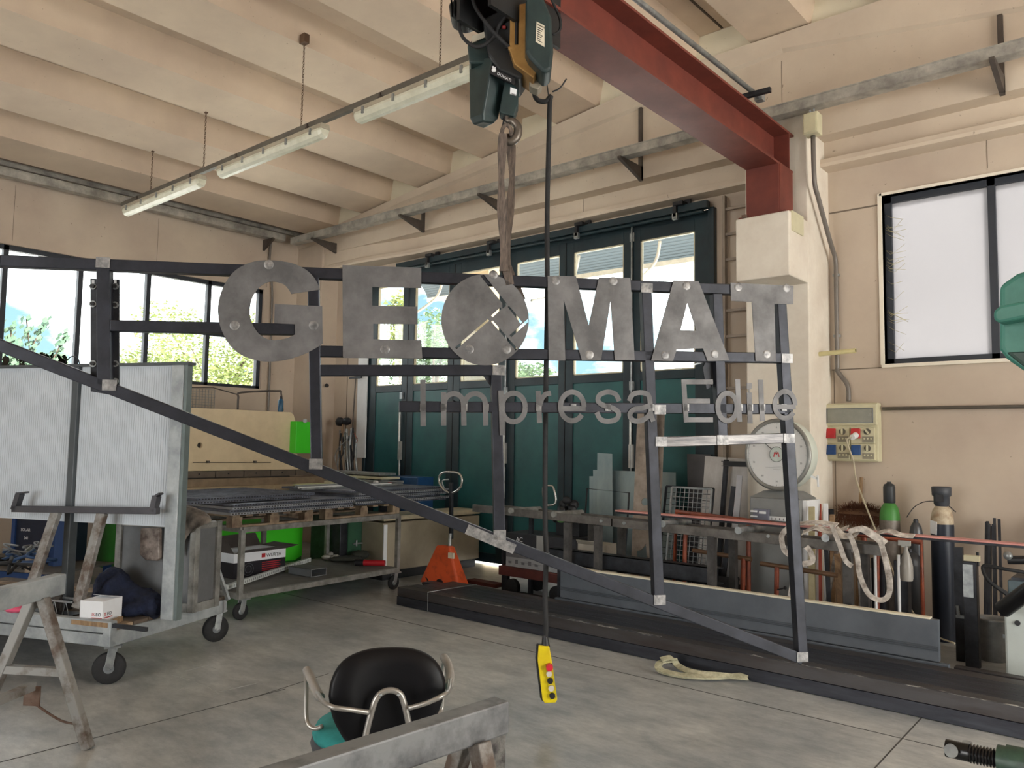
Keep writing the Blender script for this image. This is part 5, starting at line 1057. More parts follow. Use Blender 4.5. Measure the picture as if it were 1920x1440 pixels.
# ================================================================== LEFT: BIG PLATFORM CART
CO = Vector((-5.37, 2.29, 0)); EB = Vector((-.393, .92, 0)).normalized(); EL = Vector((-.92, -.393, 0)).normalized(); UZ = Vector((0, 0, 1))
def cp(l, b, z): return CO+EL*l+EB*b+UZ*z
ca = thing('platform_cart', cp(1.1, .6, 0), 'large pale steel platform cart with plank deck carrying the white panels', 'cart')
LW, BW = 2.3, 1.15
for b in (0, .06): MB().bar(cp(0, .03, .29+b*1.4), cp(LW, .03, .29+b*1.4), .06, .078, side=EB).build('frame_beam', GALVC, ca, bevel=.006)
MB().bar(cp(.03, 0, .3), cp(.03, BW, .3), .06, .1, side=EL).build('frame_beam', GALVC, ca, bevel=.006); MB().bar(cp(LW, 0, .3), cp(LW, BW, .3), .06, .1, side=EL).bar(cp(0, BW, .3), cp(LW, BW, .3), .06, .1, side=EB).build('frame_beam', GALVC, ca, bevel=.006)
random.seed(5)
for k in range(8):
    b0 = .075+k*.14; mtp = mat('deck_plank_%s' % ('light' if k % 3 == 0 else 'dark'), (168, 146, 120) if k % 3 == 0 else (112, 98, 84), .8, 0, .25, 5, .15, col2=(110, 90, 72) if k % 3 == 0 else (74, 64, 58), stretch=(2, 2, 2))
    MB().bar(cp(.01, b0+.065, .362), cp(LW, b0+.065, .362), .132, .024, side=EB).build('plank', mtp, ca, bevel=.003)
def castor(P, r, parent, w_=.045, d=EB, ztop=.25, tire=RUBBER, rim=GREY):
    ax = Vector((0, 0, 1)).cross(d).normalized(); c = Vector((P.x, P.y, r))
    wh = MB().lathe(c-ax*w_/2, [(r*.55, 0), (r*.93, 0), (r, w_*.2), (r, w_*.8), (r*.93, w_), (r*.55, w_)], 28, ax).build('wheel', tire, parent)
    MB().lathe(c-ax*w_*.45, [(.014, -.004), (r*.56, 0), (r*.56, w_*.9), (.014, w_*.9+.004)], 20, ax).build('hub', rim, wh)
    m_ = MB()
    for s_ in (-1, 1): m_.bar(c+ax*s_*(w_/2+.008), Vector((P.x, P.y, ztop-.01))+ax*s_*(w_/2+.008)+d*.02, .05, .006, side=d)
    m_.cyl(c-ax*(w_/2+.014), c+ax*(w_/2+.014), .01, n=8)
    m_.obox((P.x+d.x*.02, P.y+d.y*.02, ztop-.008), ax, d, UZ, .05, .05, .008)
    m_.build('fork', GALV, parent, bevel=.002)
for P, r in ((at(203, 1282, z=0), .102), (at(403, 1203, z=0), .102), (cp(2.1, .15, 0), .1), (cp(2.1, 1.0, 0), .1)): castor(P, r, ca, d=Vector((.5, .85, 0)).normalized() if P.y < 2.6 else Vector((.1, 1, 0)))
# panel frame on the cart
pf = thing('panel_rack', cp(.9, .42, .375), 'upright rack with two tall white polycarbonate sheets between dark posts on the cart', 'rack')
P1 = at(318, 1161, z=.376); P2 = at(124, 1142, z=.376); dL = (P2-P1).normalized(); dN = UZ.cross(dL); 
if dN.y > 0: dN = -dN
P3 = P1+dL*1.86
for P, w_, mt in ((P1, .1, GALVC), (P2, .055, mat('post_dark_grey', (84, 90, 94), .5, .2)), (P3, .055, MATS['post_dark_grey'])): MB().bar(P+UZ*.0, P+UZ*1.74, w_, .07, side=dL).build('post', mt, pf, bevel=.004)
m_ = MB().bar(P1+dN*.0+dL*-.06, P1+dL*-.06+UZ*1.74, .03, .05, side=dL); m_.build('edge_profile', mat('edge_green_grey', (110, 122, 122), .45, .2), pf)
MB().bar(P1+UZ*1.75-dL*.09, P3+UZ*1.75, .02, .08, side=UZ).build('top_rail', MATS['post_dark_grey'], pf)
for a, b in (((P1-P2).length*0+.05, (P2-P1).length-.03), ((P2-P1).length+.03, (P3-P1).length-.03)):
    m_ = MB().bar(P1+dL*a+UZ*1.18, P1+dL*b+UZ*1.18, 1.12, .012, side=UZ); sh = m_.build('sheet', POLY, pf)
    m_ = MB()
    n_ = int((b-a)/.02)
    for k in range(n_): q = P1+dL*(a+.01+k*.02)+dN*.0068; m_.bar(q+UZ*.63, q+UZ*1.73, .0014, .0012)
    m_.build('flute_line', mat('flute', (186, 194, 204), .5), sh)
tag(MB().tube(smooth([at(122, 686, y=P2.y+.02), at(126, 675, y=P2.y), at(136, 668, y=P2.y), at(146, 672, y=P2.y), at(150, 688, y=P2.y)], 4), .004, 5).build('wire_loop', DARKST), 'thin wire loop sticking up over the white panels', 'wire')
# cradle stand on the cart (leaning in front of the panels)
cr_ = thing('cradle_stand', at(150, 1140, z=.376), 'steel cradle bar with upturned ends on two slanting legs before the panels', 'stand')
pn = np.array([-dN.x, -dN.y, 0]); pp0 = tuple(P1+dN*.12)
def lp_(px, py, o=0.): return at(px, py, n=pn, p=pp0, o=o)
WBR = mat('cradle_steel', (86, 86, 92), .45, .4)
MB().bar(lp_(26, 954), lp_(296, 958), .045, .045, side=UZ).build('cross_bar', WBR, cr_, bevel=.003)
for a, b, c in (((28, 956), (38, 925), (50, 923)), ((288, 958), (294, 930), (302, 925))):
    m_ = MB().bar(lp_(*a), lp_(*b), .04, .045, side=dL); m_.bar(lp_(*b), lp_(*c), .012, .045, side=UZ); m_.build('upturned_end', WBR, cr_)
for a, b, c in (((106, 960), (62, 1090), (65, 1100)), ((192, 962), (145, 1140), (150, 1100))):
    MB().bar(lp_(*a), lp_(*b, -.1), .07, .04, side=dL).build('leg', RUSTW, cr_, bevel=.004)
# grey metal bin with framed sides
bn = thing('metal_bin', cp(.2, .9, .375), 'grey steel bin with framed mesh sides behind the rack post on the cart', 'bin')
def frame_box(t, c0, ua, ub, a, b, z0_, z1_, fm, pmt, fw=.05):
    for i, j in ((0, 0), (a, 0), (a, b), (0, b)): q = c0+ua*i+ub*j; MB().bar(q+UZ*z0_, q+UZ*z1_, fw, fw, side=ua).build('corner_post', fm, t, bevel=.004)
    for (o, d, l) in ((c0, ua, a), (c0+ub*b, ua, a), (c0, ub, b), (c0+ua*a, ub, b)):
        MB().bar(o+UZ*(z0_+z1_)/2, o+d*l+UZ*(z0_+z1_)/2, (z1_-z0_)-.04, .008, side=UZ).build('side_panel', pmt, t)
        MB().bar(o+UZ*(z1_-.02), o+d*l+UZ*(z1_-.02), .04, .035, side=UZ).build('rim', fm, t); MB().bar(o+UZ*(z0_+.03), o+d*l+UZ*(z0_+.03), .06, .035, side=UZ).build('bottom_rail', fm, t)
bq = at(377, 1146, z=.376); bq.z = 0; frame_box(bn, bq+EL*.03-EB*.06, EL, EB, .66, .24, .376, 1.0, WORN, mat('brushed_grey_panel', (116, 118, 120), .5, .4, .08, 10), .05)
ap = thing('leather_apron', bq+UZ*1.0, 'worn brown leather apron draped over the bin corner', 'apron'); LEA = mat('worn_leather', (132, 122, 112), .8, 0, .25, 10, .3, col2=(74, 68, 62))
random.seed(8); m_ = MB()
nB = np.array([EB.x, EB.y, 0])
gv = [[(338, 948), (350, 946), (368, 952), (384, 958), (396, 970)], [(338, 962), (350, 958), (366, 966), (382, 968), (398, 978)], [(338, 985), (346, 976), (356, 980), (372, 974), (384, 982)], [(337, 1010), (344, 1000), (350, 994), (358, 996), (364, 990)], [(336, 1052), (339, 1040), (343, 1022), (349, 1010), (352, 1004)]]
vs = [at(x, y, n=nB, p=tuple(bq), o=-.12+(.05*random.random() if i_ else .12)) for i_, r_ in enumerate(gv) for x, y in r_]
m_.add(vs, [(i*5+j, i*5+j+1, i*5+j+6, i*5+j+5) for i in range(4) for j in range(4)], True); o = m_.build('hide', LEA, ap); md = o.modifiers.new('s', 'SUBSURF'); md.levels = md.render_levels = 2; md = o.modifiers.new('t', 'SOLIDIFY'); md.thickness = .008
wm = thing('welding_gauntlet', at(280, 1050, y=bq.y-.4), 'dirty silvery welding gauntlet hanging over the bin side', 'glove')
vs = [(262, 990), (300, 990), (300, 1048), (294, 1052), (272, 1051), (260, 1040)]; MB().prism([[at(x, y, n=nB, p=tuple(bq), o=-.14) for x, y in vs]], EB*.03).build('cuff', mat('dirty_silver', (150, 138, 130), .5, .4, .3, 12, .2, col2=(84, 72, 66)), wm, bevel=.014, seg=3)
# navy jacket heap
jk = thing('work_jacket', at(235, 1150, z=.376), 'dark navy work jacket lying in a heap on the cart', 'jacket'); random.seed(17)
NAVY = mat('navy_cloth', (24, 34, 62), .95, 0, .25, 9, .5, col2=(12, 18, 36)); m_ = MB(); J = at(238, 1150, z=.376)
bm_ = bmesh.new(); 
for k, (l, b, r, h) in enumerate(((.16, 0, .17, .17), (.05, .02, .16, .12), (-.1, .03, .14, .1), (.24, .06, .13, .14), (-.2, .0, .09, .09), (.1, -.08, .16, .08), (-.05, -.06, .12, .06))):
    m_.ball(J+EL*l+EB*(b+.02)+UZ*(h*.75), r, r*.75, h, 18, 11, .09)
o = m_.build('cloth', NAVY, jk); md = o.modifiers.new('r', 'REMESH'); md.mode = 'VOXEL'; md.voxel_size = .016; md = o.modifiers.new('sm', 'SMOOTH'); md.iterations = 6
tx = bpy.data.textures.new('folds', 'CLOUDS'); tx.noise_scale = .09; md = o.modifiers.new('d', 'DISPLACE'); md.texture = tx; md.strength = .05; md.mid_level = .5
for p in o.data.polygons: p.use_smooth = True
MB().tube(smooth([at(178, 1120, y=J.y), at(180, 1105, y=J.y), at(187, 1096, y=J.y), at(191, 1102, y=J.y), at(184, 1112, y=J.y)], 4), .006, 6).build('hood_cord', BLACK, jk)
# white ISEO carton on the front beam
bx_ = thing('cardboard_box', at(180, 1168, z=.42), 'small white cardboard box printed ISEO on the front edge of the cart', 'box')
K = at(191, 1171, z=.376); ux_ = (at(148, 1168, z=.376)-K); ux_.z = 0; w1_ = ux_.length; ux_.normalize(); ub_ = Vector((-ux_.y, ux_.x, 0)); ub_ = ub_ if ub_.y > 0 else -ub_; hh = .148
WC = mat('white_card', (236, 238, 242), .6, 0, .03, 6); bx2 = MB().hexa([K, K+ux_*w1_, K+ux_*w1_+ub_*.19, K+ub_*.19], [K+UZ*hh, K+ux_*w1_+UZ*hh, K+ux_*w1_+ub_*.19+UZ*hh, K+ub_*.19+UZ*hh]); bx2.build('carton', WC, bx_, bevel=.003)
MB().prism([[K+UZ*hh+ub_*.19, K+UZ*hh+ub_*.19+ux_*w1_, K+ux_*w1_*.9+ub_*.1+UZ*(hh+.02), K+ux_*w1_*.2+ub_*.11+UZ*(hh+.012)]], UZ*.002).build('flap', WC, bx_)
def two(org, ux, nm_):
    ux = Vector(ux).normalized(); nz = ux.cross(UZ)
    text_mb('IS', .032, org, ux, UZ).build('red_lettering', REDM, bx_); text_mb('EO', .032, org+ux*.029, ux, UZ).build('lettering', BLACK, bx_)
    MB().bar(org-UZ*.012+nz*.0008, org+ux*.078-UZ*.012+nz*.0008, .006, .001, side=UZ).build('red_underline', REDM, bx_)
nfr = (-ux_).cross(UZ); two(K+ux_*.08+UZ*.05+nfr*.001, -ux_, 0); two(K+ub_*.015+UZ*.05+ub_.cross(UZ)*.001, ub_, 1)
text_mb('Serie B', .014, K+ux_*(w1_-.02)+UZ*.008+nfr*.001, -ux_, UZ).build('lettering', BLACK, bx_)
tag(MB().bar(at(205, 1172, z=.39), at(226, 1160, z=.39), .03, .03).bar(at(205, 1172, z=.39)+EL*.3, at(205, 1172, z=.39), .03, .03).build('wood_batten', WOOD), 'pale wooden batten poking out beside the white box', 'batten')
tag(MB().bar(at(200, 1172, z=.375)+UZ*.012+EL*.5, at(275, 1184, z=.375)+UZ*.012, .025, .025).build('square_tube', DARKST), 'short dark square tube poking out over the cart edge', 'steel tube')
# wire tray, pink rag, checkered block
wt = thing('wire_tray', cp(1.1, .2, .376), 'black wire tray with zigzag bars on the front of the cart', 'tray'); m_ = MB()
for z in (.395, .49): m_.bar(cp(.42, .1, z), cp(2.25, .1, z), .012, .012).bar(cp(.42, .2, z), cp(2.25, .2, z), .012, .012)
for k in range(18): x = .45+k*.1; m_.tube([cp(x, .1, .395), cp(x+.03, .1, .49), cp(x+.06, .1, .395)], .003, 5)
m_.build('wires', GALV, wt); MB().bar(cp(.42, .15, .40), cp(2.25, .15, .40), .09, .008, side=EB).build('base', BLACK, wt)
tag(MB().ball(at(28, 1134, z=.47)+UZ*-.02, .09, .06, .03, jit=.1).build('pink_rag', mat('pink_cloth', (232, 96, 130), .9, 0, .1, 9, .2)), 'crumpled pink rag in the wire tray', 'rag')
m_ = MB(); q = at(88, 1155, z=.376)+EB*.03; m_.obox(q+UZ*.09, EL, EB, UZ, .05, .05, .09); tag(m_.build('chequered_block', mat('mottled_block', (120, 116, 112), .7, .2, .3, 26, .4, col2=(44, 42, 42)), bevel=.004), 'mottled square block behind the sawhorse on the cart', 'block')
tag(MB().bar(at(381, 986, n=nB, p=tuple(at(428, 1125, z=.36)), o=.05), at(428, 1125, z=.36), .022, .03).build('strut_bar', GALVC), 'pale flat strut leaning between the two carts', 'strut')

# workbench with blue welding source under the panels
wbn = thing('steel_workbench', (-8.6, 3.1, 0), 'low dark-blue steel bench in the shade behind the white panels', 'workbench')
BLU = mat('bench_blue', (30, 62, 112), .5, 0, .1, 5); zb = .2
A0, A1 = at(0, 1088, z=zb), at(95, 1078, z=zb)
dA = Vector((-.92, -.39, 0)).normalized(); C0 = at(100, 1078, z=zb)
MB().hexa([C0, C0+dA*2.2, C0+dA*2.2+EB*.8, C0+EB*.8], [C0+UZ*.02, C0+dA*2.2+UZ*.02, C0+dA*2.2+EB*.8+UZ*.02, C0+EB*.8+UZ*.02]).build('top', mat('bench_top_grey', (96, 92, 88), .6), wbn)
MB().bar(C0-UZ*.05, C0+dA*2.2-UZ*.05, .09, .03, side=UZ).build('apron_rail', BLU, wbn)
for q in (C0+dA*.05, C0+dA*2.1, C0+dA*.05+EB*.75, C0+dA*2.1+EB*.75): MB().bar(Vector((q.x, q.y, 0)), Vector((q.x, q.y, zb)), .06, .06, side=EB).build('leg', BLU, wbn)
wsr = thing('welding_source', C0+dA*1.4+EB*.4+UZ*.46, 'dark blue welding power source with white lettering at the far left', 'welder')
q = C0+dA*.42+EB*.42; q1 = q+dA*.62
MB().hexa([q+UZ*.021, q1+UZ*.021, q1+EB*.4+UZ*.021, q+EB*.4+UZ*.021], [q+UZ*.55, q1+UZ*.55, q1+EB*.4+UZ*.55, q+EB*.4+UZ*.55]).build('housing', mat('navy_housing', (20, 30, 50), .5), wsr, bevel=.01)
for a in (0, .62): MB().bar(q+dA*a-EB*.012+UZ*.021, q+dA*a-EB*.012+UZ*.56, .05, .02, side=dA).build('side_trim', BLU, wsr)
text_mb('SOLAR', .045, q1-dA*.09-EB*.004+UZ*.36, -dA, UZ).build('lettering', WHITE, wsr); text_mb('241', .045, q1-dA*.14-EB*.004+UZ*.27, -dA, UZ).build('lettering', WHITE, wsr)
bp2 = thing('blue_post', C0+EB*.9-dA*.05, 'bright blue square upright right of the bench', 'post'); qq = at(108, 1000, y=C0.y+.2); MB().box(qq.x-.07, qq.x+.07, qq.y-.05, qq.y+.05, 0, 1.15).build('column', BLU, bp2, bevel=.004)
can = thing('tin_can', C0+dA*.3+UZ*.46, 'dirty pale tin can on the blue bench', 'can'); qc = at(56, 1072, z=.462); MB().lathe(qc, [(.04, 0), (.04, .14), (.037, .145), (.035, .1)], 18).build('body', mat('dirty_tin', (150, 134, 118), .6, .2, .2, 10), can)
random.seed(40); cg = thing('cable_heap', C0+dA*.5+UZ*.46, 'tangle of grey and blue welding cables on the bench', 'cables'); 
for k in range(9):
    c0 = at(20+k*6, 1068-(k % 3)*14, z=.48+.05*(k % 4)); pts = [c0+Vector((random.uniform(-.16, .16), random.uniform(-.12, .12), random.uniform(-.01, .1))) for _ in range(6)]; 
    for q in pts: q.z = max(q.z, .475)
    MB().tube(smooth(pts, 5), .009+.004*(k % 2), 6).build('cable', [RUBBER, mat('blue_rubber', (40, 70, 110), .6), GREY][k % 3], cg)
m_ = MB().ball(at(30, 1060, z=.5), .06, .05, .03, jit=.1); m_.build('torch_handle', GREY, cg)
for k, (px, py, l) in enumerate(((128, 1000, .5),)):
    A = at(150, 990, y=4.4); tag(MB().bar(A, at(128, 1018, y=4.4), .04, .03).build('lever_bar', DARKST), 'short dark lever bar below the white panels', 'bar')
dkc = thing('dark_cabinet', (-9.2, 4.6, 0), 'black machine cabinet in the shade below the white panels', 'cabinet'); a, b = at(155, 1080, y=4.7), at(215, 1080, y=4.7); MB().box(max(a.x-.5, -11.2), b.x, 4.7, 5.1, 0, .98).build('housing', mat('cabinet_black_green', (20, 32, 36), .5), dkc, bevel=.01); MB().box(a.x-.4, a.x-.1, 4.69, 4.7, .3, .8).build('door', BLACK, dkc)

# ================================================================== PRESS BRAKE
pb = thing('press_brake', (-10.2, 5.4, 0), 'large beige press brake with bright green front below, by the left wall', 'press brake')
BEI = mat('machine_beige', (214, 194, 160), .5, 0, .06, 2.5, .02, col2=(196, 176, 144)); GRN = mat('signal_green', (64, 204, 34), .45, 0, .04, 3)
xf = -9.6; T0, T1 = at(300, 764, x=xf), at(545, 773, x=xf); B0, B1 = at(300, 882, x=xf), at(570, 880, x=xf); S1 = at(557, 800, x=xf)
ram = MB().prism([[(xf, 3.3, T1.z), (xf, T1.y, T1.z), (xf, T1.y+.05, T1.z-.03), (xf, S1.y, S1.z), (xf, S1.y+.04, B1.z), (xf, 3.3, B1.z)], [(xf, at(375, 835, x=xf).y+.035*math.cos(a*math.pi/8), at(375, 835, x=xf).z+.035*math.sin(a*math.pi/8)) for a in range(16)]], (-.05, 0, 0)); ram.build('ram_plate', BEI, pb, bevel=.004)
MB().box(xf-.6, xf-.06, 3.4, S1.y-.05, 1.0, T1.z-.12).build('ram_body', mat('brake_dark_inner', (60, 56, 52), .7), pb)
A, B = at(362, 867, x=xf+.03), at(508, 867, x=xf+.03); m_ = MB().cyl(A, B, .005, n=6)
for px in (390, 478): c = at(px, 866, x=xf+.02); m_.box(c.x-.02, c.x+.02, c.y-.015, c.y+.015, c.z-.015, c.z+.015)
m_.build('gauge_rod', BRKT, pb)
y0_, y1_ = 3.3, at(600, 885, x=xf).y
for k in range(9): a = y0_+(y1_-y0_)*k/9; MB().box(xf-.08, xf-.0, a+.006, a+(y1_-y0_)/9-.006, B1.z-.085, B1.z-.005).m(1).cyl((xf, a+.18, B1.z-.04), (xf+.006, a+.18, B1.z-.04), .01, n=8).build('upper_tool', [mat('tool_steel', (110, 98, 86), .5, .3), BLACK], pb)
MB().box(xf-.12, xf+.04, y0_, y1_+.06, B1.z-.2, B1.z-.1).build('lower_tool', mat('oiled_brown_steel', (150, 130, 106), .5, .3, .15, 8, .05), pb, bevel=.004)
MB().box(xf-.2, xf+.1, y0_, y1_+.1, .95, B1.z-.2).build('bed', mat('bed_beige', (170, 150, 120), .5), pb)
gz0, gz1 = .1, .98; xg = -8.45
MB().box(xf-.3, xg-.02, 4.0, at(570, 1020, x=xg).y-.02, gz0, .62).build('front_case', mat('green_dark', (28, 110, 30), .5), pb)
gp = [at(365, 1069, x=xg), at(553, 1050, x=xg), at(566, 1041, x=xg), at(568, 984, x=xg), at(365, 988, x=xg)]
MB().prism([gp], (-.015, 0, 0)).build('front_panel', GRN, pb)
tb_ = [at(375, 958, x=-9.0), at(520, 962, x=-9.0)]; MB().box(-9.01, -9.0, tb_[0].y-.6, tb_[1].y, .62, .85).build('upper_panel', GRN, pb)
A, B = at(556, 790, x=-9.45), at(583, 850, x=-9.45); MB().box(-9.6, -9.45, A.y, B.y, B.z, A.z).build('control_box', GRN, pb, bevel=.006); MB().cyl(at(572, 789, x=-9.44), at(572, 789, x=-9.40), .03).build('control_knob', GALV, pb)
m_ = MB().tube(smooth([at(446, 768, x=-9.9), at(447, 745, x=-9.9), at(452, 736, x=-9.9), at(520, 733, x=-9.9), at(527, 738, x=-9.9), at(530, 770, x=-9.9)], 4), .014, 8); m_.tube([at(446, 740, x=-9.9), at(400, 727, x=-9.9), at(346, 726, x=-9.9)], .008, 6); m_.build('hose_rail', BRKT, pb)
bt = thing('spray_can', at(522, 770, x=-9.75), 'blue spray can standing on top of the press brake', 'spray can'); q = at(522, 771, x=-9.68); q.z = T1.z+.001; q.x = -9.63
MB().lathe(q, [(.036, 0), (.038, .01), (.038, .15), (.02, .18)], 16).build('can', mat('blue_can', (26, 74, 104), .35), bt); MB().lathe(q+UZ*.18, [(.018, 0), (.018, .035)], 12).build('cap', BLACK, bt)
random.seed(50); a, b = at(357, 728, x=-11.25), at(402, 770, x=-11.25); wg = thing('wire_grate', (-11.24, a.y, b.z), 'small wire grate hanging on the left wall above the press brake', 'grate'); m_ = MB()
for k in range(9): y = a.y+(b.y-a.y)*k/8; m_.bar((-11.26, y, a.z), (-11.26, y, b.z), .006, .006)
for k in range(9): z = a.z+(b.z-a.z)*k/8; m_.bar((-11.26, a.y, z), (-11.26, b.y, z), .006, .006)
m_.build('wires', GALV, wg)

# ================================================================== CART B WITH PALLETS AND MESH PANELS
cb_ = thing('shelf_trolley', (-6.9, 4.9, 0), 'two-level steel trolley on castors carrying pallets of mesh panels', 'trolley')
F0 = Vector((-6.5, 3.88, 0)); F1 = Vector((-6.66, 5.86, 0)); dF = (F1-F0).normalized(); dS = Vector((-dF.y, dF.x, 0)); dS = dS if dS.x < 0 else -dS; WID = 1.15; LEN = (F1-F0).length
def fp(a, s_, z): return F0+dF*a+dS*s_+UZ*z
for z, hh_ in ((.215, .05), (.8, .05)):
    for s_ in (0, WID): MB().bar(fp(0, s_, z), fp(LEN, s_, z), hh_, .04, side=UZ).build('side_rail', WORN, cb_, bevel=.003)
    for a in (0, LEN): MB().bar(fp(a, 0, z), fp(a, WID, z), hh_, .04, side=UZ).build('end_rail', WORN, cb_, bevel=.003)
for a, s_ in ((0, 0), (LEN, 0), (0, WID), (LEN, WID), (LEN*.55, WID)): MB().bar(fp(a, s_, .19), fp(a, s_, .8), .045, .045, side=dF).build('upright', WORN, cb_, bevel=.003)
MB().hexa([fp(0, 0, .235), fp(LEN, 0, .235), fp(LEN, WID, .235), fp(0, WID, .235)], [fp(0, 0, .243), fp(LEN, 0, .243), fp(LEN, WID, .243), fp(0, WID, .243)]).build('lower_shelf', mat('dusty_shelf', (128, 128, 124), .6, .1, .15, 4, .03), cb_)
MB().bar(fp(LEN*.45, .02, .8), fp(LEN*.45, WID, .8), .04, .04).build('end_rail', WORN, cb_)
for P in (at(450, 1162, z=0), fp(LEN, .05, 0), fp(.1, WID-.05, 0), fp(LEN-.05, WID-.05, 0)): castor(P, .075, cb_, .035, dF, .19, rim=GALV)
# pallets
def pallet(o, dx, dy, lx, ly, label):
    t = thing('pallet', o+dx*lx/2+dy*ly/2, label, 'pallet', 'wooden pallets on the trolley'); pm = mat('pallet_wood', (158, 140, 116), .8, 0, .2, 7, .15, col2=(100, 82, 68))
    for j in range(3):
        y = (ly-.09)*j/2+.045; MB().bar(o+dy*y+UZ*.01, o+dx*lx+dy*y+UZ*.01, .09, .018, side=dy).build('bottom_board', pm, t)
        for i in range(3): x = (lx-.1)*i/2+.05; MB().obox(o+dx*x+dy*y+UZ*.055, dx, dy, UZ, .05, .045, .036).build('block', pm, t)
    for i in range(7): x = (lx-.08)*i/6+.04; MB().bar(o+dx*x+UZ*.1, o+dx*x+dy*ly+UZ*.1, .075, .016, side=dx).build('top_board', pm, t)
    return t
pallet(fp(-.12, -.02, .826), dF, dS, .9, 1.2, 'near wooden pallet on the trolley under the mesh panels'); pallet(fp(.95, .0, .826), dF, dS, 1.05, 1.1, 'far wooden pallet on the trolley under the mesh panels')
# stacked grating panels
MG = mat('grating_blue_grey', (112, 118, 132), .45, .4, .12, 9, col2=(72, 76, 88)); MG2 = mat('grating_pale', (160, 164, 170), .4, .4, .1, 9)
def grating(o, dx, dy, lx, ly, th, label, mt, full=False, grp='stacked grating panels on the pallets'):
    t = thing('grating_panel', o+dx*lx/2+dy*ly/2, label, 'grating panel', grp); m_ = MB()
    for a, b in ((o, o+dx*lx), (o+dy*ly, o+dy*ly+dx*lx), (o, o+dy*ly), (o+dx*lx, o+dx*lx+dy*ly)): m_.bar(a+UZ*th/2, b+UZ*th/2, th, .006, side=UZ)
    m_.build('edge_band', mt, t); m_ = MB(); st_ = .035
    if full:
        for i in range(1, int(lx/st_)): m_.bar(o+dx*i*st_+UZ*(th-.004), o+dx*i*st_+dy*ly+UZ*(th-.004), .004, .008)
        for i in range(1, int(ly/st_)): m_.bar(o+dy*i*st_+UZ*(th-.004), o+dy*i*st_+dx*lx+UZ*(th-.004), .004, .008)
    else:
        m_.bar(o+dy*ly/2+UZ*(th*.5), o+dy*ly/2+dx*lx+UZ*(th*.5), ly-.02, th*.5, side=dy)
    m_.build('bars', mt, t); m_ = MB()
    for i in range(int(lx/.03)): m_.obox(o+dx*(.02+i*.03)-dy*.0035+UZ*th/2, dx, dy, UZ, .008, .001, th*.22)
    m_.m(0); m_.build('slot_row', BLACK, t)
random.seed(60); o0 = fp(-.17, -.08, .945); Z = .945
names = ['bottom', 'second', 'third', 'fourth', 'fifth', 'sixth']
for k in range(4):
    o = fp(-.18+random.uniform(-.03, .03), -.1+random.uniform(-.03, .03), Z); grating(o, dF, dS, 1.42, 1.25, .022, names[k]+' grating panel from below in the near stack on the trolley', MG if k % 2 else MG2); Z += .024
for k in range(2):
    o = fp(-.45+.1*k, .12+.05*k, Z); grating(o, dF, dS, 1.3, 1.15, .022, ['blue-grey grating panel shifted left near the stack top', 'topmost fine grating panel of the near stack'][k], MG, k == 1); Z += .024
Z = .945
for k in range(7):
    o = fp(1.3+random.uniform(-.05, .06), -.06+random.uniform(-.03, .08), Z); grating(o, dF, dS, 1.45+random.uniform(-.06, .06), 1.1, .02, ['bottom', 'second', 'third', 'fourth', 'fifth', 'sixth', 'topmost'][k]+' grating panel from below in the far stack', MG2 if k % 2 else MG); Z += .0225
# loose profiles on the far stack
for k in range(5):
    o = fp(1.0+.06*k, .45+.1*k, Z+.006+.004*k); tag(MB().bar(o, o+dF*(1.5-.15*k), .035, .02, side=dS).build('metal_profile', [GALV, WHITE, GREY, GALV, mat('yellow_tape_profile', (176, 174, 120), .5)][k], bevel=.002), ['galvanised', 'white', 'grey', 'second galvanised', 'yellowish'][k]+' profile lying loose on the far grating stack', 'metal profile', 'loose profiles on the far stack')
# sheets stack further behind (rack of white profiles)
o = at(640, 890, y=6.9); random.seed(61)
rk = thing('profile_rack', (o.x, 6.9, 0), 'low rack behind the trolley holding long pale profiles', 'rack'); xr0, xr1 = at(615, 900, y=7.0).x, at(735, 900, y=7.0).x
MB().box(xr0+.1, xr0+.15, 6.95, 7.3, 0, 1.0).box(xr1-.2, xr1-.15, 6.95, 7.3, 0, 1.0).box(xr0, xr1, 6.95, 7.3, .96, 1.0).build('frame', DARKST, rk)
for k in range(4): z = 1.002+.05*k; tag(MB().box(xr0-.1+.05*k, xr1-.08*k+.0, 6.98, 7.28, z, z+.035).build('long_profile', mat('pale_ivory_profile', (206, 204, 176), .4, .1) if k % 2 == 0 else GALV, bevel=.003), ['lowest', 'second', 'third', 'topmost'][k]+' pale long profile on the rack behind the trolley', 'metal profile', 'long profiles on the rear rack')
q = at(712, 885, y=6.9); tl2 = thing('hand_grinder', (q.x, 6.95, 1.15), 'small grey and red power tool on the rear rack', 'power tool'); MB().cyl((q.x-.05, 6.9, 1.06), (q.x-.05, 6.86, 1.06), .035).cyl((q.x+.02, 6.9, 1.04), (q.x+.02, 6.86, 1.04), .03).build('disc', WHITE, tl2); MB().box(q.x, q.x+.35, 6.9, 6.98, 1.03, 1.1).build('body', GREY, tl2, bevel=.01); MB().box(q.x+.2, q.x+.26, 6.88, 6.9, 1.03, 1.08).build('switch', REDM, tl2)
q = at(765, 900, y=7.4); tag(MB().box(q.x-.25, q.x+.3, 7.3, 7.6, 0, q.z+.05).build('blue_crate', mat('crate_blue', (20, 70, 120), .5), bevel=.01), 'dark blue crate between rear rack and green doors', 'crate')
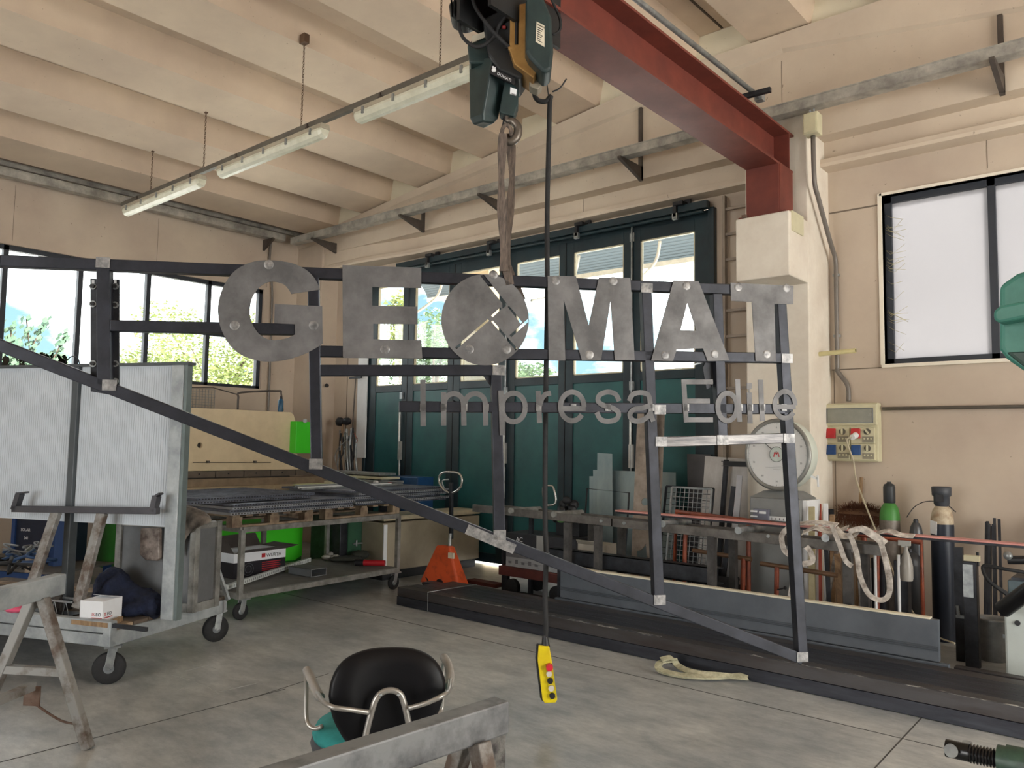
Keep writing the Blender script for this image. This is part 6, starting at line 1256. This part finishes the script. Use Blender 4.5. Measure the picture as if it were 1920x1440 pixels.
# things on the lower shelf
wz = .2445; wc = thing('tool_carton', at(470, 1080, z=wz), 'open black and white tool carton printed WURTH with red text', 'carton')
K = at(437, 1086, z=wz); uR = dF.copy(); uB = dS.copy(); lw, lb, lh = .62, .42, .24
Kf = Vector((K.x, K.y, wz)); cpn = [Kf, Kf+uR*lw, Kf+uR*lw+uB*lb, Kf+uB*lb]
MB().hexa(cpn, [q+UZ*.15 for q in cpn]).build('lower_print', mat('carton_black_red', (28, 26, 34), .5), wc); c2_ = [q+UZ*.151 for q in cpn]; MB().hexa(c2_, [q+UZ*(lh-.15) for q in c2_]).build('upper_print', WC, wc)
outn = -uB
for a, b, c in ((Kf+UZ*lh, Kf+uR*lw+UZ*lh, outn*.16+UZ*.05), (Kf+uB*lb+UZ*lh, Kf+uR*lw+uB*lb+UZ*lh, uB*.1+UZ*.12), (Kf+UZ*lh, Kf+uB*lb+UZ*lh, -uR*.1+UZ*.16), (Kf+uR*lw+UZ*lh, Kf+uR*lw+uB*lb+UZ*lh, uR*.17+UZ*.02)): MB().prism([[a, b, b+c, a+c]], UZ*.003).build('flap', mat('kraft_dark', (92, 84, 80), .8), wc)
text_mb('WÜRTH', .05, Kf+uR*.38+UZ*.175+outn*.001, uR, UZ).build('lettering', BLACK, wc); MB().obox(Kf+uR*.345+UZ*.195+outn*.001, uR, UZ, outn, .022, .02, .001).build('red_logo', REDM, wc)
m_ = MB()
for k in range(5): m_.bar(Kf+uR*.33+UZ*(.045+.02*k)+outn*.001, Kf+uR*(.56-.02*(k % 2))+UZ*(.045+.02*k)+outn*.001, .009, .001, side=UZ)
m_.build('red_text', mat('dark_red_print', (170, 36, 48), .5), wc)
m_ = MB(); cc = Kf+uR*.17+UZ*.075+outn*.001
for r in (.06, .035): m_.tube([cc+uR*r*math.cos(k*math.pi/10)+UZ*r*math.sin(k*math.pi/10) for k in range(20)], .0014, 4, True)
m_.build('line_drawing', GREY, wc)
pr = thing('perforated_channel', at(420, 1100, z=wz), 'white perforated cable channel lying diagonally on the lower shelf', 'channel'); A = at(425, 1101, z=wz+.03); B = at(580, 1049, z=wz+.05)
m_ = MB().bar(A, B, .04, .04).m(1); d = (B-A); n = 44
sdv = orth(d)[1]
for k in range(n): c = A+d*(k+.5)/n; m_.obox(c+UZ*.0, d.normalized(), sdv, UZ, .006, .0208, .011)
m_.build('channel', [mat('pvc_white', (214, 220, 218), .4), GREY], pr)
bc = thing('box_section', at(565, 1085, z=wz), 'short open grey box section lying on the lower shelf', 'steel tube'); A = at(583, 1083, z=wz); 
bo = Vector((A.x, A.y, wz+.002)); w_, h_, l_ = .2, .075, .35; e1 = dF; e2 = dS
m_ = MB()
for p0, a_, b_, c_ in ((bo, w_, l_, .005), (bo+UZ*(h_-.005), w_, l_, .005)): m_.hexa([p0, p0+e1*a_, p0+e1*a_+e2*b_, p0+e2*b_], [p0+UZ*c_, p0+e1*a_+UZ*c_, p0+e1*a_+e2*b_+UZ*c_, p0+e2*b_+UZ*c_])
for s_ in (0, w_-.005): p0 = bo+e1*s_; m_.hexa([p0, p0+e1*.005, p0+e1*.005+e2*l_, p0+e2*l_], [p0+UZ*h_, p0+e1*.005+UZ*h_, p0+e1*.005+e2*l_+UZ*h_, p0+e2*l_+UZ*h_])
m_.build('section', GREY, bc)
rd = thing('red_tool', at(690, 1060, z=wz), 'red and black cordless tool lying on the lower shelf', 'power tool'); A, B = at(682, 1055, z=wz+.04), at(722, 1056, z=wz+.04); MB().cyl(A, B, .032, n=14).build('body', mat('tool_red', (170, 30, 40), .4), rd, bevel=.004); MB().cyl(A-(B-A)*.4, A, .036).build('grip', BLACK, rd)
random.seed(70)
rg = MB().ball(at(650, 1052, z=wz)+UZ*.03, .16, .2, .028, jit=.12).ball(at(675, 1048, z=wz)+UZ*.05, .12, .1, .05, jit=.1); tag(rg.build('dark_rag', mat('olive_rag', (64, 66, 58), .9, 0, .2, 8, .3)), 'dark olive rags heaped on the lower shelf', 'rag')
rg = MB()
for k in range(4): rg.ball(at(612+k*8, 1050-(k % 2)*6, z=wz)+UZ*.03, .06, .05, .03, 10, 7, .25)
tag(rg.build('crumpled_paper', mat('crumpled_white', (196, 194, 186), .7)), 'crumpled whitish paper towel on the lower shelf', 'paper')

# green-doored metal locker and beige tank behind the trolley
lk = thing('steel_locker', (-7.8, 6.6, 0), 'dark green steel locker with lever handle behind the trolley', 'locker')
a, b = at(652, 1030, x=-7.6), at(715, 1030, x=-7.6); MB().box(-8.2, -7.62, a.y-.1, b.y, .05, .74).build('carcass', DARKST, lk, bevel=.006); MB().box(-7.62, -7.6, a.y, b.y-.03, .08, .7).build('door', mat('locker_green', (54, 96, 72), .4, 0, .15, 2, col2=(34, 66, 54)), lk); h = at(662, 1020, x=-7.58); MB().cyl(h, h+Vector((0, .14, 0)), .01).cyl(h+Vector((0, .05, -.03)), h+Vector((0, .05, .04)), .012).build('lever', GALV, lk)
tk = thing('steel_chest', (-7.3, 6.9, 0), 'long beige steel chest with rounded top edge behind the trolley', 'chest')
xs = -7.2; a, b = at(718, 1030, x=xs), at(850, 1030, x=xs); BC = mat('chest_beige', (176, 164, 142), .4, .2, .1, 3, .02); zt = at(760, 965, x=xs).z
MB().box(-7.6, xs, a.y, 7.75, .1, zt-.08).build('body', BC, tk, bevel=.01); MB().box(-7.62, xs+.02, a.y-.01, 7.76, zt-.06, zt).build('lid', mat('lid_edge', (214, 200, 170), .35, .2), tk, bevel=.02); MB().box(-7.58, xs-.02, a.y+.02, 7.7, 0, .1).build('plinth', BLACK, tk); MB().box(xs, xs+.012, a.y, a.y+.05, .12, zt-.1).build('corner_trim', WHITE, tk)

# ================================================================== BROOMS, HOSES AND BOARD LEFT OF THE DOORS
tag(MB().box(at(672, 700, y=7.84).x, at(687, 700, y=7.84).x+.03, 7.83, 7.85, at(670, 858, y=7.84).z, 2.95).build('white_board', WHITE), 'narrow white board standing on the wall left of the doors', 'board')
sq = thing('floor_squeegee', (at(666, 860, y=7.75).x, 7.75, 0), 'upturned T-shaped squeegee left of the green doors', 'squeegee'); A, B = at(666, 865, y=7.75), at(667, 709, y=7.78); MB().cyl(Vector((A.x, 7.6, 0)), B, .01).build('handle', BRKT, sq); MB().bar(at(655, 709, y=7.78), at(678, 707, y=7.78), .02, .03).build('blade', DARKST, sq)
br = thing('broom', (at(650, 860, y=7.7).x, 7.7, 0), 'upturned black broom left of the doors beside the hoses', 'broom'); A = at(642, 800, y=7.7); MB().cyl(Vector((A.x, 7.6, 0)), at(643, 795, y=7.7), .016).build('handle', WOOD, br); m_ = MB().ball(at(637, 791, y=7.7), .1, .05, .07, jit=.1).ball(at(650, 790, y=7.7), .11, .05, .06, jit=.1); m_.build('bristles', BLACK, br)
hs_ = thing('hose_bundle', (at(655, 860, y=7.48).x, 7.65, 0), 'bundle of black hoses and bars hanging left of the doors', 'hose'); random.seed(77)
for k in range(11):
    x = 636+k*3.2; A, B = at(x+random.uniform(-2, 2), 800+random.uniform(0, 22), y=7.52), at(x+random.uniform(-5, 5), 875, y=7.48); MB().tube(smooth([A, (A+B)/2+Vector((random.uniform(-.05, .05), 0, 0)), B, Vector((B.x, 7.6, .5))], 4), random.uniform(.01, .02), 6).build('hose', [BLACK, RUBBER, DARKST, GALV][k % 4 if k % 5 else 3], hs_)
MB().tube(smooth([at(648, 808, y=7.44), at(652, 822, y=7.44), at(636, 838, y=7.44), at(628, 855, y=7.44), at(631, 872, y=7.44)], 5), .007).build('hose', GALV, hs_)
MB().tube(smooth([at(664, 812, y=7.44), at(670, 825, y=7.44), at(668, 830, y=7.44)], 4), .006).build('hose', mat('dull_red_wire', (150, 80, 70), .6), hs_)
# dark disc standing in for the hole in the corner pilaster
tag(MB().cyl(at(614, 723, y=7.7), at(614, 723, y=7.7)+Vector((.01, -.03, 0)), .03).build('hole_disc', BLACK), 'small dark disc standing in for the hole in the corner pilaster', 'hole stand-in')

# ================================================================== SAWHORSES
def sawhorse(P, Q, z, legs, label, w_=.07, h_=.11, mt=None, inner=None, crossz=.38):
    t = thing('sawhorse', (P+Q)/2-UZ*z, label, 'sawhorse', 'steel sawhorses'); d = (Q-P).normalized(); s_ = UZ.cross(d)
    MB().bar(P, Q, w_, h_, side=s_).build('top_beam', mt or WORN, t, bevel=.006)
    for a, sp_ in legs:
        c = P+d*a-UZ*h_*.45; ft = []
        for k in (-1, 1):
            f = c+s_*k*sp_; f.z = .0; ft.append(f); MB().bar(c+s_*k*.03, f, .05, .05, side=d).build('leg', RUSTW, t, bevel=.004)
        k_ = crossz/c.z; A = ft[0]+(c-ft[0])*k_; B = ft[1]+(c-ft[1])*k_; MB().bar(A, B, .04, .04, side=d).build('cross_tie', RUSTW, t)
    return t, d, s_
E1 = at(113, 1094, z=.80); E0 = at(-60, 1138, z=.80)
hd = (E0-E1); hd.z = 0; hd.normalize()
t, d, s_ = sawhorse(E1, E1+hd*1.1, .8, ((.17, .33), (.95, .33)), 'rusty grey steel sawhorse at the left edge in the foreground', mt=GALVC)
A = E1+d*.17; m_ = MB(); m_.bar(Vector((A.x, A.y, .3)), Vector((A.x, A.y, .3))+d*.78, .04, .04); m_.build('long_tie', RUSTW, t); MB().obox(Vector((A.x, A.y, .25)), s_, d, UZ, .045, .005, .05).build('gusset', RUST, t)
ft = A+s_*.33; ft2 = A-s_*.33; f_ = ft if (ft-Vector((0, 0, 0))).length < (ft2-Vector((0, 0, 0))).length else ft2
chn = smooth([Vector((A.x, A.y, .22)), (Vector((A.x, A.y, .22))+Vector((f_.x, f_.y, .15)))/2-UZ*.05, Vector((f_.x, f_.y, .12))-(f_-A).normalized()*.05], 8); MB().tube(chn, .006, 6).build('chain', RUST, t)
zt = .80; N0 = at(941, 1340, z=zt); N1 = at(545, 1470, z=zt); nd = (N1-N0); nd.z = 0; nd.normalize()
t, d, s_ = sawhorse(N0, N0+nd*1.05, zt, ((.12, .3), (.9, .3)), 'soot-stained grey steel sawhorse in front of the black chair', w_=.065, h_=.095, mt=mat('sooty_steel', (132, 134, 136), .5, .35, .35, 4, .08, col2=(46, 46, 50), thr=(.3, .55)))
MB().obox(N0+d*.045-UZ*.12, d, s_, UZ, .035, .03, .08).build('end_block', mat('mottled_end', (130, 128, 124), .7, .2, .3, 20, .4, col2=(60, 58, 58)), t, bevel=.004)

# ================================================================== CHAIR
cz = 1.0
ch = thing('office_chair', (-2.05, 1.75, 0), 'office chair with black oval back, steel tube arms and teal seat', 'chair')
CB = mat('chair_black_shell', (12, 12, 16), .45, 0, .1, 6); SIL = mat('silver_tube', (168, 164, 158), .35, .6, .06, 9); TEALS = mat('teal_fabric', (46, 140, 138), .9, 0, .1, 20, .1)
bn_ = np.array([math.sin(YAW-.22), math.cos(YAW-.22), 0]); bv = Vector(bn_); bc0 = at(733, 1312, z=.66)
bp3 = (bc0.x, bc0.y, .66)
def bq_(px, py, o=0.0): return at(px, py, n=bn_, p=bp3, o=o)
outl = [(616, 1305), (620, 1278), (633, 1250), (655, 1230), (690, 1217), (735, 1213), (775, 1216), (805, 1228), (825, 1250), (835, 1278), (832, 1306), (818, 1345), (800, 1372), (770, 1392), (733, 1398), (697, 1400), (655, 1395), (635, 1370), (622, 1340)]
ol = c2(outl+[outl[0]], 4)[:-1]; n = len(ol); cen = (730, 1305); vs = []; rings = [(1, 0), (1.0, .02), (.93, .045), (.6, .052), (.25, .05)]
for k, dp in rings: vs += [bq_(cen[0]+(x-cen[0])*k, cen[1]+(y-cen[1])*k, -dp+.03+.05*((x-cen[0])*k/110)**2*-1) for x, y in ol]
fs = [(r*n+i, r*n+(i+1) % n, (r+1)*n+(i+1) % n, (r+1)*n+i) for r in range(len(rings)-1) for i in range(n)]+[tuple((len(rings)-1)*n+i for i in range(n)), tuple(range(n))]
CB.node_tree.nodes['Principled BSDF'].inputs['Specular IOR Level'].default_value = .25; MB().add(vs, fs, True).build('backrest', CB, ch)
vs = []
for k, dp in ((1.0, .0), (.99, .03), (.9, .055), (.5, .07)): vs += [bq_(cen[0]+(x-cen[0])*k, cen[1]+(y-cen[1])*k, dp+.03+.05*((x-cen[0])*k/110)**2*-1) for x, y in ol]
MB().add(vs, [(r*n+i, r*n+(i+1) % n, (r+1)*n+(i+1) % n, (r+1)*n+i) for r in range(3) for i in range(n)]+[tuple(3*n+i for i in range(n))], True).build('back_cushion', TEALS, ch)
yoke = smooth([bq_(683, 1392, -.05), bq_(690, 1360, -.055), bq_(702, 1318, -.06), bq_(714, 1300, -.06), bq_(733, 1294, -.06), bq_(750, 1301, -.06), bq_(758, 1320, -.06), bq_(765, 1350, -.055), bq_(772, 1385, -.05)], 5)
A, B = yoke[0], yoke[-1]; MB().tube([Vector((A.x+bv.x*.12, A.y+bv.y*.12, .36)), Vector((A.x+bv.x*.02, A.y+bv.y*.02, .42))]+yoke+[Vector((B.x+bv.x*.02, B.y+bv.y*.02, .42)), Vector((B.x+bv.x*.12, B.y+bv.y*.12, .36))], .0115, 10).build('yoke_tube', SIL, ch)
m_ = MB()
for x in (714, 747): c = bq_(x, 1303, -.072); m_.ball(c, .006)
m_.build('screw', GALV, ch)
def arm(pts, pad, lab):
    m_ = MB().tube(smooth([bq_(*p) for p in pts], 5), .009, 8); m_.build('arm_tube', SIL, ch); MB().tube(smooth([bq_(*p) for p in pad], 5), [.013]+[.018]*8+[.018]*2+[.013]*5 if False else .017, 10).build('arm_pad', mat('arm_pad_grey', (156, 152, 146), .5), ch)
arm([(692, 1336, -.075), (660, 1331, -.095), (625, 1326, -.105), (605, 1314, -.04), (590, 1290, .1), (577, 1262, .2), (573, 1256, .25), (574, 1290, .27), (574, 1340, .26), (578, 1358, .24), (590, 1366, .22), (604, 1362, .2)], [(601, 1308, .03), (592, 1292, .09), (583, 1272, .16), (575, 1256, .22)], 'l')
arm([(766, 1328, -.075), (800, 1318, -.1), (830, 1304, -.1), (842, 1292, -.02), (843, 1262, .14), (836, 1240, .24), (831, 1250, .28), (830, 1290, .28), (828, 1330, .28), (818, 1342, .24)], [(841, 1288, .05), (844, 1265, .11), (840, 1245, .18), (832, 1232, .24)], 'r')
# seat, gas lift, star base
sc_ = Vector((bp3[0], bp3[1], .44))+bv*.30
sx = Vector((bv.y, -bv.x, 0)); vs = []; n = 28
sc_ = sc_-sx*.02
for r, z in ((.2, -.035), (.25, -.02), (.255, .0), (.25, .02)): vs += [sc_+sx*r*math.cos(2*math.pi*i/n)*1.05+bv*r*math.sin(2*math.pi*i/n)+UZ*(z-.02) for i in range(n)]
MB().add(vs, [(r*n+i, r*n+(i+1) % n, (r+1)*n+(i+1) % n, (r+1)*n+i) for r in range(3) for i in range(n)]+[tuple(range(n)), tuple(3*n+i for i in range(n))], True).build('seat_shell', mat('shell_grey', (70, 72, 76), .5), ch)
vs = []
for r, z in ((.245, .0), (.25, .015), (.235, .045), (.15, .055)): vs += [sc_+sx*r*math.cos(2*math.pi*i/n)*1.05+bv*r*math.sin(2*math.pi*i/n)+UZ*z for i in range(n)]
MB().add(vs, [(r*n+i, r*n+(i+1) % n, (r+1)*n+(i+1) % n, (r+1)*n+i) for r in range(3) for i in range(n)]+[tuple(range(n)), tuple(3*n+i for i in range(n))], True).build('seat_cushion', TEALS, ch)
g0 = Vector((sc_.x, sc_.y, 0)); MB().cyl(g0+UZ*.08, g0+UZ*.4, .025).build('gas_lift', BLACK, ch)
for k in range(5):
    a = 2*math.pi*k/5+.3; e = g0+Vector((math.cos(a), math.sin(a), 0))*.3; MB().bar(g0+UZ*.1, e+UZ*.07, .045, .03).build('base_leg', BLACK, ch, bevel=.004); MB().cyl(e+UZ*.028-Vector((math.sin(a), -math.cos(a), 0))*.02, e+UZ*.028+Vector((math.sin(a), -math.cos(a), 0))*.02, .028).build('castor', RUBBER, ch)

# ================================================================== GREEN MACHINE AND SPINDLE AT THE RIGHT EDGE
gm = thing('drill_press', (-.15, 2.6, 0), 'green drill press head with vertical column at the right edge', 'drill press'); GMM = mat('machine_green', (72, 140, 124), .5, 0, .15, 6, .05, col2=(52, 110, 98)); GMD = mat('machine_green_dark', (46, 74, 66), .5, 0, .1, 6)
gy = 1.95
def gp_(px, py, y=gy): return at(px, py, y=y)
ring = []
sil = [((1871, 560), 0), ((1872, 540), 0)]
L_ = [(1945, 500), (1905, 512), (1872, 535), (1872, 655), (1885, 672), (1925, 700), (2060, 700), (2060, 500)]
f_ = [gp_(*p, 1.9) for p in L_]; b_ = [q+Vector((.03, .3, 0)) for q in f_]; n = len(f_)
MB().add(f_+b_, [tuple(range(n)), tuple(range(n, 2*n))]+[(i, (i+1) % n, n+(i+1) % n, n+i) for i in range(n)]).build('belt_housing', GMM, gm, bevel=.012, seg=3)
L_ = [(1862, 583), (1874, 573), (1940, 560), (2060, 540), (2060, 590), (1940, 592), (1872, 606), (1862, 598)]
f_ = [gp_(*p, 1.86) for p in L_]; b_ = [q+Vector((.03, .38, 0)) for q in f_]
MB().add(f_+b_, [tuple(range(n)), tuple(range(n, 2*n))]+[(i, (i+1) % n, n+(i+1) % n, n+i) for i in range(n)]).build('split_flange', GMM, gm, bevel=.006)
L_ = [(1885, 660), (2060, 655), (2060, 735), (1925, 692)]; f_ = [gp_(*p, 1.893) for p in L_]; MB().prism([f_], (0, .28, 0)).build('lower_skirt', GMD, gm, bevel=.006)
xc = gp_(2030, 700).x; MB().cyl((xc, 2.05, 0), (xc, 2.05, 1.8), .05, n=24).build('column', GALV, gm); MB().box(xc-.2, xc+.25, 1.85, 2.3, 0, .05).build('foot', GMD, gm, bevel=.01)
sp2 = thing('clamp_spindle', at(1840, 1410, y=1.75), 'black threaded spindle with pin on a green casting at bottom right', 'spindle'); A, B, C_, D_ = at(1774, 1402, y=1.75), at(1818, 1412, y=1.75), at(1874, 1424, y=1.75), at(2000, 1450, y=1.75)
r0 = .0165; MB().cyl(A, B, r0, n=18).build('bar_end', mat('oiled_black', (30, 30, 32), .25, .3), sp2, bevel=.003)
pr_ = []; L2 = (C_-B).length; n = 9
for k in range(n): pr_ += [(r0*.8, L2*k/n), (r0*1.08, L2*(k+.35)/n), (r0*1.08, L2*(k+.55)/n), (r0*.8, L2*(k+.9)/n)]
MB().lathe(B, pr_, 18, C_-B).build('thread', MATS['oiled_black'], sp2)
MB().cyl(at(1783, 1408, y=1.72), at(1783, 1407, y=1.74), .012, n=16).build('pin_head', GALV, sp2, bevel=.002); MB().cyl(at(1814, 1398, y=1.78), at(1814, 1391, y=1.78), .009, n=14).build('pin_end', GALV, sp2)
cs = MB().cyl(C_-(D_-C_)*.02, D_, .026, n=20).cyl(C_+(D_-C_)*.12, D_, .03, n=8); cs.build('casting', mat('chipped_dark_green', (62, 92, 76), .45, 0, .25, 12, .1, col2=(40, 56, 50)), sp2)
x_ = (C_+D_)/2; MB().box(D_.x-.04, D_.x+.08, D_.y-.04, D_.y+.06, 0, D_.z+.03).build('pedestal', GMD, sp2, bevel=.01)
